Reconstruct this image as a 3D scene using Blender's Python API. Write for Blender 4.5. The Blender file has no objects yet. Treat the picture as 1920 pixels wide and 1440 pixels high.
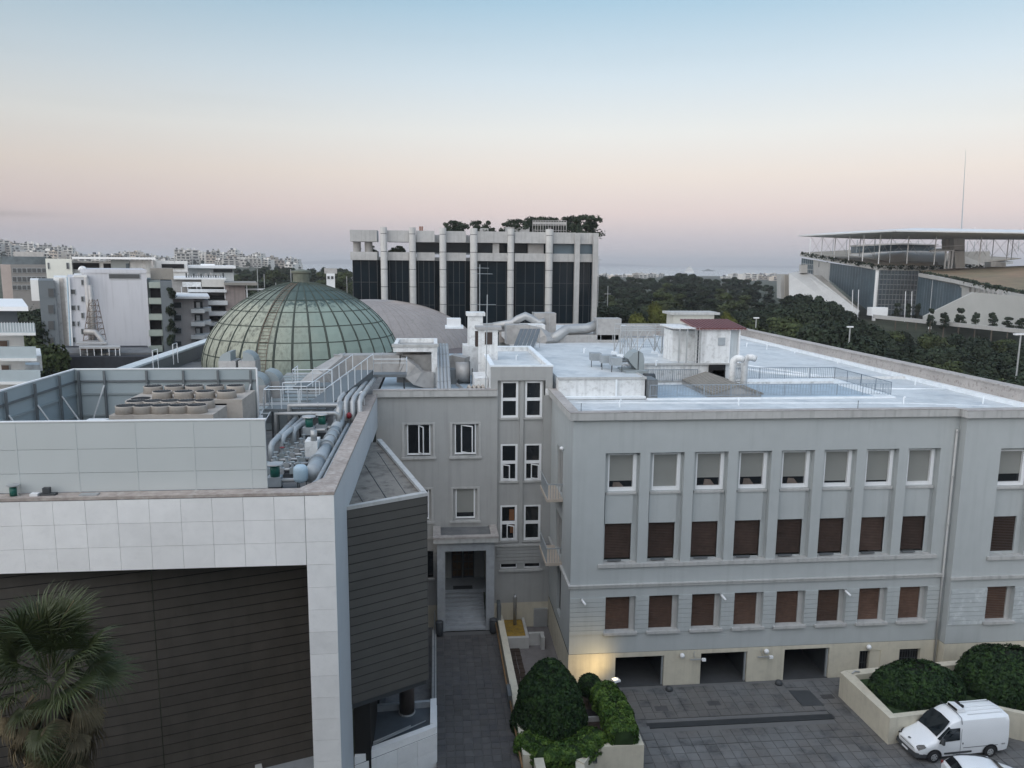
import bpy, math, random
from mathutils import Vector, Matrix
random.seed(7)
R=math.radians
# ============ camera, sky, sun, exposure ============
sc=bpy.context.scene
CH=27.5; FPX=1442.0
cam_d=bpy.data.cameras.new('camera'); cam=bpy.data.objects.new('camera',cam_d)
sc.collection.objects.link(cam); sc.camera=cam
CM=Matrix.Rotation(R(-5.7),3,'Z')@Matrix.Rotation(R(90-8.9),3,'X')@Matrix.Rotation(R(0.49),3,'Z')
cam.matrix_world=Matrix.Translation((0,0,CH))@CM.to_4x4()
cam_d.sensor_width=36; cam_d.lens=FPX/1920*36; cam_d.clip_start=0.5; cam_d.clip_end=40000
SUN_EL,SUN_AZ=22.0,222.0     # azimuth clockwise from +Y: behind the camera, a little to the left
w=bpy.data.worlds.new('World'); sc.world=w; w.use_nodes=True
nt=w.node_tree; nt.nodes.clear()
def wn(t): return nt.nodes.new(t)
out=wn('ShaderNodeOutputWorld'); bg=wn('ShaderNodeBackground'); bg2=wn('ShaderNodeBackground'); add=wn('ShaderNodeAddShader')
sky=wn('ShaderNodeTexSky'); sky.sky_type='NISHITA'; sky.sun_disc=False; sky.sun_elevation=R(SUN_EL); sky.sun_rotation=R(SUN_AZ)
bg.inputs[1].default_value=0.011; nt.links.new(sky.outputs[0],bg.inputs[0])
tc=wn('ShaderNodeTexCoord'); sep=wn('ShaderNodeSeparateXYZ'); nt.links.new(tc.outputs['Generated'],sep.inputs[0])
ramp=wn('ShaderNodeValToRGB'); nt.links.new(sep.outputs[2],ramp.inputs[0])
def lin(c): return tuple((v/255/12.92 if v<=10 else ((v/255+.055)/1.055)**2.4) for v in c)+(1,)
stops=[(0.0,(150,158,172)),(0.030,(168,168,182)),(0.063,(196,182,188)),(0.108,(212,200,197)),(0.158,(208,207,206)),(0.22,(188,203,212)),(0.302,(160,190,211)),(0.5,(150,178,204)),(1.0,(128,158,192))]
cr=ramp.color_ramp
while len(cr.elements)<len(stops): cr.elements.new(0.5)
gain=[(1.1,.94,.87),(.95,.85,.80),(.93,.88,.80),(.88,.86,.79),(.90,.89,.85),(.90,.86,.83),(.78,.78,.75),(.74,.76,.78),(.78,.8,.82)]
for e,(p,c),g_ in zip(cr.elements,stops,gain): e.position=p; l_=lin(c); e.color=(l_[0]*g_[0],l_[1]*g_[1],l_[2]*g_[2],1)
bg2.inputs[1].default_value=0.94
# faint stretched cloud streaks low in the sky
mpw=wn('ShaderNodeMapping'); mpw.inputs['Scale'].default_value=(1.6,1.6,26); nt.links.new(tc.outputs['Generated'],mpw.inputs[0])
nzw=wn('ShaderNodeTexNoise'); nzw.inputs['Scale'].default_value=1.5; nzw.inputs['Detail'].default_value=5; nt.links.new(mpw.outputs[0],nzw.inputs[0])
mrw=wn('ShaderNodeMapRange'); mrw.inputs[1].default_value=.56; mrw.inputs[2].default_value=.72; mrw.inputs[3].default_value=1.0; mrw.inputs[4].default_value=.975; nt.links.new(nzw.outputs[0],mrw.inputs[0])
vmw=wn('ShaderNodeVectorMath'); vmw.operation='SCALE'; nt.links.new(ramp.outputs[0],vmw.inputs[0]); nt.links.new(mrw.outputs[0],vmw.inputs['Scale'])
# the sky dims gently towards the left (east to west across the twilight)
mrx=wn('ShaderNodeMapRange'); mrx.interpolation_type='SMOOTHSTEP'; mrx.inputs[1].default_value=-.75; mrx.inputs[2].default_value=.25; mrx.inputs[3].default_value=.74; mrx.inputs[4].default_value=1.0; nt.links.new(sep.outputs[0],mrx.inputs[0])
vmx=wn('ShaderNodeVectorMath'); vmx.operation='SCALE'; nt.links.new(vmw.outputs[0],vmx.inputs[0]); nt.links.new(mrx.outputs[0],vmx.inputs['Scale'])
# one thin dark cloud streak low on the left
def wm(op,a,b,c=None):
    n=wn('ShaderNodeMath'); n.operation=op
    for i,v in enumerate((a,b,c)):
        if v is None: continue
        if isinstance(v,(int,float)): n.inputs[i].default_value=v
        else: nt.links.new(v,n.inputs[i])
    return n.outputs[0]
def gau(v,c,s): d=wm('DIVIDE',wm('SUBTRACT',v,c),s); return wm('POWER',2.718,wm('MULTIPLY',wm('MULTIPLY',d,d),-1.0))
czz=wm('ADD',sep.outputs[2],wm('MULTIPLY',sep.outputs[0],-.012))
cl=wm('MULTIPLY',gau(czz,.0535,.0032),gau(sep.outputs[0],-.485,.07)); cl=wm('MULTIPLY',cl,wm('MULTIPLY',nzw.outputs[0],.42))
vcl=wn('ShaderNodeVectorMath'); vcl.operation='SCALE'; nt.links.new(vmx.outputs[0],vcl.inputs[0]); nt.links.new(wm('SUBTRACT',1.0,cl),vcl.inputs['Scale'])
nt.links.new(vcl.outputs[0],bg2.inputs[0])
nt.links.new(bg.outputs[0],add.inputs[0]); nt.links.new(bg2.outputs[0],add.inputs[1]); nt.links.new(add.outputs[0],out.inputs[0])
sd=bpy.data.lights.new('sun','SUN'); sun=bpy.data.objects.new('sun',sd); sc.collection.objects.link(sun)
sd.energy=2.5; sd.angle=R(130); sd.color=(1.0,0.95,0.91)
az=R(SUN_AZ); el=R(SUN_EL)
sv=Vector((math.sin(az)*math.cos(el),math.cos(az)*math.cos(el),math.sin(el)))
sun.rotation_euler=sv.to_track_quat('Z','Y').to_euler()
sc.view_settings.view_transform='Standard'; sc.view_settings.look='None'; sc.view_settings.gamma=1; sc.view_settings.exposure=0.60
sc.view_settings.use_curve_mapping=False
sc.cycles.max_bounces=6; sc.cycles.volume_bounces=0

# ============ helpers ============
col=sc.collection
def ray(px,py): return CM@Vector(((px-960)/FPX,(720-py)/FPX,-1.0))
def aY(px,py,Y): d=ray(px,py); return Vector((0,0,CH))+d*(Y/d.y)
def aX(px,py,X): d=ray(px,py); return Vector((0,0,CH))+d*(X/d.x)
def aZ(px,py,Z): d=ray(px,py); return Vector((0,0,CH))+d*((Z-CH)/d.z)
ORG={}
def thing(name,label,cat,loc=(0,0,0),group=None):
    o=bpy.data.objects.new(name,None); col.objects.link(o); o.location=loc; o['label']=label; o['category']=cat
    if group: o['group']=group
    o.empty_display_size=0.3; ORG[o.name]=Vector(loc); return o
def tag(o,label=None,cat=None,group=None,kind=None):
    for k,v in (('label',label),('category',cat),('group',group),('kind',kind)):
        if v: o[k]=v
    return o
class Fr:
    """frame on a wall: u along it, w outward from it, v up"""
    def __init__(s,O,U,N): s.O=Vector(O); s.U=Vector(U).normalized(); s.N=Vector(N).normalized()
    def p(s,u,w,v): return s.O+s.U*u+s.N*w+Vector((0,0,v))
def FY(y): return Fr((0,y,0),(1,0,0),(0,-1,0))
def FX(x,s=-1): return Fr((x,0,0),(0,1,0),(s,0,0))
class MB:
    def __init__(s): s.v=[]; s.f=[]
    def add(s,vs,fs):
        n=len(s.v); s.v+=[tuple(p) for p in vs]; s.f+=[tuple(i+n for i in f) for f in fs]; return s
    def quad(s,a,b,c,d): return s.add([a,b,c,d],[(0,1,2,3)])
    def poly(s,pts): return s.add(pts,[tuple(range(len(pts)))])
    def hexa(s,p): return s.add(p,[(0,3,2,1),(4,5,6,7),(0,1,5,4),(1,2,6,5),(2,3,7,6),(3,0,4,7)])
    def box(s,x0,x1,y0,y1,z0,z1):
        return s.hexa([(x0,y0,z0),(x1,y0,z0),(x1,y1,z0),(x0,y1,z0),(x0,y0,z1),(x1,y0,z1),(x1,y1,z1),(x0,y1,z1)])
    def fbox(s,F,u0,u1,w0,w1,v0,v1):
        return s.hexa([F.p(u0,w0,v0),F.p(u1,w0,v0),F.p(u1,w1,v0),F.p(u0,w1,v0),F.p(u0,w0,v1),F.p(u1,w0,v1),F.p(u1,w1,v1),F.p(u0,w1,v1)])
    def obox(s,c,sx,sy,sz,rz=0,M=None):
        M=M or Matrix.Rotation(rz,3,'Z'); c=Vector(c)
        return s.hexa([c+M@Vector((a*sx/2,b*sy/2,k*sz/2)) for k in (-1,1) for a,b in ((-1,-1),(1,-1),(1,1),(-1,1))])
    def prism(s,poly,z0,z1):
        n=len(poly); vs=[(p[0],p[1],z0) for p in poly]+[(p[0],p[1],z1) for p in poly]
        return s.add(vs,[tuple(range(n))[::-1],tuple(range(n,2*n))]+[(i,(i+1)%n,n+(i+1)%n,n+i) for i in range(n)])
    def tube(s,pts,r,n=8,cap=True,rr=None):
        pts=[Vector(p) for p in pts]; rings=[]; up=None
        for i,p in enumerate(pts):
            if i==0: t=pts[1]-p
            elif i==len(pts)-1: t=p-pts[i-1]
            else: t=(pts[i+1]-p).normalized()+(p-pts[i-1]).normalized()
            t=t.normalized() if t.length>1e-9 else Vector((0,0,1))
            if up is None: up=Vector((0,0,1)) if abs(t.z)<.9 else Vector((1,0,0))
            a=t.cross(up).normalized(); b=a.cross(t).normalized(); up=b
            k=(rr[i] if rr else r)
            if 0<i<len(pts)-1:
                c=(pts[i+1]-p).normalized().dot((p-pts[i-1]).normalized()); k=k
            rings.append([p+a*(math.cos(2*math.pi*j/n)*k)+b*(math.sin(2*math.pi*j/n)*k) for j in range(n)])
        vs=[q for g in rings for q in g]; fs=[]
        for i in range(len(rings)-1):
            for j in range(n): fs.append((i*n+j,i*n+(j+1)%n,(i+1)*n+(j+1)%n,(i+1)*n+j))
        if cap: fs.append(tuple(range(n))[::-1]); fs.append(tuple(range((len(rings)-1)*n,len(rings)*n)))
        return s.add(vs,fs)
    def rtube(s,pts,hw,hh):
        """rectangular duct along a path"""
        pts=[Vector(p) for p in pts]; rings=[]
        for i,p in enumerate(pts):
            t=(pts[min(i+1,len(pts)-1)]-pts[max(i-1,0)]).normalized()
            up=Vector((0,0,1)) if abs(t.z)<.95 else Vector((0,1,0))
            a=t.cross(up).normalized(); b=a.cross(t).normalized()
            rings.append([p+a*(x*hw)+b*(y*hh) for x,y in ((-1,-1),(1,-1),(1,1),(-1,1))])
        vs=[q for g in rings for q in g]; fs=[]
        for i in range(len(rings)-1):
            for j in range(4): fs.append((i*4+j,i*4+(j+1)%4,(i+1)*4+(j+1)%4,(i+1)*4+j))
        fs+= [(3,2,1,0),tuple(range((len(rings)-1)*4,len(rings)*4))]
        return s.add(vs,fs)
    def lathe(s,c,prof,n=16,axis='Z'):
        c=Vector(c); vs=[]
        for r,h in prof:
            for j in range(n):
                a=2*math.pi*j/n; x,y=math.cos(a)*r,math.sin(a)*r
                vs.append(c+(Vector((x,y,h)) if axis=='Z' else Vector((x,h,y)) if axis=='Y' else Vector((h,x,y))))
        fs=[(i*n+j,i*n+(j+1)%n,(i+1)*n+(j+1)%n,(i+1)*n+j) for i in range(len(prof)-1) for j in range(n)]
        fs+=[tuple(range(n))[::-1],tuple(range((len(prof)-1)*n,len(prof)*n))]
        return s.add(vs,fs)
    def cyl(s,p0,p1,r,n=12,r1=None): return s.tube([p0,p1],r,n,True,[r,r if r1 is None else r1])
    def wall(s,F,u0,u1,v0,v1,holes=(),rev=.3,w=0.0):
        """plane with rectangular holes (u0,u1,v0,v1[,reveal]) and reveals going inwards"""
        us=sorted(set([u0,u1]+[x for h in holes for x in h[:2] if u0<x<u1])); vs=sorted(set([v0,v1]+[x for h in holes for x in h[2:4] if v0<x<v1]))
        for a,b in zip(us,us[1:]):
            for c,d in zip(vs,vs[1:]):
                mu,mv=(a+b)/2,(c+d)/2
                if any(h[0]<mu<h[1] and h[2]<mv<h[3] for h in holes): continue
                s.quad(F.p(a,w,c),F.p(b,w,c),F.p(b,w,d),F.p(a,w,d))
        for h in holes:
            a,b,c,d=h[:4]; r=h[4] if len(h)>4 else rev
            a,b,c,d=max(a,u0),min(b,u1),max(c,v0),min(d,v1)
            for (x0,y0),(x1,y1) in (((a,c),(b,c)),((b,c),(b,d)),((b,d),(a,d)),((a,d),(a,c))):
                if (y0==y1 and y0 in (v0,v1)) or (x0==x1 and x0 in (u0,u1)): continue
                s.quad(F.p(x0,w,y0),F.p(x1,w,y1),F.p(x1,w-r,y1),F.p(x0,w-r,y0))
        return s
    def build(s,name,mat,parent=None,smooth=False,local=False,data_only=False):
        o0=Vector((0,0,0))
        if parent is not None and not local: o0=ORG.get(parent.name,o0)
        me=bpy.data.meshes.new(name); me.from_pydata([(p[0]-o0.x,p[1]-o0.y,p[2]-o0.z) for p in s.v],[],s.f)
        me.materials.append(mat); me.update()
        if smooth: me.polygons.foreach_set('use_smooth',[True]*len(me.polygons))
        if data_only: return me
        o=bpy.data.objects.new(name,me); col.objects.link(o)
        if parent is not None: o.parent=parent; ORG[o.name]=o0
        else: ORG[o.name]=Vector((0,0,0))
        return o
def inst(me,name,parent=None,loc=(0,0,0),rot=None,scale=None):
    o=bpy.data.objects.new(name,me); col.objects.link(o)
    l=Vector(loc)
    if parent is not None: o.parent=parent; l=l-ORG.get(parent.name,Vector((0,0,0))); ORG[o.name]=Vector(loc)
    o.location=l
    if rot is not None: o.rotation_euler=rot
    if scale is not None: o.scale=scale
    return o
def copy_tree(o,loc,rz=None,scale=None,label=None,parent=None):
    kids=[k for k in bpy.data.objects if k.parent==o] if parent is None else list(KID.get(o.name,[]))
    c=o.copy(); col.objects.link(c)
    if parent is not None: c.parent=parent
    else:
        c.location=loc
        if rz is not None: c.rotation_euler=(0,0,rz)
        if scale is not None: c.scale=scale
        if label: c['label']=label
    for k in o.children: 
        kk=k.copy(); col.objects.link(kk); kk.parent=c
        for g in k.children:
            gg=g.copy(); col.objects.link(gg); gg.parent=kk
    return c

# ============ materials ============
MATS={}
def mat(name,c,rough=.8,metal=0,var=.15,scale=2.0,bump=0,bscale=20,streak=0,dirt=None,dirts=.4,dcol=(.08,.075,.07),c2=None,obj=0,spec=.4):
    """procedural material: colour varied by two noises, optional vertical rain streaks, worn patches and per-object tint"""
    if name in MATS: return MATS[name]
    m=bpy.data.materials.new(name); m.use_nodes=True; t=m.node_tree; b=t.nodes['Principled BSDF']; L=t.links.new
    b.inputs['Roughness'].default_value=rough; b.inputs['Metallic'].default_value=metal; b.inputs['Specular IOR Level'].default_value=spec
    geo=t.nodes.new('ShaderNodeNewGeometry')
    n=t.nodes.new('ShaderNodeTexNoise'); n.inputs['Scale'].default_value=scale; n.inputs['Detail'].default_value=5; L(geo.outputs['Position'],n.inputs['Vector'])
    n2=t.nodes.new('ShaderNodeTexNoise'); n2.inputs['Scale'].default_value=scale*.17; n2.inputs['Detail'].default_value=3; L(geo.outputs['Position'],n2.inputs['Vector'])
    ad=t.nodes.new('ShaderNodeMath'); ad.operation='ADD'; L(n.outputs[0],ad.inputs[0]); L(n2.outputs[0],ad.inputs[1])
    mr=t.nodes.new('ShaderNodeMapRange'); mr.inputs['From Min'].default_value=.6; mr.inputs['From Max'].default_value=1.4
    mr.inputs['To Min'].default_value=1-var; mr.inputs['To Max'].default_value=1+var; L(ad.outputs[0],mr.inputs['Value'])
    mx=t.nodes.new('ShaderNodeMix'); mx.data_type='RGBA'; mx.blend_type='MIX'; mx.inputs[6].default_value=(*c,1); mx.inputs[7].default_value=(*(c2 or c),1)
    mx.inputs[0].default_value=0
    if c2: 
        m2=t.nodes.new('ShaderNodeMapRange'); m2.inputs['From Min'].default_value=.42; m2.inputs['From Max'].default_value=.6; L(n2.outputs[0],m2.inputs['Value']); L(m2.outputs[0],mx.inputs[0])
    vm=t.nodes.new('ShaderNodeVectorMath'); vm.operation='SCALE'; L(mx.outputs[2],vm.inputs[0]); L(mr.outputs[0],vm.inputs['Scale']); last=vm.outputs[0]
    if streak:
        mp=t.nodes.new('ShaderNodeMapping'); mp.inputs['Scale'].default_value=(2.2,2.2,.12); L(geo.outputs['Position'],mp.inputs[0])
        n3=t.nodes.new('ShaderNodeTexNoise'); n3.inputs['Scale'].default_value=1.3; n3.inputs['Detail'].default_value=6; L(mp.outputs[0],n3.inputs['Vector'])
        m3=t.nodes.new('ShaderNodeMapRange'); m3.inputs['From Min'].default_value=.5; m3.inputs['From Max'].default_value=.75; m3.inputs['To Min'].default_value=1; m3.inputs['To Max'].default_value=1-streak; L(n3.outputs[0],m3.inputs['Value'])
        v3=t.nodes.new('ShaderNodeVectorMath'); v3.operation='SCALE'; L(last,v3.inputs[0]); L(m3.outputs[0],v3.inputs['Scale']); last=v3.outputs[0]
    if dirt:
        n4=t.nodes.new('ShaderNodeTexNoise'); n4.inputs['Scale'].default_value=dirt; n4.inputs['Detail'].default_value=8; n4.inputs['Roughness'].default_value=.65; L(geo.outputs['Position'],n4.inputs['Vector'])
        m4=t.nodes.new('ShaderNodeMapRange'); m4.inputs['From Min'].default_value=.5; m4.inputs['From Max'].default_value=.68; m4.inputs['To Max'].default_value=dirts; L(n4.outputs[0],m4.inputs['Value'])
        x4=t.nodes.new('ShaderNodeMix'); x4.data_type='RGBA'; x4.inputs[7].default_value=(*dcol,1); L(last,x4.inputs[6]); L(m4.outputs[0],x4.inputs[0]); last=x4.outputs[2]
    if obj:
        oi=t.nodes.new('ShaderNodeObjectInfo'); m5=t.nodes.new('ShaderNodeMapRange'); m5.inputs['To Min'].default_value=1-obj; m5.inputs['To Max'].default_value=1+obj; L(oi.outputs['Random'],m5.inputs['Value'])
        v5=t.nodes.new('ShaderNodeVectorMath'); v5.operation='SCALE'; L(last,v5.inputs[0]); L(m5.outputs[0],v5.inputs['Scale']); last=v5.outputs[0]
    L(last,b.inputs['Base Color'])
    if bump:
        n6=t.nodes.new('ShaderNodeTexNoise'); n6.inputs['Scale'].default_value=bscale; n6.inputs['Detail'].default_value=4; L(geo.outputs['Position'],n6.inputs['Vector'])
        bp=t.nodes.new('ShaderNodeBump'); bp.inputs['Strength'].default_value=bump; bp.inputs['Distance'].default_value=.03; L(n6.outputs[0],bp.inputs['Height']); L(bp.outputs[0],b.inputs['Normal'])
    MATS[name]=m; return m
def emis(name,c,s):
    m=bpy.data.materials.new(name); m.use_nodes=True; b=m.node_tree.nodes['Principled BSDF']
    b.inputs['Base Color'].default_value=(*c,1); b.inputs['Emission Color'].default_value=(*c,1); b.inputs['Emission Strength'].default_value=s; return m
M={}
M['stucco']=mat('stucco',(.425,.450,.452),.9,var=.05,scale=1.2,streak=.07,bump=.15)
M['stucco2']=mat('stucco_warm',(.375,.378,.372),.9,var=.07,scale=1.2,streak=.13,bump=.15)
M['beige']=mat('stucco_beige',(.58,.54,.44),.9,var=.08,scale=1.5,streak=.14,dirt=1.2,dirts=.2,dcol=(.25,.23,.2),bump=.15)
M['peeled']=mat('peeled_paint',(.44,.47,.48),.9,var=.1,scale=2,dirt=2.2,dirts=.8,dcol=(.62,.65,.66))
M['trim']=mat('trim_stucco',(.45,.45,.44),.85,var=.1,scale=2,streak=.25)
M['coping']=mat('coping_plaster',(.36,.335,.32),.95,var=.25,scale=3,dirt=2.5,dirts=.6,dcol=(.5,.48,.46),bump=.4)
M['parapet_old']=mat('weathered_parapet',(.42,.39,.37),.95,var=.2,scale=3,dirt=3,dirts=.7,dcol=(.14,.12,.11),bump=.4)
M['white']=mat('white_paint',(.78,.79,.80),.5,var=.05,scale=2)
M['frame']=mat('window_frame_white',(.80,.81,.82),.4,var=.04,scale=3)
M['roofwhite']=mat('roof_coating',(.57,.595,.61),.5,var=.18,scale=1.3,dirt=.45,dirts=.9,dcol=(.39,.43,.46),bump=.15,bscale=4,spec=.5)
M['upstand']=mat('white_upstand',(.80,.84,.87),.6,var=.08,scale=2,dirt=1.5,dirts=.35,dcol=(.5,.55,.6))
M['oldwhite']=mat('old_white_wall',(.72,.73,.73),.8,var=.1,scale=2,streak=.25,dirt=2.5,dirts=.55,dcol=(.32,.31,.30))
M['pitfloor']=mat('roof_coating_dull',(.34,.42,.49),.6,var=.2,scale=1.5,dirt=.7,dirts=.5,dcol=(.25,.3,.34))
M['glass']=mat('window_glass',(.012,.014,.017),.08,var=.3,scale=1,spec=.6)
M['blind']=mat('roller_blind',(.24,.245,.23),.7,var=.06,scale=1,spec=.5)
M['shutter']=mat('wooden_shutter',(.105,.062,.045),.6,var=.3,scale=3,obj=.3)
M['bluegrey']=mat('blue_grey_metal',(.30,.335,.345),.5,metal=.2,var=.08,scale=1)
M['galv']=mat('galvanised_steel',(.42,.43,.435),.45,metal=.35,var=.15,scale=2,dirt=2,dirts=.3,dcol=(.3,.3,.3))
M['bright']=mat('bright_cladding',(.38,.385,.385),.38,metal=.45,var=.12,scale=3)
M['ductgrey']=mat('duct_grey',(.40,.39,.38),.6,metal=.35,var=.2,scale=2,dirt=1.8,dirts=.4,dcol=(.25,.24,.23))
M['pipegrey']=mat('pipe_insulation',(.36,.39,.41),.55,metal=.3,var=.15,scale=3)
M['screen']=mat('screen_panel_paint',(.50,.525,.52),.6,var=.03,scale=1,obj=.02,dirt=2,dirts=.08,dcol=(.4,.43,.44))
M['screenback']=mat('screen_back',(.33,.38,.40),.6,var=.06,scale=1)
M['steelblue']=mat('steel_posts',(.165,.18,.19),.5,metal=.4,var=.1,scale=2)
M['tile']=mat('marble_tile',(.80,.79,.78),.45,var=.07,scale=1.6,obj=.045,dirt=3,dirts=.12,dcol=(.5,.5,.5))
M['joint']=mat('dark_joint',(.13,.13,.13),.9,var=.1)
M['joint_l']=mat('panel_joint',(.47,.50,.505),.9,var=.1)
M['plank']=mat('dark_plank',(.080,.069,.059),.6,var=.2,scale=1.2,obj=.08,streak=.15)
M['plankgap']=mat('plank_gap',(.012,.012,.012),.9)
M['wedgeplank']=mat('slate_plank',(.088,.084,.077),.6,var=.12,scale=1.2,obj=.06)
M['concrete']=mat('concrete',(.36,.355,.35),.9,var=.18,scale=1.5,dirt=1.5,dirts=.4,dcol=(.2,.2,.2),bump=.3)
M['roofdark']=mat('bitumen_roof',(.13,.135,.14),.9,var=.3,scale=1.5,dirt=1,dirts=.5,dcol=(.24,.23,.22),bump=.4)
M['wedgeroof']=mat('stained_screed',(.205,.19,.17),.95,var=.2,scale=2,dirt=1.3,dirts=.8,dcol=(.06,.055,.05),bump=.4)
M['chiller']=mat('chiller_casing',(.42,.38,.34),.7,var=.12,scale=2,dirt=1.6,dirts=.4,dcol=(.2,.17,.15))
M['black']=mat('black_void',(.012,.012,.014),.9,var=.1)
M['dark']=mat('dark_metal_and_shade',(.05,.055,.06),.5,var=.2)  # also paints the shade inside the garages
M['green']=mat('green_motor',(.015,.11,.085),.4,var=.1)
M['red']=mat('red_valve',(.25,.02,.03),.5)
M['tank']=mat('pale_blue_tank',(.42,.54,.62),.45,var=.05)
M['redroof']=mat('red_sheet_roof',(.14,.045,.045),.5,var=.12,scale=3)
M['skylight']=mat('skylight_sheet',(.26,.245,.22),.8,var=.2,scale=3,dirt=3,dirts=.4)
M['paver']=mat('paving_stone',(.145,.14,.135),.85,var=.22,scale=1.6,obj=.12,dirt=.8,dirts=.85,dcol=(.040,.044,.05),bump=.5,c2=(.145,.148,.15))
M['paver2']=mat('alley_paving',(.092,.088,.086),.85,var=.2,scale=2,obj=.14,dirt=1.1,dirts=.5,dcol=(.055,.057,.07),bump=.5)
M['ground']=mat('ground_earth',(.030,.038,.022),.95,var=.5,scale=.3,c2=(.045,.05,.03))
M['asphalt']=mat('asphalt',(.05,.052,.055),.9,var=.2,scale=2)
M['marble']=mat('grey_marble',(.34,.36,.38),.5,var=.15,scale=2,dirt=2.5,dirts=.4,dcol=(.2,.21,.23))
M['yellow']=mat('yellow_paint',(.30,.19,.03),.8,var=.3,scale=4,dirt=3,dirts=.5)
M['wood']=mat('wood_rail',(.22,.13,.06),.7,var=.3,scale=4)
M['carpaint']=mat('white_car_paint',(.82,.84,.86),.22,var=.03,scale=1,spec=.6)
M['carglass']=mat('car_glass',(.008,.012,.015),.06,var=.2,spec=.8)
M['tyre']=mat('tyre_rubber',(.02,.02,.022),.8)
M['plastic']=mat('dark_plastic',(.055,.06,.065),.6)
M['soil']=mat('soil',(.045,.032,.025),.95,var=.4,scale=5,bump=.8)
M['grass']=mat('grass_ground',(.03,.055,.02),.95,var=.4,scale=3)
def leafmat(name,c,var=.5,obj=.25,c2=None): 
    m=mat(name,c,.75,var=.8,scale=1.7,obj=obj,c2=c2,spec=.15); return m
M['leaf']=leafmat('leaf_dark',(.026,.036,.022)); M['leaf2']=leafmat('leaf_olive',(.046,.058,.024)); M['leaf3']=leafmat('leaf_yellow_green',(.11,.12,.03))
M['bushleaf']=mat('topiary_leaf',(.014,.034,.012),.7,var=.9,scale=16,spec=.2,c2=(.022,.045,.012)); M['hedgeleaf']=mat('hedge_leaf',(.036,.080,.014),.6,var=.9,scale=14,c2=(.065,.11,.02),spec=.2)
M['bark']=mat('bark',(.09,.075,.06),.95,var=.3,scale=6)
M['palmleaf']=mat('palm_leaf',(.048,.062,.020),.55,var=.35,scale=4,obj=.3); M['palmdry']=mat('palm_dry',(.16,.125,.07),.8,var=.4,scale=4,obj=.3)
M['water']=mat('sea_water',(.30,.32,.34),.3,var=.1,scale=.01,spec=.5)
M['city1']=mat('city_white',(.62,.60,.57),.85,var=.1,scale=.1,obj=.15); M['city2']=mat('city_cream',(.52,.46,.40),.85,var=.1,scale=.1,obj=.2); M['citywin']=mat('city_window',(.05,.055,.06),.5)
M['travertine']=mat('black_building_stone',(.42,.42,.415),.8,var=.14,scale=1.5,streak=.2,obj=.05)
M['darkglass']=mat('curtain_glass',(.008,.014,.019),.12,var=.4,scale=.3,spec=.10)
M['blueglass']=mat('blue_glass',(.085,.12,.145),.3,var=.3,scale=.3,spec=.2)
M['concretepale']=mat('pale_concrete',(.48,.475,.46),.85,var=.1,scale=.3,streak=.12)
M['copper']=mat('copper_patina',(.225,.28,.24),.6,var=.10,scale=1.2,obj=.07)
M['rib']=mat('copper_rib',(.06,.075,.062),.7,var=.3,scale=3)
M['greydome']=mat('grey_dome_felt',(.30,.275,.265),.9,var=.12,scale=.6,streak=.2)
# ============ setting: ground, sea, hills ============
def lerp(x,ks):
    if x<=ks[0][0]: return ks[0][1]
    for (a,b),(c,d) in zip(ks,ks[1:]):
        if x<=c: return b+(d-b)*(x-a)/(c-a)
    return ks[-1][1]
HK=[(-1.2,55),(-.7,47),(-.52,43),(-.455,36),(-.43,21),(-.395,25),(-.37,30),(-.35,23),(-.335,21),(-.31,31),(-.22,27),(-.165,13),(-.12,6),(0,4),(1,0)]
def gz(x,y):
    if y<112 : b=0
    else: b=lerp(y,[(112,0),(150,3),(230,10),(420,11),(900,6),(1700,1),(1990,-.5)])
    if x>60 and 120<y<500: b+=0
    if y>450 and x<0: b+=max(0,lerp(x/y,HK)-6)*lerp(y,[(450,0),(900,.55),(1200,1),(1990,1)])
    return b
ys=[-60,0,34,36.9,44,56,80,112,130,150,190,230,300,360,420,520,640,760,900,1000,1100,1200,1320,1450,1600,1750,1990]
mb=MB(); nx=90
for y in ys:
    for i in range(nx+1):
        t=-1.3+2.6*i/nx; x=t*max(y,260); mb.v.append((x,y,gz(x,y)-.03))
for j in range(len(ys)-1):
    for i in range(nx): a=j*(nx+1)+i; mb.f.append((a,a+1,a+nx+2,a+nx+1))
g=mb.build('ground',M['ground'],smooth=True); g['kind']='structure'
s=MB().quad((-9000,1985,-.9),(9000,1985,-.9),(9000,15000,-.9),(-9000,15000,-.9)).build('sea',M['water']); s['kind']='structure'
# low far coast across the water
mb=MB(); N=60
for i in range(N+1):
    x=-6500+i*220; h=60+55*math.sin(i*.21+.8)+25*math.sin(i*.63); h=max(h,8)*(1.25 if x<500 else .55)
    mb.v+=[(x,11500,-2),(x,11900,h),(x,12600,h*.9)]
for i in range(N):
    for k in range(2): a=i*3+k; mb.f.append((a,a+3,a+4,a+1))
o=mb.build('far_hills',mat('far_hill',(.10,.12,.12),.9,var=.2,scale=.004),smooth=True); o['kind']='structure'
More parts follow.
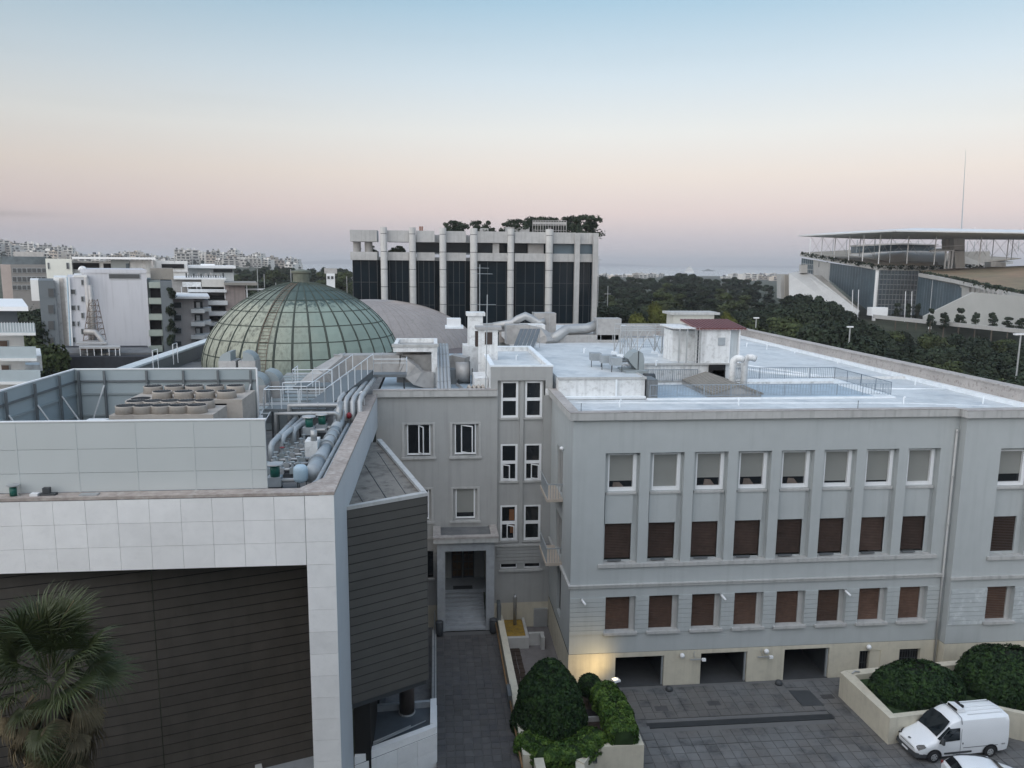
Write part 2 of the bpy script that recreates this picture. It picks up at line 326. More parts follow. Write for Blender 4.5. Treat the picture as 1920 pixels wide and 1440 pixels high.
# courtyard paving and the raised alley
st=MB().box(-.5,60,20,46.4,-.5,-.012).build('courtyard_bed',M['joint']); st['kind']='structure'; ORG[st.name]=Vector((0,0,0))
def pave(me,name,parent,x0,x1,y0,y1,z,cx,cy,off=0,skip=None,maxn=300,big=None):
    n=0; rows=int((y1-y0)/cy); out=[]
    for j in range(rows):
        sh=off*(j%2)*cx
        for i in range(int((x1-x0+sh)/cx)+1):
            x=x0+i*cx+cx/2-sh; y=y0+j*cy+cy/2
            if x-cx/2<x0-.01 or x+cx/2>x1+.01: continue
            if skip and skip(x,y): continue
            out.append((x,y))
    # the ones that show largest stay single
    out.sort(key=lambda p: p[1]*1.0)
    rest=out[maxn:]
    for x,y in out[:maxn]: inst(me,name,parent,(x,y,z+random.uniform(-.008,.008)),(random.gauss(0,.004),random.gauss(0,.004),random.gauss(0,.006)))
    if rest:
        mb=MB(); 
        for x,y in rest: mb.obox((x,y,z-.02+random.uniform(-.006,.006)),cx*.965,cy*.965,.06)
        o=mb.build(name,MATS['paving_stone'] if 'stone' in name else M['paver2'],parent); o['kind']='stuff'
def slab(mx,sx,sy,h=.06,b=.012):
    mb=MB(); x,y=sx/2,sy/2
    mb.v=[(-x,-y,-h),(x,-y,-h),(x,y,-h),(-x,y,-h),(-x,-y,-b),(x,-y,-b),(x,y,-b),(-x,y,-b),(-x+b,-y+b,0),(x-b,-y+b,0),(x-b,y-b,0),(-x+b,y-b,0)]
    mb.f=[(0,1,5,4),(1,2,6,5),(2,3,7,6),(3,0,4,7),(4,5,9,8),(5,6,10,9),(6,7,11,10),(7,4,8,11),(8,9,10,11)]
    return mb.build('slab',mx,data_only=True)
CX=.68
pm=slab(M['paver'],CX*.955,CX*.955)
def sk(x,y):
    if 12.4<x<24.4 and 41.1<y<42.1 : return True
    if x>26.0 and y>38.6 and y<44.9: return True
    if x<11.4 and y>37.6: return True
    if 22.6<x<24.4 and 42.6<y<44.8: return True
    return False
pave(pm,'paving_stone',st,9.9,34,33.4,46.0,.03,CX,CX,0,sk,300)
# alley, one metre higher
al=MB().box(-.12,4.45,28,52.7,-.4,.95).build('alley_bed',M['joint']); al['kind']='structure'
am=slab(M['paver2'],.475,.53,.08,.02)
pave(am,'alley_block',al,-.1,4.4,36.0,52.4,1.0,.5,.555,0,None,300)
# ---- things set into the court floor
o=MB().box(12.5,24.3,41.35,41.85,-.01,.045).build('drain_channel',mat('drain_grating',(.03,.033,.036),.7,var=.2)); tag(o,'long dark drainage channel crossing the paved court in front of the garages','drain')
o=MB().prism([(22.8,44.6),(24.2,44.5),(24.3,42.75),(22.9,42.8)],.03,.055).build('rubber_mat',M['plastic']); tag(o,'dark rectangular mat on the paving before the right garage','mat')
for (x,y),l in (((13.9,43.3),'small square drain cover nearest the left garage'),((17.4,43.6),'small square drain cover in front of the middle garage'),((25.0,43.7),'brownish square cover set in the paving beside the right garage pier')):
    o=MB().box(x-.4,x+.4,y-.25,y+.25,.02,.05).build('drain_cover',mat('cast_iron',(.06,.06,.062),.7,var=.3)); tag(o,l,'drain cover')

# unseen block behind the camera, for the viewpoint's building, added to dim lower walls
HB=MB().box(-42,46,-24,-1.2,0,29.5).build('unseen_shade_block',M['stucco']); tag(HB,'unseen plain grey block added behind the viewpoint to dim the lower walls','building')
# ============ right wing: the main office building ============
OB=thing('office_building','grey four storey office building with white coated roof and garages below','building',(20,46,0))
F=FY(46.0); B=Fr((0,45.35,0),(1,0,0),(0,-1,0))
P0=10.52; PP=2.865; RW=2.22
rec=[(P0+i*PP,P0+i*PP+RW,8.55,15.83,.42) for i in range(8)]
gw=[(P0+.25+i*PP,P0+.25+1.98+i*PP,3.9,6.3,.42) for i in range(8)]
gar=[(11.54,14.8,0,2.12,.4),(17.3,20.47,0,2.16,.4),(23.05,26.2,0,2.18,.4)]
sw=[(28.35,29.85,.05,1.85,.35),(31.2,32.7,.75,1.85,.3)]
mb=MB(); mb.wall(F,8.45,34,2.45,18.0,rec+gw); mb.build('wall',M['stucco'],OB)
mb=MB(); mb.wall(F,8.42,34,0,2.45,gar+sw,w=.03); mb.build('plinth_wall',M['beige'],OB)
# garages: back walls, floors, ceilings, coloured dark to stand in for inside shade
for a,b,c,d,r in gar:
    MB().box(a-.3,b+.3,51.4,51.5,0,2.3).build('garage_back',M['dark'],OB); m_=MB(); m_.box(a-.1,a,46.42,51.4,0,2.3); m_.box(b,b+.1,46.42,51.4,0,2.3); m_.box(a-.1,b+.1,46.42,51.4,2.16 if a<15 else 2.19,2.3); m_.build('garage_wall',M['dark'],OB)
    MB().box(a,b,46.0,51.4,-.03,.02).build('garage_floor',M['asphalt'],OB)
    MB().box(b-.12,b-.02,46.1,46.25,0,2.1).build('door_track',M['pipegrey'],OB)
# back plane of the recesses
for i,(a,b,c,d,r) in enumerate(rec):
    up=(a+.27,b-.12,13.25,15.68,.14); lo=(a+.16,b-.33,8.62,11.12,.16)
    R_=FY(46.42); mb=MB(); mb.wall(R_,a,b,c,d,[up,lo]); 
    mb.fbox(R_,a+.12,b-.3,.0,.13,11.14,13.05)          # proud spandrel
    mb.build('recess_panel',M['stucco'],OB)
    MB().fbox(R_,a+.15,b-.1,0,.2,13.07,13.2).build('sill',M['trim'],OB)
    fr=MB(); G=FY(46.56); u0,u1,v0,v1=up[:4]
    fr.fbox(G,u0,u0+.10,-.06,.10,v0,v1); fr.fbox(G,u1-.22,u1,-.06,.16,v0,v1); fr.fbox(G,u0+.1,u1-.22,-.06,.12,v0,v0+.22); fr.fbox(G,u0+.1,u1-.22,-.06,.08,v1-.1,v1)
    w_=fr.build('window',M['frame'],OB)
    MB().quad(G.p(u0+.1,-.03,v0+.22),G.p(u1-.22,-.03,v0+.22),G.p(u1-.22,-.03,v1-.1),G.p(u0+.1,-.03,v1-.1)).build('pane',M['glass'],w_)
    bl=[.42,.0,.52,.52,.48,.14,.12,0][i]
    MB().fbox(G,u0+.1,u1-.22,-.028,-.006,v0+.22+bl,v1-.1).build('blind',M['blind'],w_)
    if bl>.4:
        e_=.35+.12*(i%3); MB().add([G.p(u0+e_,-.02,v0+.22),G.p(u0+e_+.75,-.02,v0+.22),G.p(u0+e_+.45,-.02,v0+.22+bl*.75),G.p(u0+e_+.05,-.02,v0+.22+bl*.8)],[(0,1,2,3)]).build('desk_edge',mat('tan_desk',(.13,.105,.09),.6,var=.4,scale=5),w_)
    # lower floor: wooden roller shutter
    u0,u1,v0,v1=lo[:4]; s_=MB(); k=22
    for j in range(k):
        z0=v0+.12+(v1-v0-.12)*j/k; z1=v0+.12+(v1-v0-.12)*(j+1)/k
        s_.quad(G.p(u0,.0,z0),G.p(u1,.0,z0),G.p(u1,.03,z1-.01),G.p(u0,.03,z1-.01)); s_.quad(G.p(u0,.03,z1-.01),G.p(u1,.03,z1-.01),G.p(u1,0,z1),G.p(u0,0,z1))
    s_.build('roller_shutter',mat('wooden_shutter_dark',(.068,.044,.035),.6,var=.3,scale=3,obj=.25),OB)
    MB().fbox(G,u1,u1+.09,.0,.12,v0,v1).build('guide_rail',M['frame'],OB)
    MB().fbox(F,a+.35,a+1.25,-.36,-.2,8.66,8.74).build('louvre_bar',M['steelblue'],OB)
MB().box(10.2,33.15,45.87,46.5,8.33,8.56).build('sill_course',M['trim'],OB)
MB().box(8.33,33.82,45.88,46.0,6.98,7.14).build('string_course',M['trim'],OB)
MB().box(8.30,33.82,45.83,46.0,7.14,7.20).build('string_course',M['trim'],OB)
# ground floor: stucco courses between the windows, sills and shutters
segs=[(8.45,gw[0][0])]+[(gw[i][1],gw[i+1][0]) for i in range(7)]+[(gw[7][1],34-.03)]
for (a,b) in segs:
    for j in range(8):
        z0=3.78+j*.318; m=MB().box(a+.0,b-.0,45.955,46.0,z0,z0+.29); m.build('stucco_course',M['stucco'],OB)
for i,(a,b,c,d,r) in enumerate(gw):
    s_=MB(); k=20; G=FY(46.38); u0,u1=a+.03,b-.32
    for j in range(k):
        z0=c+(d-c)*j/k; z1=c+(d-c)*(j+1)/k
        s_.quad(G.p(u0,.0,z0),G.p(u1,.0,z0),G.p(u1,.03,z1-.01),G.p(u0,.03,z1-.01)); s_.quad(G.p(u0,.03,z1-.01),G.p(u1,.03,z1-.01),G.p(u1,0,z1),G.p(u0,0,z1))
    s_.build('roller_shutter',M['shutter'],OB)
    MB().fbox(G,u1,b,-.1,.10,c,d).build('guide_rail',M['trim'],OB)
    MB().box(a-.12,b+.12,45.80,46.37,c-.16,c+.02).build('sill',M['trim'],OB)
# cellar windows with grilles
for a,b,c,d,r in sw:
    MB().box(a,b,46.33,46.36,c,d).build('cellar_window',M['black'],OB)
    g_=MB(); n=8
    for k in range(n+1): x=a+(b-a)*k/n; g_.box(x-.015,x+.015,46.2,46.23,c,d)
    for z in (c+.3,c+.8,d-.2): g_.box(a,b,46.22,46.245,z,z+.03)
    g_.build('grille',M['dark'],OB)
MB().box(29.1,29.85,46.02,46.3,.05,1.85).build('cellar_shutter',M['beige'],OB)
# projecting bay on the right
bw=[(36.5,38.9,8.55,15.9,.42),(40.2,42.0,8.55,15.9,.42)]; bg_=[(36.6,38.6,3.95,6.4,.42),(40.3,42,3.95,6.4,.42)]; bs=[(36.95,38.5,.9,1.95,.3)]
mb=MB(); mb.wall(B,33.95,42,2.45,18.0,bw+bg_); mb.quad((33.95,45.35,2.45),(33.95,46,2.45),(33.95,46,18),(33.95,45.35,18)); mb.build('wall',M['stucco'],OB)
mb=MB(); mb.wall(B,33.92,42,0,2.45,bs,w=.03); mb.quad((33.92,45.32,0),(33.92,46,0),(33.92,46,2.45),(33.92,45.32,2.45)); mb.build('plinth_wall',M['beige'],OB)
MB().box(36.95,38.5,45.62,45.66,.9,1.95).build('cellar_window',M['black'],OB)
g_=MB()
for k in range(9): g_.box(36.97+k*.19,37.0+k*.19,45.5,45.53,.9,1.95)
g_.build('grille',M['dark'],OB)
for a,b,c,d,r in bw:
    R_=FY(45.77); up=(a+.1,b-.25,13.3,15.7,.14); lo=(a+.1,b-.4,8.7,11.15,.14)
    mb=MB(); mb.wall(R_,a,b,c,d,[up,lo]); mb.build('recess_panel',M['stucco'],OB)
    MB().fbox(R_,a+.05,b-.1,0,.2,13.1,13.25).build('sill',M['trim'],OB)
    G=FY(45.9); u0,u1,v0,v1=up[:4]; fr=MB(); fr.fbox(G,u0,u0+.1,-.06,.1,v0,v1); fr.fbox(G,u1-.22,u1,-.06,.16,v0,v1); fr.fbox(G,u0+.1,u1-.22,-.06,.12,v0,v0+.22); fr.fbox(G,u0+.1,u1-.22,-.06,.08,v1-.1,v1)
    w_=fr.build('window',M['frame'],OB); MB().quad(G.p(u0+.1,-.03,v0+.22),G.p(u1-.22,-.03,v0+.22),G.p(u1-.22,-.03,v1-.1),G.p(u0+.1,-.03,v1-.1)).build('pane',M['glass'],w_)
    MB().fbox(G,u0+.1,u1-.22,-.028,-.006,v0+.75,v1-.1).build('blind',M['blind'],w_)
    u0,u1,v0,v1=lo[:4]; s_=MB()
    for j in range(22):
        z0=v0+(v1-v0)*j/22; z1=v0+(v1-v0)*(j+1)/22; s_.quad(G.p(u0,.0,z0),G.p(u1,.0,z0),G.p(u1,.03,z1),G.p(u0,.03,z1))
    s_.build('roller_shutter',MATS['wooden_shutter_dark'],OB)
for a,b,c,d,r in bg_:
    G=FY(45.73); s_=MB(); u0,u1=a+.03,b-.32
    for j in range(20):
        z0=c+(d-c)*j/20; z1=c+(d-c)*(j+1)/20; s_.quad(G.p(u0,.0,z0),G.p(u1,.0,z0),G.p(u1,.03,z1),G.p(u0,.03,z1))
    s_.build('roller_shutter',M['shutter'],OB); MB().fbox(G,u1,b,-.1,.10,c,d).build('guide_rail',M['trim'],OB)
    MB().box(a-.12,b+.12,45.15,45.72,c-.16,c+.02).build('sill',M['trim'],OB)
for a,b in ((34.05,36.6),(38.6,40.3)):
    for j in range(8):
        z0=3.78+j*.318; MB().box(a,b,45.305,45.35,z0,z0+.29).build('stucco_course',M['peeled'],OB)
MB().box(36.3,39.1,45.2,45.9,8.33,8.56).build('sill_course',M['trim'],OB)
MB().box(33.83,42.1,45.2,45.35,7.0,7.2).build('string_course',M['trim'],OB)
# drain pipe in the corner
MB().tube([(33.72,45.9,17.1),(33.72,45.88,7.2),(33.72,45.82,7.1),(33.72,45.88,6.9),(33.72,45.88,0.1)],.07,8).build('drain_pipe',M['trim'],OB,True)
for z in (16.9,13.9,10.6): MB().cyl((33.72,45.88,z),(33.72,45.88,z+.12),.095,8).build('pipe_collar',M['trim'],OB)
# left side wall (faces the alley)
S=FX(8.45); bal=[(49.7,52.3,11.9,15.0,.35),(49.7,52.3,7.4,10.3,.35)]
mb=MB(); mb.wall(S,46,55,2.45,18.0,bal+[(49.6,51.2,3.2,6.9,.35)]); mb.build('wall',M['stucco'],OB)
mb=MB(); mb.wall(S,46,55,0,2.45,w=.03); mb.build('plinth_wall',M['beige'],OB)
for a,b,c,d,r in bal:
    MB().box(8.7,8.78,a,b,c,d).build('window_pane',M['glass'],OB)
    f=MB(); f.fbox(S,a,a+.1,-.25,-.1,c,d); f.fbox(S,b-.1,b,-.25,-.1,c,d); f.fbox(S,(a+b)/2-.08,(a+b)/2+.08,-.25,-.08,c,d); f.build('balcony_door',M['trim'],OB)
    MB().box(7.35,8.45,a-.3,b+.5,c-.25,c-.05).build('balcony_slab',mat('balcony_warm',(.46,.40,.34),.8,var=.1),OB)
    f=MB(); yy=[a-.25+k*.19 for k in range(17)]
    for y in yy: f.box(7.40,7.43,y,y+.025,c-.05,c+.95)
    for k in range(6): f.box(7.4+k*.18,7.43+k*.18,a-.27,a-.245,c-.05,c+.95)
    f.box(7.38,7.44,a-.27,b+.5,c+.93,c+1.0); f.box(7.38,8.45,a-.29,a-.23,c+.93,c+1.0); f.build('balcony_railing',M['pipegrey'],OB)
MB().box(8.66,8.7,49.6,51.2,3.2,6.9).build('window_pane',M['black'],OB)
MB().box(8.30,8.45,46,55,6.98,7.2).build('string_course',M['trim'],OB)
o=MB().lathe((8.3,49.4,15.35),[(.02,-.14),(.13,-.08),(.16,0),(.13,.08),(.02,.14)],12).build('globe_lamp',M['white'],smooth=True); tag(o,'small white globe lamp on the side wall above the upper balcony','lamp')
# cornice / parapet
mb=MB(); mb.box(8.2,33.72,45.75,46.35,17.98,18.45); mb.build('cornice',M['trim'],OB)
MB().box(33.72,42.2,45.1,45.75,17.98,18.45).build('cornice',M['trim'],OB)
MB().box(33.73,42.2,45.76,46.34,17.99,18.43).build('cornice',M['trim'],OB)
MB().box(8.2,8.75,46.36,54.95,17.98,18.45).build('cornice',M['trim'],OB)
MB().box(8.18,33.7,45.73,46.37,18.452,18.49).build('coping',M['coping'],OB); MB().box(8.15,8.80,46.38,54.98,18.452,18.495).build('coping',M['parapet_old'],OB)
MB().box(33.7,42.2,45.08,45.8,18.452,18.49).build('coping',M['coping'],OB)
# right and back parapets (old, stained), white upstand at the foot
MB().box(41.05,41.9,46.4,103,17.0,19.0).build('parapet',M['parapet_old'],OB)
MB().box(40.95,42.0,46.42,103.1,19.0,19.1).build('coping',M['parapet_old'],OB)
MB().prism([(40.45,46.4),(41.04,46.4),(41.04,102.5),(40.6,102.5)],17.9,18.18).build('upstand',M['upstand'],OB)
MB().box(8.5,41.04,102.6,103.3,17.0,19.5).build('parapet',M['parapet_old'],OB)
MB().box(42.0,42.02,46.1,103,0,18).build('wall',M['stucco'],OB)
MB().box(8.45,42,103.3,103.32,0,18).build('wall',M['stucco'],OB)
# roof sheets round the sunken light well
zr=17.9
mb=MB(); mb.box(8.75,41.0,46.36,53.4,zr-.3,zr); mb.box(33.5,41.0,53.4,102.6,zr-.3,zr); mb.box(25.6,33.5,61.5,102.6,zr-.3,zr)
RF=mb.build('roof',M['roofwhite'],OB)
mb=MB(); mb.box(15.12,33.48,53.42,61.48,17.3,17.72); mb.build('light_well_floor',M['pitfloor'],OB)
mb=MB(); mb.box(15.1,33.9,53.1,53.5,17.0,18.0); mb.box(33.4,33.8,53.5,61.7,17.0,18.05); mb.box(25.6,33.4,61.3,61.7,17.0,18.12); mb.build('light_well_curb',M['upstand'],OB)
MB().box(15.1,33.38,61.28,61.3,17.0,17.9).build('light_well_wall',M['oldwhite'],OB)
mb=MB(); mb.box(8.75,15.1,54.0,61.62,zr,19.28); mb.box(8.75,25.6,61.62,102.6,zr,19.28)
mb.build('raised_wall',M['oldwhite'],OB)
mb=MB(); mb.box(8.76,15.08,54.03,61.6,19.28,19.4); mb.box(8.76,25.58,61.6,102.6,19.28,19.4); mb.build('raised_roof',M['roofwhite'],OB)
mb=MB(); mb.box(8.7,15.2,53.9,54.06,19.3,19.46); mb.box(15.1,25.7,61.45,61.63,19.3,19.46); mb.box(15.02,15.18,54.06,61.45,19.3,19.46); mb.build('roof_edge_trim',M['trim'],OB)
mb=MB(); mb.prism([(8.8,53.6),(15.1,53.6),(15.1,54),(8.8,54)],17.9,18.08); mb.box(12.9,13.02,53.85,53.99,18.0,19.3); mb.build('upstand',M['upstand'],OB)
# welts and ridges of the roof coating
mb=MB(); mb.tube([(26.2,75,17.95),(29.5,66.5,17.95),(33.2,63.2,17.95),(40.9,62.6,17.95)],.16,6); mb.tube([(34,57.2,17.92),(40.8,56.7,17.92)],.07,6); mb.tube([(9.2,52.2,17.92),(33,50.9,17.92),(40.5,49.0,17.92)],.035,6)
mb.tube([(26,78,17.95),(30,71,17.95),(33.6,64.2,17.95)],.1,6); mb.build('roof_welt',M['upstand'],OB,True)
MB().box(32,41,62.3,62.7,17.9,18.12).build('roof_step',M['oldwhite'],OB)
mb=MB()
for x in (16.4,22.8): mb.box(x,x+1.0,61.20,61.27,18.3,18.9)
mb.build('vent_grille',M['pipegrey'],OB)

# railings
def railing(name,pts,h,mat_,label=None,cat='railing',group=None,step=.16,post=2.0,parent=None,bars=True,mid=()):
    root=parent or thing(name,label,cat,pts[0],group)
    b=MB(); t=MB()
    for p,q in zip(pts,pts[1:]):
        p,q=Vector(p),Vector(q); L=(q-p).length; n=max(1,int(L/step)); d=(q-p)
        if bars:
            for k in range(n+1): c=p+d*(k/n); b.box(c.x-.011,c.x+.011,c.y-.011,c.y+.011,c.z+.06,c.z+h)
        t.tube([p+Vector((0,0,h)),q+Vector((0,0,h))],.026,6); t.tube([p+Vector((0,0,.08)),q+Vector((0,0,.08))],.018,5)
        for m_ in mid: t.tube([p+Vector((0,0,h*m_)),q+Vector((0,0,h*m_))],.02,5)
        n=max(1,round(L/post))
        for k in range(n+1):
            c=p+d*(k/n); MB().cyl(c,c+Vector((0,0,h+.02)),.028,6).build('post',mat_,root)
    t.build('rail',mat_,root)
    if bars: b.build('bars',mat_,root)
    return root
MG=mat('dull_railing',(.20,.24,.28),.5,metal=.4)
railing('roof_railing',[(15.3,61.4,18.0),(21.6,61.4,18.0)],.95,MG,'grey barred railing along the back of the sunken roof well, left of the lift room')
railing('roof_railing',[(24.8,61.5,18.1),(33.6,61.5,18.1),(33.6,53.3,18.1)],.95,MG,'long grey barred railing turning the right corner of the sunken roof well')
railing('roof_railing',[(15.3,53.3,18.1),(33.4,53.3,18.1)],.85,mat('thin_railing',(.30,.35,.40),.6,metal=.3),'thin pale railing along the near edge of the sunken roof well',step=.22)
# skylight gable in the well
SK=thing('skylight_roof','brown grey corrugated gable roof standing in the sunken roof well','skylight',(22.5,55.8,17))
x0,x1,xr,y0,y1=20.2,24.1,22.15,54.0,61.2; ze,zt=18.2,18.85
for sgn,(a,b) in (('l',(x0,xr)),('r',(x1,xr))):
    for k in range(16):
        ya=y0+(y1-y0)*k/16; yb=y0+(y1-y0)*(k+1)/16-.16
        MB().hexa([(a,ya,ze-.16),(b,ya,zt-.16),(b,yb,zt-.16),(a,yb,ze-.16),(a,ya,ze),(b,ya,zt),(b,yb,zt),(a,yb,ze)]).build('roof_sheet',M['skylight'],SK)
MB().add([(x0+.1,y0+.1,ze-.1),(x1-.1,y0+.1,ze-.1),(xr,y0+.1,zt-.1)],[(0,1,2)]).build('gable_end',M['ductgrey'],SK)
MB().box(x0+.1,x1-.1,y0+.15,y1,17.0,ze-.08).build('skylight_wall',M['ductgrey'],SK)
# pair of curved vent pipes
for k,(px,l) in enumerate(((1374,'tall white curved vent pipe in the roof well, left of the pair'),(1396,'tall white curved vent pipe in the roof well, right of the pair'))):
    t=aY(px,690,57.4+k*.5); r=thing('vent_pipe',l,'vent pipe',(t.x,t.y,17))
    x,y=t.x,t.y; MB().tube([(x,y,17),(x,y,20.0),(x+.04,y-.03,20.2),(x+.22,y-.1,20.38),(x+.45,y-.2,20.4),(x+.75,y-.3,20.3)],.27,14).build('pipe',M['oldwhite'],r,True)
    MB().cyl((x+.755,y-.303,20.298),(x+.775,y-.309,20.292),.22,14).build('pipe_mouth',M['black'],r)
# lift room with red sheet roof
LR=thing('lift_room','white roof-top lift room with ribbed dark red sheet roof','roof hut',(23.5,62,19.4))
MB().box(22.0,24.42,62,65.5,19.4,22.2).build('wall',M['oldwhite'],LR); MB().box(24.42,25.35,62.25,65.5,19.4,22.2).build('side_wall',mat('lift_side',(.50,.54,.56),.7,var=.08,streak=.2),LR)
MB().box(24.42,24.5,61.98,62.3,19.4,22.2).build('corner_strip',M['white'],LR); MB().box(25.25,25.36,62.0,62.26,19.4,22.2).build('corner_strip',M['white'],LR)
MB().box(23.45,24.05,61.93,62.02,20.9,21.55).build('window',M['pipegrey'],LR)
for k in range(14):
    x=21.5+k*.312; MB().hexa([(x,61.75,22.25),(x+.19,61.75,22.25),(x+.19,66.2,22.70),(x,66.2,22.70),(x,61.75,22.36),(x+.19,61.75,22.36),(x+.19,66.2,22.81),(x,66.2,22.81)]).build('sheet_rib',M['redroof'],LR)
MB().hexa([(21.45,61.78,22.18),(25.9,61.78,22.18),(25.9,66.2,22.65),(21.45,66.2,22.65),(21.45,61.78,22.26),(25.9,61.78,22.26),(25.9,66.2,22.71),(21.45,66.2,22.71)]).build('sheet_roof',mat('red_roof_dim',(.36,.28,.27),.5,var=.2),LR)
MB().box(20.0,22.0,63.5,66.0,19.4,22.0).build('lean_to',M['oldwhite'],LR); MB().box(19.6,22.0,61.95,66,22.25,22.35).build('lean_roof',M['oldwhite'],LR)
for x in (20.1,20.75,21.7): MB().box(x,x+.1,62.0,62.1,19.4,22.3).build('post',M['galv'] if x<21 else M['dark'],LR)
l=MB(); l.box(21.4,21.44,61.8,61.84,19.4,22.4); l.box(21.85,21.89,61.8,61.84,19.4,22.4)
for k in range(9): l.box(21.44,21.85,61.81,61.83,19.6+k*.32,19.63+k*.32)
l.build('ladder',M['galv'],LR)
MB().box(22.6,23.9,61.2,61.9,18.2,19.35).build('doorway',M['black'],LR)
# lattice steel frame on the raised roof
LF=thing('steel_truss','long white lattice steel frame standing on the raised roof before the lift room','steel frame',(16.5,68,19.4))
ya,yb=67.0,69.2; zt=22.1; zz=21.7; xs=[aY(1158,640,68).x,aY(1190,640,68).x,aY(1235,640,68).x,aY(1262,640,68).x,aY(1298,640,68).x]
for z in (zt,zz):
    for y in (ya,yb): MB().tube([(xs[0],y,z),(xs[-1],y,z)],.05,6).build('chord',M['galv'],LF)
for i,x in enumerate(xs):
    for y in (ya,yb):
        MB().tube([(x,y,19.45),(x,y,zt)],.055,6).build('post',M['galv'],LF); MB().box(x-.25,x+.25,y-.25,y+.25,19.4,19.6).build('foot_block',M['upstand'],LF)
    if i:
        for y in (ya,yb):
            xm=(xs[i-1]+x)/2; MB().tube([(xs[i-1],y,19.6),(xm,y,zz)],.04,5).build('brace',M['galv'],LF); MB().tube([(x,y,19.6),(xm,y,zz)],.04,5).build('brace',M['galv'],LF)
for k in range(5): x=xs[0]+k*.22; MB().tube([(x,ya,19.5),(x+.05,ya+.3,zt)],.035,5).build('strut',M['galv'],LF)
railing('roof_railing',[(xs[1]+.5,74,19.4),(xs[-1]+1,74,19.4)],1.1,MG,'grey bar railing on the raised roof behind the lattice steel frame',step=.2)
o=MB().box(xs[1]+.4,xs[-1]+1,84,86,19.4,20.6).build('roof_block',M['ductgrey']); tag(o,'low grey flat-topped roof block behind the lattice steel frame','roof block')
# concrete hut at the far roof edge
p=aY(1262,618,97); q=aY(1345,590,97)
CHt=thing('roof_hut','plain cream flat-roofed hut at the far edge of the white roof','roof hut',(p.x,97,19.4))
MB().box(p.x,q.x-.4,97,100,19.3,q.z).build('wall',mat('cream_hut',(.50,.49,.44),.85,var=.06),CHt); MB().box(p.x-.5,q.x+.2,96.6,100.4,q.z,q.z+.3).build('roof',M['trim'],CHt)
# ============ entrance wing and stair tower ============
EW=thing('entrance_wing','grey rendered wing with open windows, entrance porch and narrow stair tower','building',(0,55,0))
F=FY(55.0)
win=[(-2.43,-.15,13.55,15.93,.22),(1.03,3.17,13.55,15.93,.22),(1.07,3.1,8.65,11.05,.22),(-2.3,-.3,8.65,11.05,.22)]
tw=(4.45,7.95,4.9,18.5,.0)
porch=(.45,3.75,2.0,6.95,.3)
lw=[(-1.2,-.3,4.2,6.3,.3)]
mb=MB(); mb.wall(F,-4.35,4.45,2.0,18.0,win+[porch]+lw); mb.wall(F,7.85,8.45,2.0,18.0); mb.build('wall',M['stucco2'],EW)
MB().wall(F,-4.35,8.45,-.4,2.0,[(.0,4.2,.5,2.0,.1)]).build('plinth_wall',M['beige'],EW)
for i,(a,b,c,d,r) in enumerate(win):
    m=MB(); m.fbox(F,a-.06,a+.12,-.1,.05,c-.05,d); m.fbox(F,b-.12,b+.06,-.1,.05,c-.05,d); m.fbox(F,a-.06,b+.06,-.1,.05,d,d+.12); m.build('surround',M['trim'],EW)
    MB().fbox(F,a-.12,b+.12,-.2,.14,c-.2,c-.05).build('sill',M['trim'],EW)
    a+=.3;b-=.3; c+=.08; G=FY(55.17)
    f=MB(); f.fbox(G,a,a+.08,-.05,.06,c,d); f.fbox(G,b-.08,b,-.05,.06,c,d); f.fbox(G,a+.08,b-.08,-.05,.06,c,c+.12); f.fbox(G,a+.08,b-.08,-.05,.06,d-.07,d)
    if i in (0,3): f.fbox(G,(a+b)/2-.03,(a+b)/2+.05,-.03,.08,c+.12,d-.07)
    w_=f.build('window',M['frame'],EW)
    MB().fbox(G,a+.08,b-.08,-.04,-.01,c+.1,d-.07).build('pane',M['glass'] if i!=2 else M['glass'],w_)
    if i==2: MB().fbox(G,a+.08,b-.08,-.009,.004,c+.45,d-.07).build('blind',M['blind'],w_)
    MB().fbox(G,a-.3,a,-.04,-.01,c-.08,d).build('jamb',M['trim'],EW); MB().fbox(G,b,b+.3,-.04,-.01,c-.08,d).build('jamb',M['trim'],EW)
    if i in (0,1):   # open sash, swung inwards
        h=(a+b)/2+(.0 if i==0 else -.3); ang=R(-62 if i==0 else -35); dx,dy=math.cos(ang),math.sin(ang); L=.75 if i==0 else 1.0
        H=Fr((h,55.2,0),(dx,dy,0),(dy,-dx,0)); f=MB(); z0,z1=c+.13,d-.1
        f.fbox(H,0,.07,-.03,.03,z0,z1); f.fbox(H,L-.07,L,-.03,.03,z0,z1); f.fbox(H,.07,L-.07,-.03,.03,z0,z0+.07); f.fbox(H,.07,L-.07,-.03,.03,z1-.07,z1)
        f.build('open_sash',M['frame'],EW)
# horizontal grooves on the ground floor of the wing and tower
for a,b in ((-1.2+.0,.0),(4.42,8.35)):
    for j in range(7): 
        if a<0: MB().box(-.28,.0,54.95,55.0,4.2+j*.32,4.49+j*.32).build('stucco_course',M['stucco2'],EW)
        elif j<6: MB().box(a,b,54.95,55.0,5.12+j*.27,5.35+j*.27).build('stucco_course',M['stucco2'],EW)
MB().box(-1.2,-.3,55.25,55.3,4.2,6.3).build('window_pane',M['glass'],EW); MB().box(-1.3,-.2,54.8,55.25,4.05,4.2).build('sill',M['trim'],EW)
MB().box(-4.35,-.3,54.9,55,7.25,7.4).build('string_course',M['trim'],EW)
# cornice
MB().box(-4.5,4.4,54.75,55.3,17.98,18.45).build('cornice',M['trim'],EW); MB().box(-4.52,4.42,54.72,55.33,18.45,18.5).build('coping',M['coping'],EW)
MB().box(-4.35,4.2,55.3,84,17.4,17.7).build('roof',M['pitfloor'],EW)
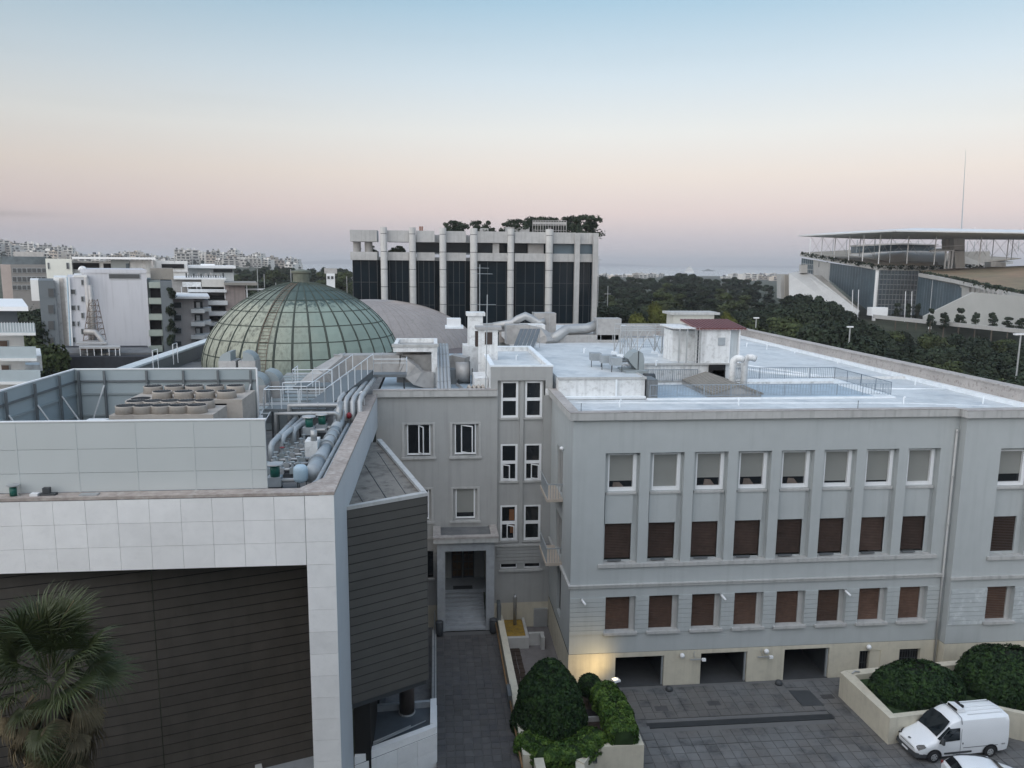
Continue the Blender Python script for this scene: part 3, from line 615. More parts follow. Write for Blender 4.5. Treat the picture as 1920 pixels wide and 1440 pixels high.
# stair tower
T=FY(55.0)
mb=MB(); mb.wall(T,3.95,8.45,18.0,20.1,[(4.45,7.95,17.0,19.1,.28)]); mb.box(3.95,4.2,55.02,68.5,17.7,20.1); mb.box(8.2,8.45,55.02,68.5,17.7,20.1); mb.box(4.2,8.2,68.2,68.5,17.7,20.1); mb.build('tower_wall',M['oldwhite'],EW)
MB().wall(T,3.93,8.47,18.5,20.1,[(4.45,7.95,17.0,19.1,.1)],w=.02).build('tower_front',M['stucco2'],EW)
MB().box(4.2,8.2,55.3,68.2,19.5,19.75).build('tower_roof',M['roofwhite'],EW)
mb=MB(); mb.box(3.9,8.5,54.96,55.28,20.1,20.22); mb.box(3.9,4.25,55.28,68.5,20.1,20.2); mb.box(8.15,8.5,55.28,68.5,20.1,20.2); mb.box(4.25,8.15,68.15,68.5,20.1,20.2); mb.build('tower_coping',M['upstand'],EW)
MB().prism([(4.2,55.3),(8.2,55.3),(8.2,68.2),(4.2,68.2)],19.751,19.756) 
TR=FY(55.28); cols_=[(4.72,5.98),(6.5,7.76)]; rows=[(16.3,19.0),(11.5,14.3),(6.85,9.6)]
holes=[(a,b,c,d,.12) for a,b in cols_ for c,d in rows]
slits=[(4.72,5.98,4.75,5.1,.12),(6.5,7.76,4.75,5.1,.12)]
mb=MB(); mb.wall(TR,4.45,7.85,6.6,19.1,holes); mb.wall(T,4.45,7.85,2.0,6.6,slits); mb.quad((4.45,55,6.6),(4.45,55.28,6.6),(4.45,55.28,19.1),(4.45,55,19.1)); mb.quad((7.85,55,6.6),(7.85,55.28,6.6),(7.85,55.28,19.1),(7.85,55,19.1)); mb.quad((4.45,55,6.6),(7.85,55,6.6),(7.85,55.28,6.6),(4.45,55.28,6.6))
mb.build('recess_panel',M['stucco2'],EW)
MB().box(6.1,6.38,55.13,55.27,6.62,19.05).build('mullion_pier',M['stucco2'],EW)
MB().box(4.3,8.0,54.88,55.0,6.48,6.62).build('sill',M['trim'],EW)
orange=mat('orange_curtain',(.17,.075,.035),.8,var=.1)
for ci,(a,b) in enumerate(cols_):
    for ri,(c,d) in enumerate(rows):
        G=FY(55.36); f=MB(); zm=(c+d)/2+.02
        f.fbox(G,a,a+.13,-.05,.1,c,d); f.fbox(G,b-.16,b,-.05,.1,c,d)
        for z0,z1 in ((c,c+.15),(zm-.12,zm+.1),(d-.12,d)): f.fbox(G,a+.13,b-.16,-.05,.1,z0,z1)
        w_=f.build('window',M['frame'],EW)
        MB().fbox(G,a+.13,b-.16,-.04,-.02,c+.15,zm-.12).build('pane',M['glass'],w_); MB().fbox(G,a+.13,b-.16,-.04,-.02,zm+.1,d-.12).build('pane',M['glass'],w_)
        MB().fbox(TR,a-.1,b+.06,-.1,.12,c-.14,c-.01).build('sill',M['trim'],EW)
        if ri==2 and ci==0:
            MB().fbox(G,a+.68,b-.2,-.019,-.01,zm+.15,d-.35).build('curtain',orange,w_); MB().fbox(G,a+.75,b-.18,-.019,-.01,c+.55,zm-.2).build('curtain',orange,w_)
        if (ri,ci) in ((1,1),(2,0),(1,0)):
            h=a+.13 if ci==0 and ri==1 else a+.5; H=Fr((h,55.25,0),Vector((.85,-.52,0)),Vector((-.52,-.85,0))) ; L=.62; f=MB(); z0,z1=c+.17,zm-.14
            f.fbox(H,0,.06,-.03,.03,z0,z1); f.fbox(H,L-.06,L,-.03,.03,z0,z1); f.fbox(H,.06,L-.06,-.03,.03,z0,z0+.06); f.fbox(H,.06,L-.06,-.03,.03,z1-.06,z1)
            f.build('open_sash',M['frame'],EW)
for a,b,c,d,r in slits:
    G=FY(55.1); f=MB(); f.fbox(G,a,a+.06,-.02,.06,c,d); f.fbox(G,b-.06,b,-.02,.06,c,d); f.fbox(G,a,b,-.02,.06,c,c+.06); w_=f.build('window',M['frame'],EW); MB().fbox(G,a,b,-.05,-.02,c,d).build('pane',M['glass'],w_)
MB().box(4.6,7.9,54.86,55.0,4.5,4.66).build('sill',M['trim'],EW)
# porch: piers, lintel, flat roof, steps, double door
PO=M['marble']
for a,b in ((-.02,.55),(3.5,4.1)):
    MB().box(a,b,52.7,53.3,1.0,7.1).build('porch_pier',PO,EW)
MB().box(-.02,4.1,52.7,53.3,7.1,7.78).build('porch_lintel',PO,EW)
for a,b in ((-.02,.2),(3.88,4.1)): MB().box(a,b,53.3,54.97,1.0,7.78).build('porch_side',PO,EW)
MB().box(-.28,4.36,52.45,54.94,7.78,8.1).build('porch_cornice',M['trim'],EW); MB().box(.25,3.85,52.9,54.9,8.1,8.13).build('porch_roof',M['roofdark'],EW)
m=MB(); m.box(-.3,4.38,52.42,52.9,8.1,8.25); m.box(-.3,.25,52.9,54.94,8.1,8.25); m.box(3.85,4.38,52.9,54.94,8.1,8.25); m.build('porch_coping',M['coping'],EW)
for k in range(10):
    MB().box(.55,3.5,52.75+k*.38,56.7,1.0+k*.16,1.0+(k+1)*.16-.0).build('step',PO,EW)
MB().box(.2,3.88,56.2,58.6,2.4,2.63).build('porch_floor',PO,EW); MB().box(1.2,2.7,56.3,56.9,2.63,2.66).build('door_mat',M['dark'],EW)
MB().box(.1,.3,55,58.6,2.6,7.0).build('porch_inner_wall',M['beige'],EW); MB().box(3.75,3.95,55,58.6,2.6,7.0).build('porch_inner_wall',M['beige'],EW); MB().box(.3,3.75,55.2,58.7,6.96,7.1).build('porch_ceiling',M['trim'],EW)
MB().box(.3,3.75,58.6,58.75,2.6,7.0).build('porch_back_wall',M['stucco2'],EW)
carved=mat('carved_door',(.085,.045,.02),.5,var=.5,scale=9,dirt=4,dirts=.8,dcol=(.015,.01,.008),bump=.6)
for k in range(2):
    x=1.12+k*.92; d_=MB().box(x,x+.88,58.5,58.58,2.63,5.3).build('door_leaf',M['dark'],EW)
    for j in range(4):
        for i in range(2): MB().box(x+.08+i*.38,x+.42+i*.38,58.44,58.5,2.8+j*.62,3.34+j*.62).build('door_panel',carved,d_)
o=MB().cyl((-.05,52.2,1.0),(-.05,52.2,2.35),.02,6); 
for (x,y),l in (((.12,52.1),'dark litter bin at the left foot of the entrance steps'),((4.0,52.2),'dark litter bin at the right foot of the entrance steps')):
    r=thing('litter_bin',l,'bin',(x,y,1)); MB().lathe((x,y,1.0),[(.22,.05),(.26,.1),(.28,.95),(.24,1.0)],14).build('bin_body',M['plastic'],r,True); MB().lathe((x,y,2.0),[(.28,0),(.28,.08),(.1,.14)],14).build('lid',M['dark'],r,True)
# alley right wall, yard behind it, yellow rail
RW_=MB(); RW_.prism([(4.45,37),(4.95,37),(4.78,53.5),(4.36,53.5)],-.4,1.75); o=RW_.build('retaining_wall',M['beige']); tag(o,'low beige retaining wall between the alley and the sunken yard','wall')
HR=thing('handrail','thin yellow brown handrail running down the right side of the alley','handrail',(4.3,45,1))
MB().tube([(4.15,52.4,1.9),(4.25,44.5,1.55),(4.28,44.0,1.5)],.06,8).build('rail',M['wood'],HR,True); MB().tube([(4.3,42.6,1.45),(4.36,36.5,1.4)],.06,8).build('rail',M['wood'],HR,True)
for y in (36.6,38.5,40.5,42.5,44.2,46,48,50,52.2): MB().cyl((4.32,y,1.0),(4.28,y,1.5),.02,6).build('bracket',M['dark'],HR)
MB().box(4.2,4.45,42.7,44.0,1.0,1.75).build('grey_box',M['steelblue'],HR)
o=MB().box(5.05,8.42,44,54.95,-.02,.02).build('yard_floor',mat('yard_concrete',(.16,.15,.15),.9,var=.15,dirt=1.2,dirts=.5,dcol=(.1,.095,.09))); o['kind']='structure'
mb=MB()
for k in range(15):
    for q in range(2): mb.obox((5.3+q*.4+random.uniform(-.03,.03),45.6+k*.58,.03),.36,.5,.07,random.uniform(-.05,.05))
o=mb.build('rubble_strip',M['soil']); o['kind']='stuff'
YP=thing('yellow_pad','yellow painted pad with pale curb in the corner of the yard','pad',(5.6,54,0))
MB().box(4.82,6.35,51.9,54.7,.02,.75).build('pad_top',M['yellow'],YP); m=MB(); m.box(4.8,6.55,51.6,51.9,0,.85); m.box(6.35,6.55,51.9,54.8,0,.85); m.build('curb',M['trim'],YP)
m=MB(); m.box(6.57,7.7,52.0,52.25,0,.95); m.box(7.4,7.65,51.3,52.0,0,.95); o=m.build('yard_curb',M['trim']); tag(o,'short pale curb wall beside the yellow pad in the yard','curb')
o=MB().tube([(5.75,53.9,.75),(5.75,53.9,2.9),(5.75,53.8,3.1)],.13,10).build('exhaust_pipe',M['galv'],smooth=True); tag(o,'upright metal exhaust pipe rising from the yellow pad','pipe')
o=MB().box(7.3,8.35,54.8,54.97,.05,1.5).build('meter_cabinet',M['galv']); tag(o,'pale metal door low in the tower wall behind the yard curb','cabinet')
o=MB().box(4.35,4.6,52.6,53.6,1.0,2.9).build('gas_cabinet',M['steelblue']); tag(o,'blue grey steel cabinet beside the right porch pier','cabinet')

# ============ left: museum building with marble frame and dark plank walls ============
MU=thing('museum_building','museum building with pale marble frame, slatted dark walls and plant roof','building',(-10,31,0))
FL=FY(31.0); TX=-4.2
# backing body
m=MB(); m.box(-24,TX-1.17,31.03,31.6,15.12,18.08); m.box(TX-1.17,TX-.02,31.03,31.6,-.2,18.08); m.build('frame_core',M['joint'],MU)
tw_,th_=1.22,.985
t1=slab(M['tile'],1,1)
def tileface(me_name,F,u0,u1,v0,v1,nu,nv,parent,name,mt,th=.03,gap=.012,w=0,maxn=300):
    du=(u1-u0)/nu; dv=(v1-v0)/nv
    me=MB().fbox(Fr((0,0,0),F.U,F.N),-du/2+gap/2,du/2-gap/2,0,th,-dv/2+gap/2,dv/2-gap/2).build(me_name,mt,data_only=True)
    for j in range(nv):
        for i in range(nu): inst(me,name,parent,F.p(u0+du*(i+.5),w+random.uniform(-.002,.002),v0+dv*(j+.5)))
for j in range(3):   # fascia rows; joints break against the pillar course
    tileface('tile_mesh',FL,-24.0+.3,TX-1.19,15.1+j*th_,15.1+(j+1)*th_,15,1,MU,'marble_tile',M['tile'])
tileface('tile_mesh_p',FL,TX-1.18,TX,0.2,15.1,1,15,MU,'marble_tile',M['tile']); tileface('tile_mesh_q',FL,TX-1.18,TX,15.1,18.06,1,3,MU,'marble_tile',M['tile'])
# side wall of the frame along the alley
MB().box(TX-.6,TX,31.0,35.4,-.2,18.08).build('side_pier',mat('smooth_grey_render',(.56,.58,.60),.7,var=.05,scale=.8),MU)
MB().box(TX-.6,TX,35.4,54.9,15.8,18.08).build('parapet_wall',mat('smooth_grey_render',(.4,.42,.45)),MU)
co=mat('brown_coping',(.36,.31,.28),.95,var=.3,scale=4,dirt=3,dirts=.75,dcol=(.52,.48,.45),bump=.4)
m=MB(); m.prism([(-24,30.97),(TX+.02,30.97),(TX+.02,33.2),(-4.9,33.2),(-5.7,31.65),(-24,31.65)],18.08,18.2); m.box(-4.9,TX+.02,33.2,54.7,18.08,18.2); m.build('coping',co,MU)
MB().box(-4.92,-4.89,33.2,54.7,16.9,18.1).build('parapet_inner',M['concrete'],MU)
# dark recessed plank wall, 18 degrees off the frame; slight fold
def plankwall(F,u0,u1,v0,v1,h,mt,parent,seams=()):
    us=[u0]+list(seams)+[u1]; n=int(round((v1-v0)/h)); hh=(v1-v0)/n
    for a,b in zip(us,us[1:]):
        me=MB(); me.fbox(Fr((0,0,0),F.U,F.N),a+.006,b-.006,0,.035,-hh/2+.022,hh/2-.022); me=me.build('plank_mesh',mt,data_only=True)
        for j in range(n): inst(me,'plank',parent,F.p(0,0,v0+hh*(j+.5)))
    MB().fbox(F,u0,u1,-.08,-.002,v0,v1).build('plank_backing',M['plankgap'],parent)
an=R(18.3); D1=Fr((-5.37,35.4,0),(-math.cos(an),-math.sin(an),0),(math.sin(an),-math.cos(an),0))
# u grows leftwards, towards the camera
plankwall(D1,0,7.35,3.6,15.6,.46,M['plank'],MU)
an2=R(15.5); o2=D1.p(7.35,0,0); D2=Fr(o2,(-math.cos(an2),-math.sin(an2),0),(math.sin(an2),-math.cos(an2),0)); plankwall(D2,.03,10,3.6,15.6,.46,M['plank'],MU)
MB().box(-24,-5.37,31.6,36,15.12,15.3).build('soffit',M['dark'],MU)
MB().fbox(D1,0,3.2,0,.9,2.2,3.62).build('ledge',M['marble'],MU); MB().fbox(D1,3.2,3.5,0,1.2,2.0,3.9).build('ledge',M['trim'],MU)
# wedge volume
A=Vector((TX,35.2,0)); Bp=Vector((-.52,37.2,0)); Cc=Vector((-3.6,49.2,0)); Dd=Vector((TX,49.2,0))
u=(Bp-A).normalized(); W1=Fr(A,u,(u.y,-u.x,0)); Lw=(Bp-A).length
plankwall(W1,0,Lw,6.2,16.05,.447,M['wedgeplank'],MU)
u=(Cc-Bp).normalized(); W2=Fr(Bp,u,(u.y,-u.x,0)); plankwall(W2,.0,(Cc-Bp).length,6.2,16.05,.447,M['wedgeplank'],MU)
MB().prism([(A.x,A.y+.1),(Bp.x-.1,Bp.y+.1),(Cc.x-.08,Cc.y),(TX,Cc.y)],5.9,6.2).build('wedge_soffit',M['dark'],MU)
MB().prism([(A.x,A.y+.15),(Bp.x-.2,Bp.y+.15),(Cc.x-.1,Cc.y),(TX,Cc.y)],15.7,16.0).build('wedge_roof',M['wedgeroof'],MU)
m=MB(); c=.2
m.prism([(A.x,A.y-.06),(Bp.x+.06,Bp.y-.06),(Bp.x-.18,Bp.y+.2),(A.x,A.y+.2)],16.05,16.22); m.build('wedge_coping',M['trim'],MU)
m=MB(); m.prism([(Bp.x+.06,Bp.y-.04),(Cc.x+.06,Cc.y),(Cc.x-.25,Cc.y),(Bp.x-.25,Bp.y+.15)],16.05,16.22); m.build('wedge_coping',M['trim'],MU)
mb=MB(); mb.tube([(-2.3,36.3,16.01),(-4.1,43.5,16.01)],.03,4); mb.tube([(-1.4,37.0,16.01),(-3.6,46.5,16.01)],.02,4); mb.tube([(-3.4,35.9,16.01),(-4.15,38.6,16.01)],.02,4); mb.build('roof_seam',M['dark'],MU)
# column and terrace under the wedge
MB().cyl((-1.75,40.1,2.6),(-1.75,40.1,6.2),.42,28).build('column',mat('brown_column',(.075,.058,.050),.45,var=.1,streak=.1),MU,True); MB().cyl((-1.75,40.1,2.6),(-1.75,40.1,2.68),.46,28).build('column_ring',M['trim'],MU)
TE=MU
MB().prism([(TX,35.7),(-.12,38.1),(-.12,40.6),(TX,40.4)],-.4,2.6).build('terrace_floor',mat('terrace_slate',(.085,.10,.115),.45,var=.2,dirt=1.5,dirts=.3),TE)
m=MB(); m.prism([(TX,35.7),(-.10,38.0),(-.10,38.4),(TX,36.15)],2.6,3.0); m.build('terrace_coping',M['tile'],TE)
MB().prism([(-.45,38.3),(-.1,38.4),(-.1,40.75),(-.45,40.7)],2.6,3.0).build('terrace_coping',M['tile'],TE); MB().prism([(TX,40.2),(-.45,40.5),(-.45,40.7),(TX,40.45)],2.6,2.95).build('terrace_coping',M['marble'],TE)
v=Vector((-.10,37.97,0))-Vector((TX,35.65,0)); TW=Fr((TX,35.65,0),v,(v.y,-v.x,0)); MB().fbox(TW,0,v.length,-.1,-.001,-.4,2.6).build('terrace_core',M['joint'],TE)
tileface('tile_mesh_t',TW,0,v.length,-.2,2.6,4,3,TE,'marble_tile',M['tile']); TS=FX(-.10,1); tileface('tile_mesh_u',TS,38.0,40.7,-.1,2.6,2,3,TE,'marble_tile',M['tile'],th=.02)
m=MB(); m.tube([(TX+.1,36.6,2.75),(-.7,38.8,2.85)],.035,6); m.tube([(TX+.1,36.9,2.68),(-1.5,38.6,2.72)],.05,6); o=m.build('terrace_pipe',M['galv'],smooth=True); tag(o,'thin metal pipes lying along the terrace edge under the dark wedge','pipe')
MB().box(-3.4,-3.3,40.6,54.9,-.4,6.2).build('glass_wall',M['darkglass'],MU)
MB().box(TX,-3.4,36,54.9,-.4,6.0).build('core_wall',M['plankgap'],MU)
MB().box(-3.3,-.35,40.75,54.9,-.35,.3).build('light_court',M['roofdark'],MU)
AR=railing('alley_railing',[(-.22,40.9,1.2),(-.22,52.5,1.2)],1.5,M['steelblue'],'thin dark rod railing along the left side of the alley',bars=False,post=3.0,mid=(.3,.55,.8))
m=MB().box(-.4,-.12,40.75,52.7,-.4,1.2).build('alley_curb',M['trim']); tag(m,'pale curb under the rod railing left of the alley','curb')
# plant roof floor and far parapet, left building's long rim
MB().box(-26,-4.9,31.62,84,16.6,16.9).build('roof',M['roofdark'],MU)
m=MB(); m.box(-26.9,-26.1,48.5,97,16.0,18.25); m.build('parapet',mat('rim_paint',(.44,.50,.53),.7,var=.1,streak=.2),MU)
MB().box(-27.1,-25.9,48.5,97.2,18.25,18.42).build('coping',mat('rim_top',(.60,.64,.65),.7,var=.12,dirt=2,dirts=.3),MU)
for y in (72.5,78.0):
    r=thing('hoop_ladder_rail','white steel hoop on the long pale rim parapet, %s'%('nearer the screen' if y<75 else 'farther from the screen'),'hoop',(-26,y,18.2))
    MB().tube([(-25.7,y,17.4),(-25.7,y,19.4),(-25.7,y+1.3,19.4),(-25.7,y+1.3,17.4)],.04,6).build('hoop',M['white'],r)
m=MB(); m.box(-25.9,-25.86,48.5,97,16.9,18.2); m.build('rim_inner',M['steelblue'],MU)
# ============ plant roof: screens, chillers, pipes ============
SC=thing('plant_screen','tall pale grey panelled screen round the roof plant, braced inside','screen',(-7,31.7,18.2))
zt=21.1; FSn=FY(31.72)
xsn=[-24.4,-21.2,-18.97,-16.68,-14.4,-12.12,-9.85,-7.62,-6.98]
for a,b in zip(xsn,xsn[1:]):
    for c,d in ((18.2,19.0),(19.0,19.98),(19.98,zt)):
        MB().fbox(FSn,a+.01,b-.01,0,.03,c+.01,d-.01).build('screen_panel',M['screen'],SC)
MB().fbox(FSn,-24.4,-6.98,-.04,-.002,18.2,zt).build('screen_backing',M['joint_l'],SC)
for x in xsn[1:-1]: MB().fbox(FSn,x-.03,x+.03,.0,.04,18.2,zt-.02).build('cover_strip',M['screen'],SC)
MB().box(-24.4,-6.95,31.66,31.8,zt,zt+.05).build('screen_cap',M['white'],SC)
# back screen seen from inside, and the left one
XB0,XB1,YB=-21.2,-10.8,47.2
MB().box(XB0,XB1,YB,YB+.06,16.9,zt).build('screen_panel',M['screenback'],SC); MB().box(XB0-.06,XB0,31.7,YB,16.9,zt).build('screen_panel',M['screenback'],SC)
MB().box(XB0-.08,XB1+.02,YB-.04,YB+.1,zt,zt+.07).build('screen_cap',M['white'],SC); MB().box(XB0-.1,XB0+.04,31.8,YB,zt,zt+.07).build('screen_cap',M['white'],SC)
MB().box(XB1,XB1+.08,YB-.1,YB+.1,16.9,zt+.05).build('end_post',M['frame'],SC)
for z,c in ((20.35,M['steelblue']),(19.6,M['bluegrey']),(18.3,M['bluegrey'])):
    MB().box(XB0+.02,XB1,YB-.09,YB-.01,z,z+.12).build('rail',c,SC); MB().box(XB0+.01,XB0+.09,31.8,YB,z,z+.12).build('rail',c,SC)
for x in (-20.95,-19.5,-17.1,-15.0,-13.0,-11.1):
    MB().box(x-.06,x+.06,YB-.2,YB-.09,16.9,zt-.05).build('post',M['steelblue'],SC)
    if x>-19.6: MB().tube([(x,YB-.2,20.2),(x-.5,YB-2.0,17.2)],.05,6).build('brace',M['galv'],SC)
for y in (34.6,37,39.5,42.3,45):
    MB().box(XB0+.09,XB0+.2,y-.06,y+.06,16.9,zt-.05).build('post',M['steelblue'],SC); MB().tube([(XB0+.2,y,19.9),(XB0+1.9,y,17.0)],.05,6).build('brace',M['galv'],SC)
# chillers
def chiller(x0,x1,y0,y1,z,nf,label,flat=()):
    r=thing('chiller',label,'chiller',((x0+x1)/2,y0,16.9)); h=.55
    MB().box(x0,x1,y0,y1,z-.22,z).build('fan_deck',M['chiller'],r); MB().box(x0+.1,x1-.9,y0+.15,y1-.15,16.95,z-.22).build('coil',M['black'],r)
    MB().box(x1-.85,x1,y0+.02,y1-.02,16.95,z-.222).build('end_casing',M['chiller'],r); MB().box(x1-.01,x1+.015,y0+.4,y1-.4,17.3,z-.5).build('panel',M['chiller'],r)
    for x in (x0+.03,(x0+x1)/2-.5): MB().box(x,x+.18,y0+.03,y1-.03,16.95,z-.222).build('casing_post',M['chiller'],r)
    for j in range(2):
        for i in range(nf):
            x=x0+.62+i*(x1-x0-1.6)/(nf-1) if True else 0; y=y0+.62+j*(y1-y0-1.25)
            if (i,j) in flat: MB().lathe((x,y,z),[(.5,.0),(.5,.02)],20).build('fan_opening',M['black'],r); continue
            m=MB(); n=22; rr=[(.52,0),(.54,.0),(.50,.32),(.53,.40),(.50,.41),(.47,.38),(.46,.05)]
            vs=[]; 
            for q,hh in rr: vs+=[(x+math.cos(2*math.pi*k/n)*q,y+math.sin(2*math.pi*k/n)*q,z+hh) for k in range(n)]
            m.add(vs,[(a*n+k,a*n+(k+1)%n,(a+1)*n+(k+1)%n,(a+1)*n+k) for a in range(len(rr)-1) for k in range(n)])
            fn=m.build('fan_ring',M['chiller'],r,True); MB().lathe((x,y,z),[(.455,.06),(.455,.405)],20).build('fan_throat',M['black'],fn); pass
            g_=MB(); 
            for k in range(8): a=math.pi*k/8; g_.tube([(x-math.cos(a)*.46,y-math.sin(a)*.46,z+.42),(x+math.cos(a)*.46,y+math.sin(a)*.46,z+.42)],.010,4)
            g_.build('fan_guard',M['dark'],fn)
    return r
c0=aZ(198,782,19.75); c1=aZ(444,766,19.75)
chiller(c0.x,-11.35,39.9,42.5,19.75,5,'nearer long tan chiller with ten round fan stacks inside the screen')
chiller(-17.0,-10.75,43.4,46.6,19.9,5,'farther tan chiller with raised fan stacks close to the back screen',flat=((0,0),))
r=thing('cable_box','small white and blue sheet metal box left of the nearer chiller','box',(-17.3,40.5,17)); MB().box(-18.3,-16.9,40,42,16.9,19.2).build('casing',M['oldwhite'],r); MB().box(-17,-16.4,39.7,41.7,16.9,19.35).build('side_casing',M['bluegrey'],r)
# things on the front coping
r=thing('green_motor','small teal motor under a round cover on the coping, far left','motor',(-16.6,31.4,18.2)); MB().cyl((-16.75,31.35,18.22),(-16.75,31.35,18.55),.15,14).build('motor_body',M['green'],r,True); MB().cyl((-16.75,31.35,18.62),(-16.75,31.35,18.65),.24,16).build('cover',M['galv'],r); MB().tube([(-16.55,31.25,18.2),(-16.55,31.25,18.62)],.02,5).build('leg',M['galv'],r)
r=thing('black_spotlight','small black floodlight lying on the coping at the far left','floodlight',(-15.5,31.4,18.2)); MB().box(-15.65,-15.4,31.3,31.5,18.3,18.5).build('lamp_body',M['dark'],r); MB().box(-15.75,-15.15,31.25,31.5,18.2,18.28).build('base',M['plastic'],r); MB().box(-16.1,-15.8,31.2,31.45,18.2,18.3).build('junction_box',M['oldwhite'],r)
o=MB().box(-14.2,-13.5,31.1,31.4,18.2,18.25).build('metal_offcut',M['galv']); tag(o,'thin pale metal strip lying on the brown coping below the screen','strip')
# ---- piping court behind the corner
def pipe(pts,r,label,m='pipegrey',grp=None,n=10,collars=True,name='pipe'):
    rt=thing(name,label,'pipe',pts[0],grp); MB().tube(pts,r,n).build('pipe_run',M[m],rt,True)
    if collars:
        for p,q in zip(pts,pts[1:]):
            p,q=Vector(p),Vector(q); L=(q-p).length; k=int(L/2.2)
            for i in range(k): c=p+(q-p)*((i+.6)/k); d=(q-p).normalized()*.04; MB().cyl(c-d,c+d,r*1.13,n).build('pipe_band',M['bright'],rt)
    return rt
Zp=17.5
def q(px,py,z=Zp): return aZ(px,py,z)
# twin flat ducts along the parapet
for k,(l) in enumerate(('nearer to the parapet','farther from the parapet')):
    x=-5.07-k*.27; pipe([(x-.55,32.6,17.3),(x-.35,33.0,17.7),(x,34.2,17.75),(x,46.5,17.75)],.11,'long straight grey pipe beside the brown coping, the one '+l,collars=True,name='straight_pipe')
# big header with fat sections
HD=thing('header_pipe','thick grey insulated header pipe running along the pipe court','pipe',(-6.8,36,17.3))
HX=-5.88
MB().tube([(HX,36.0,17.55),(HX,37.9,17.6)],.40,20).build('pipe_drum',M['pipegrey'],HD,True); MB().cyl((HX,37.9,17.6),(HX,38.1,17.6),.48,20).build('flange',M['pipegrey'],HD)
MB().cyl((HX,38.1,17.6),(HX,40.9,17.65),.40,20,.30).build('pipe_cone',M['pipegrey'],HD,True); MB().tube([(HX,40.9,17.7),(HX,44.6,17.8)],.31,18).build('pipe_run',M['pipegrey'],HD,True)
for y in (41,42.4,43.6,44.6): MB().cyl((HX,y,17.72),(HX,y+.12,17.74),.40,20).build('flange',M['pipegrey'],HD)
MB().tube([(HX,44.7,17.8),(HX,46.5,17.9),(HX-.1,47.4,18.4)],.34,18).build('pipe_run',M['pipegrey'],HD,True)
MB().box(HX-1.0,HX-.35,40.2,41.3,17.2,18.2).build('white_box',M['oldwhite'],HD); MB().cyl((HX-.55,40.4,18.2),(HX-.55,40.4,18.75),.17,14).build('bright_stub',M['bright'],HD,True)
# pale blue tank
t=aY(563,870,35.6); TK=thing('expansion_tank','pale blue round-ended tank standing in the pipe court near the corner','tank',(t.x,35.6,17))
MB().lathe((t.x,35.6,17.3),[(.05,0),(.2,.03),(.31,.12),(.335,.25),(.335,.6),(.31,.75),(.2,.84),(.05,.87)],22).build('tank_body',M['tank'],TK,True)
for a in (0,2.1,4.2): MB().cyl((t.x+.25*math.cos(a),35.6+.25*math.sin(a),16.9),(t.x+.25*math.cos(a),35.6+.25*math.sin(a),17.4),.025,5).build('leg',M['dark'],TK)
# pumps with green motors
for (px,py,y),l in (((516,893,36.0),'teal pump motor under a round cover, nearest the screen corner'),((580,800,44.6),'teal pump motor in the middle of the pipe court'),((604,795,45.6),'teal pump motor deeper in the pipe court, right of another')):
    p=aY(px,py,y); z=p.z; r=thing('pump',l,'pump',(p.x,y,17)); MB().cyl((p.x,y,z),(p.x,y,z+.55),.22,14).build('motor',M['green'],r,True); MB().lathe((p.x,y,z+.58),[(.4,0),(.38,.05),(.1,.1)],16).build('motor_cover',M['galv'],r)
    MB().box(p.x-.35,p.x+.3,y-.25,y+.3,z-.45,z).build('pump_casing',M['pipegrey'],r); MB().box(p.x-.28,p.x+.28,y-.28,y+.28,16.9,z-.45).build('plinth',M['dark'],r); MB().cyl((p.x+.3,y,z-.2),(p.x+.9,y,z-.2),.1,10).build('outlet',M['bright'],r)
# three long pipes on the left of the court
for k,l in enumerate(('leftmost','middle','rightmost')):
    a=q(508+k*21,832-k*13,18.1); b=q(574+k*18,765,18.1); pipe([(a.x,a.y,16.95),(a.x,a.y,17.95),(a.x+.05,a.y+.25,18.1),(b.x,b.y,18.1)],.16,l+' of three grey lagged pipes slanting back across the pipe court','pipegrey',name='lagged_pipe')
a=q(500,905,17.05); pipe([(a.x-.3,a.y-.4,16.98),(a.x,a.y,17.05),(a.x+.55,a.y+3.2,17.1)],.14,'short grey pipe on the floor of the pipe court beside the screen corner',name='floor_pipe')
# manifold clutter: small branch pipes and valves (each row one manifold thing)
rnd=random.Random(4)
for j in range(7):
    y=37.6+j*1.02; r=thing('valve_manifold','small valve set of bright pipes and handwheels feeding the thick header','valves',(-8.4,y,17),'valve sets along the header pipe')
    MB().tube([(-8.6+j*.05,y,17.35),(-6.3,y,17.45)],.075,8).build('branch_pipe',M['galv'],r,True)
    for k in range(3):
        x=-8.2+k*.62+rnd.uniform(-.1,.1); v_=MB().cyl((x,y,17.3),(x,y,17.72+rnd.uniform(0,.12)),.07,8).build('valve',M['pipegrey'],r); MB().cyl((x,y,17.78),(x,y,17.8),.13,10).build('handwheel',M['red'] if (j==3 and k==0) else M['bluegrey'],v_)
        MB().box(x-.14,x+.14,y-.12,y+.12,17.2,17.5).build('valve_body',M['galv'] if k%2 else M['bluegrey'],v_)
    MB().box(-8.7,-6.2,y-.05,y+.05,16.9,17.2).build('support',M['dark'],r)
# transverse bright pipes under the walkway
for k,(l,y,z,x0) in enumerate((('lower',45.6,18.65,-9.4),('upper',46.6,18.95,-8.8))):
    pipe([(x0-.0,y,z-1.2),(x0,y,z),(-6.0,y,z),(-5.8,y,z-.1),(-5.8,y,z-.6)],.13 if k==0 else .17,l+' shiny pipe crossing in front of the steel walkway','bright',name='cross_pipe')
for k in range(2): pipe([(-5.85,46.2+k*.4,17.5+.2*k),(-5.85,46.2+k*.4,18.6),(-5.8,46.7+k*.4,19.0)],.2,('nearer','farther')[k]+' fat bright elbow beside the end of the crossing pipes','bright',name='pipe_elbow')
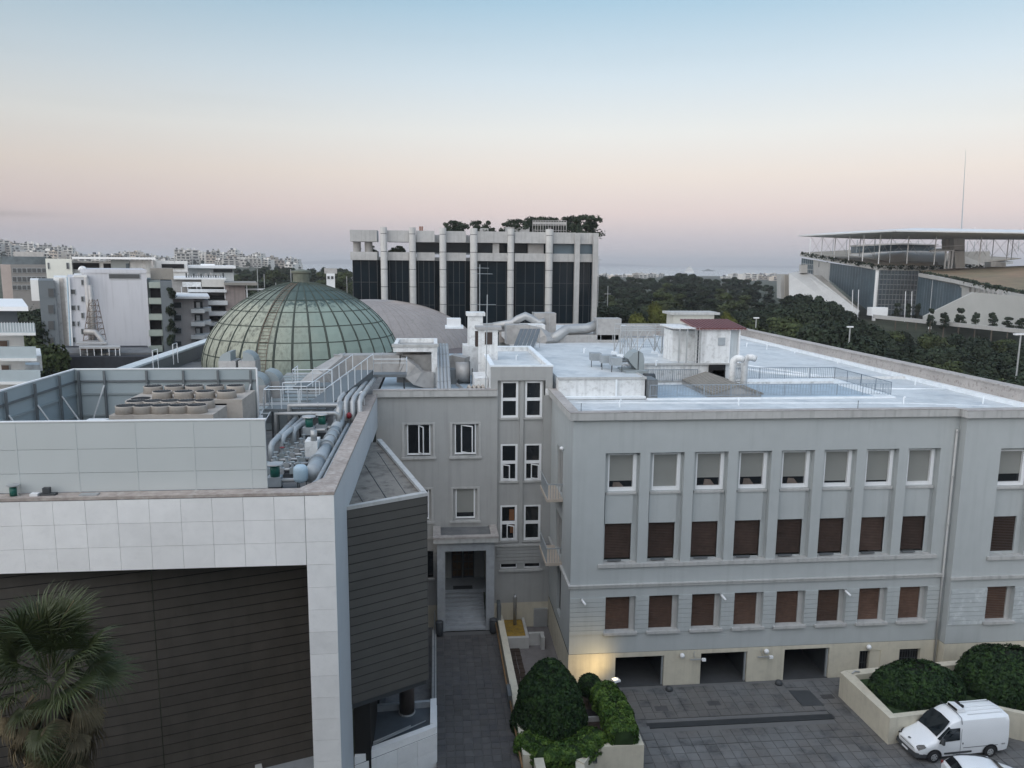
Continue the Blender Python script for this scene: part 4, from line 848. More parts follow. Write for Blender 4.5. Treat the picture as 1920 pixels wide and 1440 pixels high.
# four lagged pipes diving over the edge
for k in range(4):
    a=aY(640+k*13,742-k*1,50.2); b=aY(676+k*10,704,59); pipe([(a.x+.02,48.2,17.6),(a.x,48.4,a.z-.9),(a.x,48.6,a.z-.25),(a.x+.05,49.2,a.z),(b.x,59,b.z)],.165,('first','second','third','fourth')[k]+' from the left of four light grey pipes sloping back beside the walkway','galv',name='roof_pipe')
o=MB().lathe((-5.45,48.1,18.0),[(.05,-.2),(.16,-.1),(.16,.1),(.05,.2)],12).build('red_valve',M['red'],smooth=True); tag(o,'dark red round valve between the downturned pipe ends','valve')
o=MB().tube([(-5.0,50.6,17.5),(-5.0,50.6,19.0),(-4.9,50.6,19.1),(-4.75,50.6,19.0),(-4.75,50.6,17.5)],.05,6).build('pipe_hoop',M['white'],smooth=True); tag(o,'thin pale hoop pipe by the corner where the parapet meets the grey wing','pipe')
# ---- steel walkway
WK=thing('steel_walkway','grey steel access walkway and ramp with white pipe handrails over the pipes','walkway',(-8,50,17))
DK=M['steelblue']; WR=mat('walkway_rail',(.66,.70,.73),.5,metal=.2)
def deckpt(px,py,z): v=aZ(px,py,z); return v
m=MB(); m.box(-10.3,-8.2,46.8,48.2,18.55,18.7); m.build('platform_deck',DK,WK)
r0=[(-8.2,46.8),(-6.9,46.8),(-5.6,54.0),(-6.9,54.0)]
m=MB(); m.add([(-8.2,46.8,18.55),(-6.7,46.8,18.55),(-4.6,57.0,19.5),(-6.1,57.0,19.5),(-8.2,46.8,18.7),(-6.7,46.8,18.7),(-4.6,57.0,19.65),(-6.1,57.0,19.65)],[(0,3,2,1),(4,5,6,7),(0,1,5,4),(1,2,6,5),(2,3,7,6),(3,0,4,7)]); m.build('ramp_deck',DK,WK)
# mesh side sheet of the ramp
MB().add([(-6.7,46.8,18.0),(-4.6,57.0,18.9),(-4.6,57.0,19.55),(-6.7,46.8,18.6)],[(0,1,2,3)]).build('ramp_side',M['steelblue'],WK)
m=MB(); m.box(-4.9,-2.2,57.0,58.4,19.1,19.3); m.build('platform_deck',DK,WK)
def hr(pts,h=1.05,mids=(),posts=1.5):
    t=MB()
    for a,b in zip(pts,pts[1:]):
        a,b=Vector(a),Vector(b); t.tube([a+Vector((0,0,h)),b+Vector((0,0,h))],.03,6)
        for mm in mids: t.tube([a+Vector((0,0,h*mm)),b+Vector((0,0,h*mm))],.02,6)
        n=max(1,round((b-a).length/posts))
        for k in range(n+1): c=a+(b-a)*(k/n); MB().cyl(c,c+Vector((0,0,h)),.032,6).build('post',WR,WK)
    t.build('handrail',WR,WK)
hr([(-10.3,48.2,18.7),(-10.3,46.8,18.7),(-8.3,46.8,18.7)],1.2,(),1.0)
hr([(-8.2,46.8,18.7),(-6.7,46.8,18.7),(-4.6,57.0,19.65)],1.2)
hr([(-10.3,48.2,18.7),(-8.0,48.2,18.7),(-6.1,57,19.65)],1.15,(),1.4)
hr([(-4.6,57.0,19.3),(-2.2,57.0,19.3),(-2.2,58.4,19.3)],1.15,(.75,),2.6)
hr([(-9.9,56,18.9),(-9.9,54.0,18.9),(-7.2,54,18.9)],1.2,(.8,),1.3); m=MB().box(-9.9,-7.0,54,56,18.75,18.9); m.build('platform_deck',DK,WK)
hr([(-10.2,52.0,18.3),(-7.8,52.0,18.4)],1.2,(),1.2)
l=MB(); 
for s in (0,.5): l.tube([(-11.2+s,45.2,17.0),(-10.4+s,47.0,18.7),(-10.4+s,47.0,19.4)],.03,5)
for k in range(7): f=k/7; l.tube([(-11.2+.8*f,45.2+1.8*f,17.0+1.7*f),(-10.7+.8*f,45.2+1.8*f,17.0+1.7*f)],.02,4)
l.build('ladder',WR,WK)
for x,y in ((-9.9,47),(-8.3,47),(-6.8,47),(-7.4,52),(-5.3,56.8),(-2.4,57.8)): MB().cyl((x,y,16.9),(x,y,18.9 if y>50 else 18.6),.06,6).build('leg',M['dark'],WK)
# ---- big ducts
def duct(name,pts,hw,hh,label,m='ductgrey',seams=True):
    r=thing(name,label,'duct',pts[0]); MB().rtube(pts,hw,hh).build('duct_run',M[m],r)
    if seams:
        for p,q_ in zip(pts,pts[1:]):
            p,q_=Vector(p),Vector(q_); L=(q_-p).length
            if L<1.5: continue
            k=max(1,int(L/1.6))
            for i in range(k+1): c=p+(q_-p)*(i/k); d=(q_-p).normalized()*.03; MB().rtube([c-d,c+d],hw+.03,hh+.03).build('duct_flange',M['galv'],r)
    return r
a=aY(603,690,60.5); b=aY(645,672,62); c=aY(750,676,62)
duct('air_duct',[(a.x-1.0,60.0,17.6),(a.x+.2,60.6,18.6),(b.x,62,19.5),(b.x+3,62,19.5),(c.x,62,19.5)],.85,.75,'large grey sheet metal duct running behind the steel walkway')
duct('air_duct',[(c.x+.05,61.2,19.5),(c.x+.4,61.2,19.45),(c.x+1.0,61.0,19.0),(c.x+1.5,60.9,18.5),(c.x+2.0,60.9,18.35),(c.x+2.7,60.9,18.35)],.5,.62,'S-shaped grey duct curving down below the white portal frame')
duct('air_duct',[(c.x+.2,62.4,19.5),(.0,62.4,19.5)],.5,.7,'straight grey duct passing under the white portal frame')
# portal frame with open tray top
PF=thing('portal_frame','white concrete portal frame with open tray top beside the green dome','portal frame',(-1.5,61,17.4))
x0,x1=-3.35,.12; m=MB(); m.box(x0,x1,60.8,61.2,20.55,20.95); m.box(x0,x0+.3,61.2,66,20.75,21.1); m.box(x1-.3,x1,61.2,66,20.75,21.1); m.box(x0,x1,66,66.4,20.75,21.1); m.build('tray_rim',M['oldwhite'],PF)
MB().box(x0-.1,x1+.1,60.7,61.3,20.95,21.15).build('tray_lip',M['trim'],PF); MB().box(x0+.3,x1-.3,61.2,66,20.5,20.72).build('tray_floor',M['concrete'],PF)
MB().box(-.35,.1,60.85,61.3,17.4,20.55).build('column',M['oldwhite'],PF); MB().box(x0+.1,-.36,63.5,63.8,17.4,20.5).build('back_wall',M['ductgrey'],PF)
# four pipes right of the frame
for k in range(4):
    a=aY(822+k*7,722,57.5); b=aY(820+k*6,648,64); pipe([(a.x-2.6,56.6+.25*k,17.75),(a.x-.3,56.6+.25*k,17.78),(a.x,57.2+.2*k,17.9),(b.x,64,b.z-.4),(b.x,66.5,b.z-.2)],.15,('first','second','third','fourth')[k]+' from the left of four light pipes right of the white portal frame','galv',name='roof_pipe')
# fan unit and bits right of those
r=thing('roof_fan','round grey roof fan with dark frame beside the light pipes','fan',(2.2,63,17.5))
MB().cyl((1.6,63,18.6),(2.7,63,18.6),.85,22).build('fan_casing',M['ductgrey'],r,True); MB().cyl((2.7,63,18.6),(2.78,63,18.6),.92,22).build('fan_rim',M['dark'],r); MB().box(.9,1.7,62.4,63.6,17.7,18.9).build('motor_box',M['steelblue'],r); m=MB(); 
for x in (.8,1.8,2.9): m.box(x,x+.08,62.3,62.4,17.7,19.0)
m.build('support_frame',M['dark'],r)
duct('air_duct',[(.5,66.5,18.6),(1.6,66.4,19.1),(2.6,66,18.9)],.7,.6,'short grey duct with a curved top behind the round roof fan',seams=False)
o=MB().tube([(1.7,62,17.75),(2.3,58.2,17.75),(2.9,56.4,17.75)],.14,4).build('cable_tray',M['galv']); tag(o,'long pale cable tray on the dull roof left of the chimneys','cable tray')
r=thing('vent_coils','row of brown-grey curved vent pipes at the foot of the tower wall','vent',(3,56.5,17.7))
for k in range(4): x=2.4+k*.33; MB().tube([(x,56.9,17.7),(x,56.9,18.3),(x+.05,56.7,18.45),(x+.1,56.3,18.4),(x+.1,56.2,17.8)],.12,8).build('vent_bend',M['chiller'],r,True)
# chimneys and mast beside the tower
r=thing('chimney','tall white rendered chimney with flat cap, farther of the two','chimney',(3.6,68,17.7)); MB().box(2.85,4.15,68,69.5,17.7,22.9).build('shaft',M['oldwhite'],r); MB().box(2.7,4.35,67.8,69.7,22.9,23.2).build('cap',M['oldwhite'],r); MB().box(2.4,4.6,67.7,69.8,17.7,20.3).build('base',M['oldwhite'],r)
r=thing('chimney','white rendered chimney with dark side opening beside the tower roof','chimney',(4.3,62,17.7)); MB().box(3.42,5.0,62,63.4,17.7,22.2).build('shaft',M['oldwhite'],r); MB().box(3.2,5.3,61.8,63.6,22.2,22.42).build('cap',M['concrete'],r); MB().box(3.95,4.55,61.96,62.02,21.0,22.0).build('opening',mat('soot_brown',(.06,.045,.04),.9),r); MB().box(3.2,3.44,62.2,63.2,20.8,22.0).build('opening',mat('soot_brown',(.06,.045,.04)),r)
r=thing('low_plinth','low white plinth with small arched tank at the foot of the tower','plinth',(3.2,58,17.7)); MB().box(2.9,3.9,57.5,61,17.7,18.9).build('plinth_block',M['oldwhite'],r)
o=MB().tube([(3.55,54.9,18.4),(3.6,54.9,20),(3.66,54.9,25.3)],.035,6).build('antenna_mast',M['pipegrey']); tag(o,'thin tall antenna mast fixed at the tower corner','antenna')
r=thing('television_aerial','thin aerial with cross bars on top of the farther chimney','antenna',(3.9,68.5,23)); m=MB().tube([(3.9,68.5,23),(3.9,68.5,27.4)],.035,6); m.build('mast',M['pipegrey'],r)
m=MB()
for z,L in ((27.1,.5),(26.6,.7),(23.9,.9)): m.tube([(3.9-L,68.5,z),(3.9+L*1.6,68.5,z-.02)],.018,5)
m.build('aerial_bars',M['pipegrey'],r)
# ---- things behind the chimneys: white cabin, big bright ducts, solar collector
r=thing('white_roof_unit','small white box unit on the dark roof beyond the grey dome','roof unit',(2,88,19)); p=aY(838,612,88); q_=aY(864,598,88); MB().box(p.x,q_.x,88,90,p.z,q_.z).build('casing',M['white'],r); MB().box(p.x-.2,q_.x+.3,87.8,90.2,p.z-.25,p.z).build('base',M['upstand'],r)
def dk(px,py,Y): v=aY(px,py,Y); return (v.x,v.y,v.z)
duct('air_duct',[dk(948,626,80),dk(982,626,80),dk(990,626,80)],.9,1.0,'left box section of the grey ducts behind the white chimneys','ductgrey')
duct('air_duct',[dk(990,620,79.5),dk(1010,624,79.5),dk(1024,636,79),dk(1030,646,78.5)],.6,.6,'bent grey duct dropping in the middle of the far duct group','ductgrey',False)
r=thing('round_duct','shiny round duct loop arching over the far duct group','duct',(10,82,20)); MB().tube([dk(925,612,82),dk(960,606,82),dk(972,598,82),dk(985,592,82),dk(998,598,82),dk(1010,606,82),dk(1022,602,82)],.42,12).build('duct_run',M['bright'],r,True)
duct('air_duct',[dk(1000,606,83),dk(1028,606,83),dk(1040,606,83)],1.0,1.15,'tapered grey plenum box at the top of the far duct group','ductgrey')
duct('air_duct',[dk(905,615,84),dk(960,612,84)],.7,.45,'long low grey duct at the left end of the far duct group','ductgrey')
r=thing('round_duct','long shiny round duct sloping up to the right box of the far duct group','duct',(14,80,20)); MB().tube([dk(1032,640,79),dk(1045,630,79),dk(1062,618,79.5),dk(1100,616,80),dk(1118,610,80)],.55,14).build('duct_run',M['bright'],r,True)
duct('air_duct',[dk(1116,616,80),dk(1160,616,80)],1.0,1.1,'right square box section of the far duct group','ductgrey')
r=thing('duct_plinth','long brown-grey enclosure under the far duct group','plinth',(14,80,19.4)); p=aY(1025,648,79); q_=aY(1160,628,79); MB().box(p.x,q_.x,79,82,19.4,q_.z).build('enclosure',M['ductgrey'],r); MB().box(8.9,p.x-.1,79.5,82,19.4,21.2).build('enclosure',M['oldwhite'],r)
for k in range(6): x=p.x+(q_.x-p.x)*(k+.5)/6; MB().box(x-.03,x+.03,78.96,79.0,19.4,q_.z).build('seam',M['galv'],r)
SOL=thing('solar_collector','tilted dark solar collector panels on a thin frame before the far ducts','solar collector',(11,72,19.4))
a=aY(962,650,71); b=aY(1002,650,71); 
for k in range(5):
    x=a.x+(b.x-a.x)*k/5; w_=(b.x-a.x)/5-.06; MB().hexa([(x,71,19.75),(x+w_,71,19.75),(x+w_+1.0,74,21.2),(x+1.0,74,21.2),(x,70.95,19.83),(x+w_,70.95,19.83),(x+w_+1.0,73.95,21.28),(x+1.0,73.95,21.28)]).build('collector_panel',M['steelblue'],SOL)
m=MB(); 
for x in (a.x+1.1,b.x+.9): m.tube([(x,74,19.4),(x,74,21.2)],.03,5); m.tube([(x,74,21.1),(x-.9,71.2,19.6)],.03,5)
m.build('frame',M['galv'],SOL)
# hood and small tables on the raised roof
HO=thing('duct_hood','large blue-grey curved duct hood on the near edge of the raised roof','duct',(14.2,56,19.4))
a=aY(1172,690,57); hx0=aY(1176,680,57.0).x; hx1=aY(1208,680,57.0).x; prof=[(0,0),(0,1.0),(-.25,1.5),(-.75,1.72),(-1.5,1.55),(-2.3,1.0),(-1.9,.6),(-1.0,0)]
m=MB(); pts0=[(hx1+px_*.55,57.0,19.55+pz*.85) for px_,pz in prof]; pts1=[(x,58.6,z) for x,y,z in pts0]
n=len(prof); m.add(pts0+pts1,[tuple(range(n)),tuple(range(n,2*n))[::-1]]+[(i,(i+1)%n,n+(i+1)%n,n+i) for i in range(n)]); m.build('hood',M['bluegrey'],HO)
MB().box(hx1-.5,hx1-.44,56.96,57.0,19.55,21.0).build('hood_seam',M['dark'],HO); MB().box(hx0-.3,hx1+.1,56.2,58.8,19.4,19.56).build('base',M['bluegrey'],HO)
r=thing('roof_cowl','grey ribbed box unit hanging at the end of the raised roof wall','roof unit',(15.5,54.5,18)); MB().box(15.2,15.95,53.6,55.4,17.5,19.3).build('casing',M['steelblue'],r)
for k in range(8): MB().box(15.25+k*.09,15.27+k*.09,53.57,53.6,17.9,19.25).build('rib',M['galv'],r)
MB().lathe((16.0,56.2,18.9),[(.5,-.4),(.5,.4)],16,'X').build('side_duct',M['dark'],r,True)
TB=None
for k,((px,py,Y),l) in enumerate((((1120,672,60.2),'grey metal equipment stand farthest from the curved hood'),((1140,680,58.6),'grey metal equipment stand, middle of the three by the curved hood'),((1158,690,57.2),'grey metal equipment stand nearest the curved hood'))):
    v=aY(px,py,Y); r=thing('equipment_stand',l,'equipment',(v.x,Y,19.4),'equipment stands beside the curved hood'); s_=.55
    MB().box(v.x-s_,v.x+s_*.5,Y-.3,Y+.6,19.9,20.5).build('unit',M['pipegrey'],r)
    for a_ in (-s_,s_*.45): MB().box(v.x+a_,v.x+a_+.05,Y-.28,Y-.23,19.4,19.9).build('leg',M['dark'],r)
    MB().box(v.x+s_*.5,v.x+1.6,Y,Y+.5,20.1,20.25).build('side_duct',M['steelblue'],r)
# small white roof vents
vents=[((1162,763,47.6),.45),((1385,760,47.9),.45),((1694,757,48.2),.45),((1843,757,48.2),.45),((1230,686,62),.4),((1515,708,62.6),.8),((1716,722,56),.45),((1570,682,68),.45),((1438,655,80),.5),((1400,650,86),.4),((1490,662,78),.4),((1095,662,63),.4),((968,675,60),.35)]
for k,((px,py,Y),h) in enumerate(vents):
    v=aY(px,py,Y); zb=17.9 if px>1300 or Y<50 else 19.4
    if px==968: zb=19.75
    v=aZ(px,py,zb); r=MB().tube([(v.x,v.y,zb),(v.x,v.y,zb+h),(v.x+.1,v.y-.05,zb+h+.06)],.055,7).build('vent_stub',M['upstand']); tag(r,'small white vent stub sticking up from the coated roof','vent','white vent stubs on the roof')
for (px,l) in ((1084,'short thin lightning rod at the left corner of the parapet'),(1599,'short thin lightning rod in the middle of the front parapet')):
    v=aZ(px,766 if px<1200 else 763,18.47); o=MB().tube([(v.x,46.2,18.45),(v.x,46.2,19.0)],.02,5).build('lightning_rod',M['dark']); tag(o,l,'rod')
# slatted roof and air units before the dome
SR=thing('deck_roof','grey stepped metal deck roof between the screen and the green dome','roof deck',(-12,60,17))
for k in range(13): 
    y=50+k*1.45; MB().box(-13.0,-7.6-.02*k,y,y+1.1,16.95,17.5+.03*k).build('deck_strip',M['bluegrey'] if k%3 else M['galv'],SR)
for (px,py,Y,s),l in (((425,668,66,1.0),'curved grey air hood facing left at the foot of the dome'),((462,668,66,-1.0),'curved grey air hood facing right at the foot of the dome'),((505,705,57,-1),'curved grey air hood by the end of the back screen'),((478,712,55,-1),'lower curved grey air hood by the end of the back screen')):
    v=aY(px,py,Y); r=thing('air_hood',l,'air hood',(v.x,Y,17)); m=MB(); n=10; pf=[(math.sin(t*math.pi/2/9)*.95-.3,math.cos(t*math.pi/2/9)*.85) for t in range(10)]+[(-.3,0)]
    A_=[(v.x-s*x,Y,v.z-.4+z*.9) for x,z in pf]; B_=[(x,Y+1.8,z) for x,y,z in A_]; n=len(pf)
    m.add(A_+B_,[tuple(range(n)),tuple(range(n,2*n))[::-1]]+[(i,(i+1)%n,n+(i+1)%n,n+i) for i in range(n)]); m.build('hood',M['bluegrey'],r); MB().box(v.x-.7,v.x+.7,Y,Y+1.9,17,v.z-.4).build('base',M['ductgrey'],r)
o=MB().box(-21,-15.5,62,66,17,18.2).build('sheeted_roof_unit',M['oldwhite']); tag(o,'low white sheeted unit on the roof at the left foot of the dome','roof unit')
r=thing('blue_plant_box','blue-grey plant box with doors behind the chillers','plant box',(-10,50,17)); MB().box(-10.9,-8.9,49,50,16.95,18.3).build('casing',M['bluegrey'],r); MB().box(-9.95,-9.9,48.97,49.0,17,18.2).build('door_joint',M['dark'],r); MB().box(-10.7,-10.2,48.95,49,17.4,17.9).build('door',M['steelblue'],r)

# ============ domes ============
DM=thing('green_dome','large green copper dome with ribs, ladder and small lantern','dome',(-14.1,84,17))
dc=Vector((-14.15,84,0)); z0=16.6; RD=10.25; HD_=8.8
def dp(t,a,off=0):   # t 0 base..1 top
    ph=t*math.pi/2; r=(RD+off)*math.cos(ph)**1.18 if t<1 else 0; return Vector((dc.x+r*math.cos(a),dc.y+r*math.sin(a),z0+(HD_+off)*math.sin(ph)))
cm=M['copper']; tn=cm.node_tree; pb=tn.nodes['Principled BSDF']; src=pb.inputs['Base Color'].links[0].from_socket
g_=tn.nodes.new('ShaderNodeNewGeometry'); sx=tn.nodes.new('ShaderNodeSeparateXYZ'); tn.links.new(g_.outputs['Position'],sx.inputs[0])
nz=tn.nodes.new('ShaderNodeTexNoise'); nz.inputs['Scale'].default_value=.55; nz.inputs['Detail'].default_value=6; tn.links.new(g_.outputs['Position'],nz.inputs[0])
def mth(op,a,b_):
    n=tn.nodes.new('ShaderNodeMath'); n.operation=op
    for i,v in enumerate((a,b_)):
        if isinstance(v,(int,float)): n.inputs[i].default_value=v
        else: tn.links.new(v,n.inputs[i])
    return n.outputs[0]
def mrg(v,a,b_,c=0,d=1):
    n=tn.nodes.new('ShaderNodeMapRange'); n.inputs[1].default_value=a; n.inputs[2].default_value=b_; n.inputs[3].default_value=c; n.inputs[4].default_value=d; tn.links.new(v,n.inputs[0]); return n.outputs[0]
def mixc(f,a,colr):
    n=tn.nodes.new('ShaderNodeMix'); n.data_type='RGBA'; tn.links.new(f,n.inputs[0]); tn.links.new(a,n.inputs[6]); n.inputs[7].default_value=(*colr,1); return n.outputs[2]
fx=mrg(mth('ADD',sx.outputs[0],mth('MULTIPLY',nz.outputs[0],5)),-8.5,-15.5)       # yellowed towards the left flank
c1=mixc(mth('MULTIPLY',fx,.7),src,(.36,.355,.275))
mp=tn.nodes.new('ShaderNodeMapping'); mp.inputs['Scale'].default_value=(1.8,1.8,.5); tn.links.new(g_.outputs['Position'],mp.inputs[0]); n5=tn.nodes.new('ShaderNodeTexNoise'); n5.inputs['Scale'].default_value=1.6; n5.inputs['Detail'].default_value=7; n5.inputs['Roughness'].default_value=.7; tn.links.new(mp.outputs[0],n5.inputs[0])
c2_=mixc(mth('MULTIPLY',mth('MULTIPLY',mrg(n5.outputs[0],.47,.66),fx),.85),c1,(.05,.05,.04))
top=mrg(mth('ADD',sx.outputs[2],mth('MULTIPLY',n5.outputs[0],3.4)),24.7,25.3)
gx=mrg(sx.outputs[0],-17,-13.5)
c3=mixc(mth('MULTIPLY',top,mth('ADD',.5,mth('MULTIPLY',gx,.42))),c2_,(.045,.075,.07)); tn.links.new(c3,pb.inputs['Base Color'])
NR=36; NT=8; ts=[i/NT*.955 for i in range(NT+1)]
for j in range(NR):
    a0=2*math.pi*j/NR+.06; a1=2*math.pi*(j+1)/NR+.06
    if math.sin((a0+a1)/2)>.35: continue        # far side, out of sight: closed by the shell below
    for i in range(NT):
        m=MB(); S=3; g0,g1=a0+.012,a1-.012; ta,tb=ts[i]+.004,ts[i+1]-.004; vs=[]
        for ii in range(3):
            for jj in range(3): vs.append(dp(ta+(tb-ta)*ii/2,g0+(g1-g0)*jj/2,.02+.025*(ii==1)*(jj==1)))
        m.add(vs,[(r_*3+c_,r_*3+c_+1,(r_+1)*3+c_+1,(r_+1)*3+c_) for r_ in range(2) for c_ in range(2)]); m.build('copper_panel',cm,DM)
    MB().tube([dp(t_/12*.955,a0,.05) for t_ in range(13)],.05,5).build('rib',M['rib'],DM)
m=MB(); N=48; K=12
for i in range(K+1):
    for j in range(N): m.v.append(tuple(dp(i/K*.97,2*math.pi*j/N,-.02)))
for i in range(K):
    for j in range(N): m.f.append((i*N+j,i*N+(j+1)%N,(i+1)*N+(j+1)%N,(i+1)*N+j))
m.build('dome_shell',M['rib'],DM,True)
MB().lathe((dc.x,dc.y,z0+HD_-.25),[(1.0,-.1),(.95,.2),(.85,.3),(.85,1.15),(1.05,1.2),(1.05,1.4),(.8,1.45),(.1,1.6)],16).build('lantern',mat('lantern_copper',(.13,.14,.11),.7,var=.3,scale=3),DM)
l=MB(); al_=R(-103)
da=.045
for s in (-1,1): l.tube([dp(t_/16*.9+.02,al_+s*da/max(.25,math.cos((t_/16*.9+.02)*math.pi/2)),.14) for t_ in range(16)],.035,5)
for k in range(34):
    t_=.02+.84*k/34; w_=da/max(.25,math.cos(t_*math.pi/2)); l.tube([dp(t_,al_-w_,.14),dp(t_,al_+w_,.14)],.025,4)
l.build('ladder',mat('dome_ladder',(.16,.12,.09),.8),DM)
MB().lathe((dc.x,dc.y,16.2),[(RD+.3,0),(RD+.3,.55),(RD-.2,.56)],48).build('dome_kerb',M['concrete'],DM)
GD=thing('grey_dome','broad low grey felted dome rising behind the green dome','dome',(-8.5,108,14))
m=MB(); N=64; K=16; gc=Vector((-9.0,109,0)); GR=15.6; GH=8.4
for i in range(K+1):
    ph=i/K*math.pi/2
    for j in range(N): m.v.append((gc.x+GR*math.cos(ph)*math.cos(2*math.pi*j/N),gc.y+GR*math.cos(ph)*math.sin(2*math.pi*j/N),14+GH*math.sin(ph)**1.0))
for i in range(K):
    for j in range(N): m.f.append((i*N+j,i*N+(j+1)%N,(i+1)*N+(j+1)%N,(i+1)*N+j))
m.build('dome_skin',M['greydome'],GD,True)
m=MB()
for j in range(64):
    a=2*math.pi*j/64; m.tube([(gc.x+(GR+.03)*math.cos(ph)*math.cos(a),gc.y+(GR+.03)*math.cos(ph)*math.sin(a),14.0+(GH+.03)*math.sin(ph)) for ph in [k*.15 for k in range(10)]],.035,3,False)
m.build('felt_seam',mat('felt_seam',(.285,.26,.25),.9),GD)
# dark tiled roof beyond, right of the grey dome
m=MB().box(-26,8.4,84,100,16.3,16.6); o=m.build('back_roof',mat('back_roof',(.14,.12,.12),.9,var=.4,scale=2)); tag(o,'brown grey flat roof behind and between the two domes','roof')
# ============ court: planters, topiary, lamp, vehicles ============
rnd=random.Random(11)
def leafblob(name,samp,n,size,m,parent,flat=.65,core=None):
    """n small leaf quads on the surface given by samp(rnd)->(point,normal)"""
    mb=MB()
    for _ in range(n):
        p,nm=samp(rnd); nm=(nm+Vector((rnd.gauss(0,flat),rnd.gauss(0,flat),rnd.gauss(0,flat)))).normalized()
        a=nm.orthogonal().normalized(); a=(Matrix.Rotation(rnd.uniform(0,6.28),3,nm)@a); b=nm.cross(a); s=size*rnd.uniform(.6,1.4); p=p+nm*rnd.uniform(-.5,.9)*size
        mb.v+=[tuple(p-a*s*.5-b*s*.28),tuple(p+a*s*.5-b*s*.28),tuple(p+a*s*.62+b*s*.3),tuple(p-a*s*.4+b*s*.34)]; k=len(mb.v); mb.f.append((k-4,k-3,k-2,k-1))
    o=mb.build(name,m,parent); o['kind']='stuff'; return o
def wob(p,f,a): 
    return a*(math.sin(p.x*f+1.3)*math.sin(p.y*f*1.1+.7)+math.sin(p.z*f*1.2+2.1)*.8+.5*math.sin((p.x+p.y)*f*2.3))
def ellsamp(c,rx,ry,h,pw=2.2,amp=.05,zlo=0.0,f=3):
    c=Vector(c)
    def s(r):
        while True:
            a=r.uniform(0,2*math.pi); v=r.uniform(zlo,1.0); t=v
            rr=(1-t**pw)**(1/pw); p=Vector((math.cos(a)*rx*rr,math.sin(a)*ry*rr,t*h)); nm=Vector((math.cos(a)*rr/rx,math.sin(a)*rr/ry,t**(pw-1)/h*1.1)).normalized()
            if r.random()<max(.15,rr+.25): break
        return c+p+nm*wob(c+p,f,amp),nm
    return s
def ellcore(c,rx,ry,h,m,parent,pw=2.2,amp=.05,f=3,sh=.04):
    mb=MB(); N=28; K=14
    for i in range(K+1):
        t=(i/K); rr=(1-t**pw)**(1/pw)
        for j in range(N):
            a=2*math.pi*j/N; p=Vector(c)+Vector((math.cos(a)*(rx-sh)*rr,math.sin(a)*(ry-sh)*rr,t*(h-sh))); nm=Vector((math.cos(a)*rr,math.sin(a)*rr,t)).normalized(); mb.v.append(tuple(p+nm*wob(p,f,amp)))
    for i in range(K):
        for j in range(N): mb.f.append((i*N+j,i*N+(j+1)%N,(i+1)*N+(j+1)%N,(i+1)*N+j))
    return mb.build('bush_core',m,parent,True)
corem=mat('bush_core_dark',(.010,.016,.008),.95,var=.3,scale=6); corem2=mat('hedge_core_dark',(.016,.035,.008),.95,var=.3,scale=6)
r=thing('topiary_bush','large clipped dark green dome-shaped bush between alley and garage court','bush',(6.3,40.4,1.0))
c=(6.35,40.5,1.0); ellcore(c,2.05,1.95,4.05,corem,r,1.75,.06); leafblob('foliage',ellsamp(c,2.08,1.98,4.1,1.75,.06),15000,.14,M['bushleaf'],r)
r=thing('ball_bush','small round clipped bush beside the lit wall','bush',(9.15,42.6,1.4)); c=(9.15,42.6,1.75)
MB().cyl((9.15,42.6,.6),(9.15,42.6,1.9),.07,7).build('stem',M['bark'],r)
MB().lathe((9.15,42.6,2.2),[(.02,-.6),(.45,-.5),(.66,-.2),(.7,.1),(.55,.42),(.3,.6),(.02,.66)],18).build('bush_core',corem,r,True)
def sph(cc,R_):
    def s(q_): v=Vector((q_.gauss(0,1),q_.gauss(0,1),q_.gauss(0,1))).normalized(); return Vector(cc)+v*R_,v
    return s
leafblob('foliage',sph((9.15,42.6,2.22),.69),2600,.09,M['bushleaf'],r)
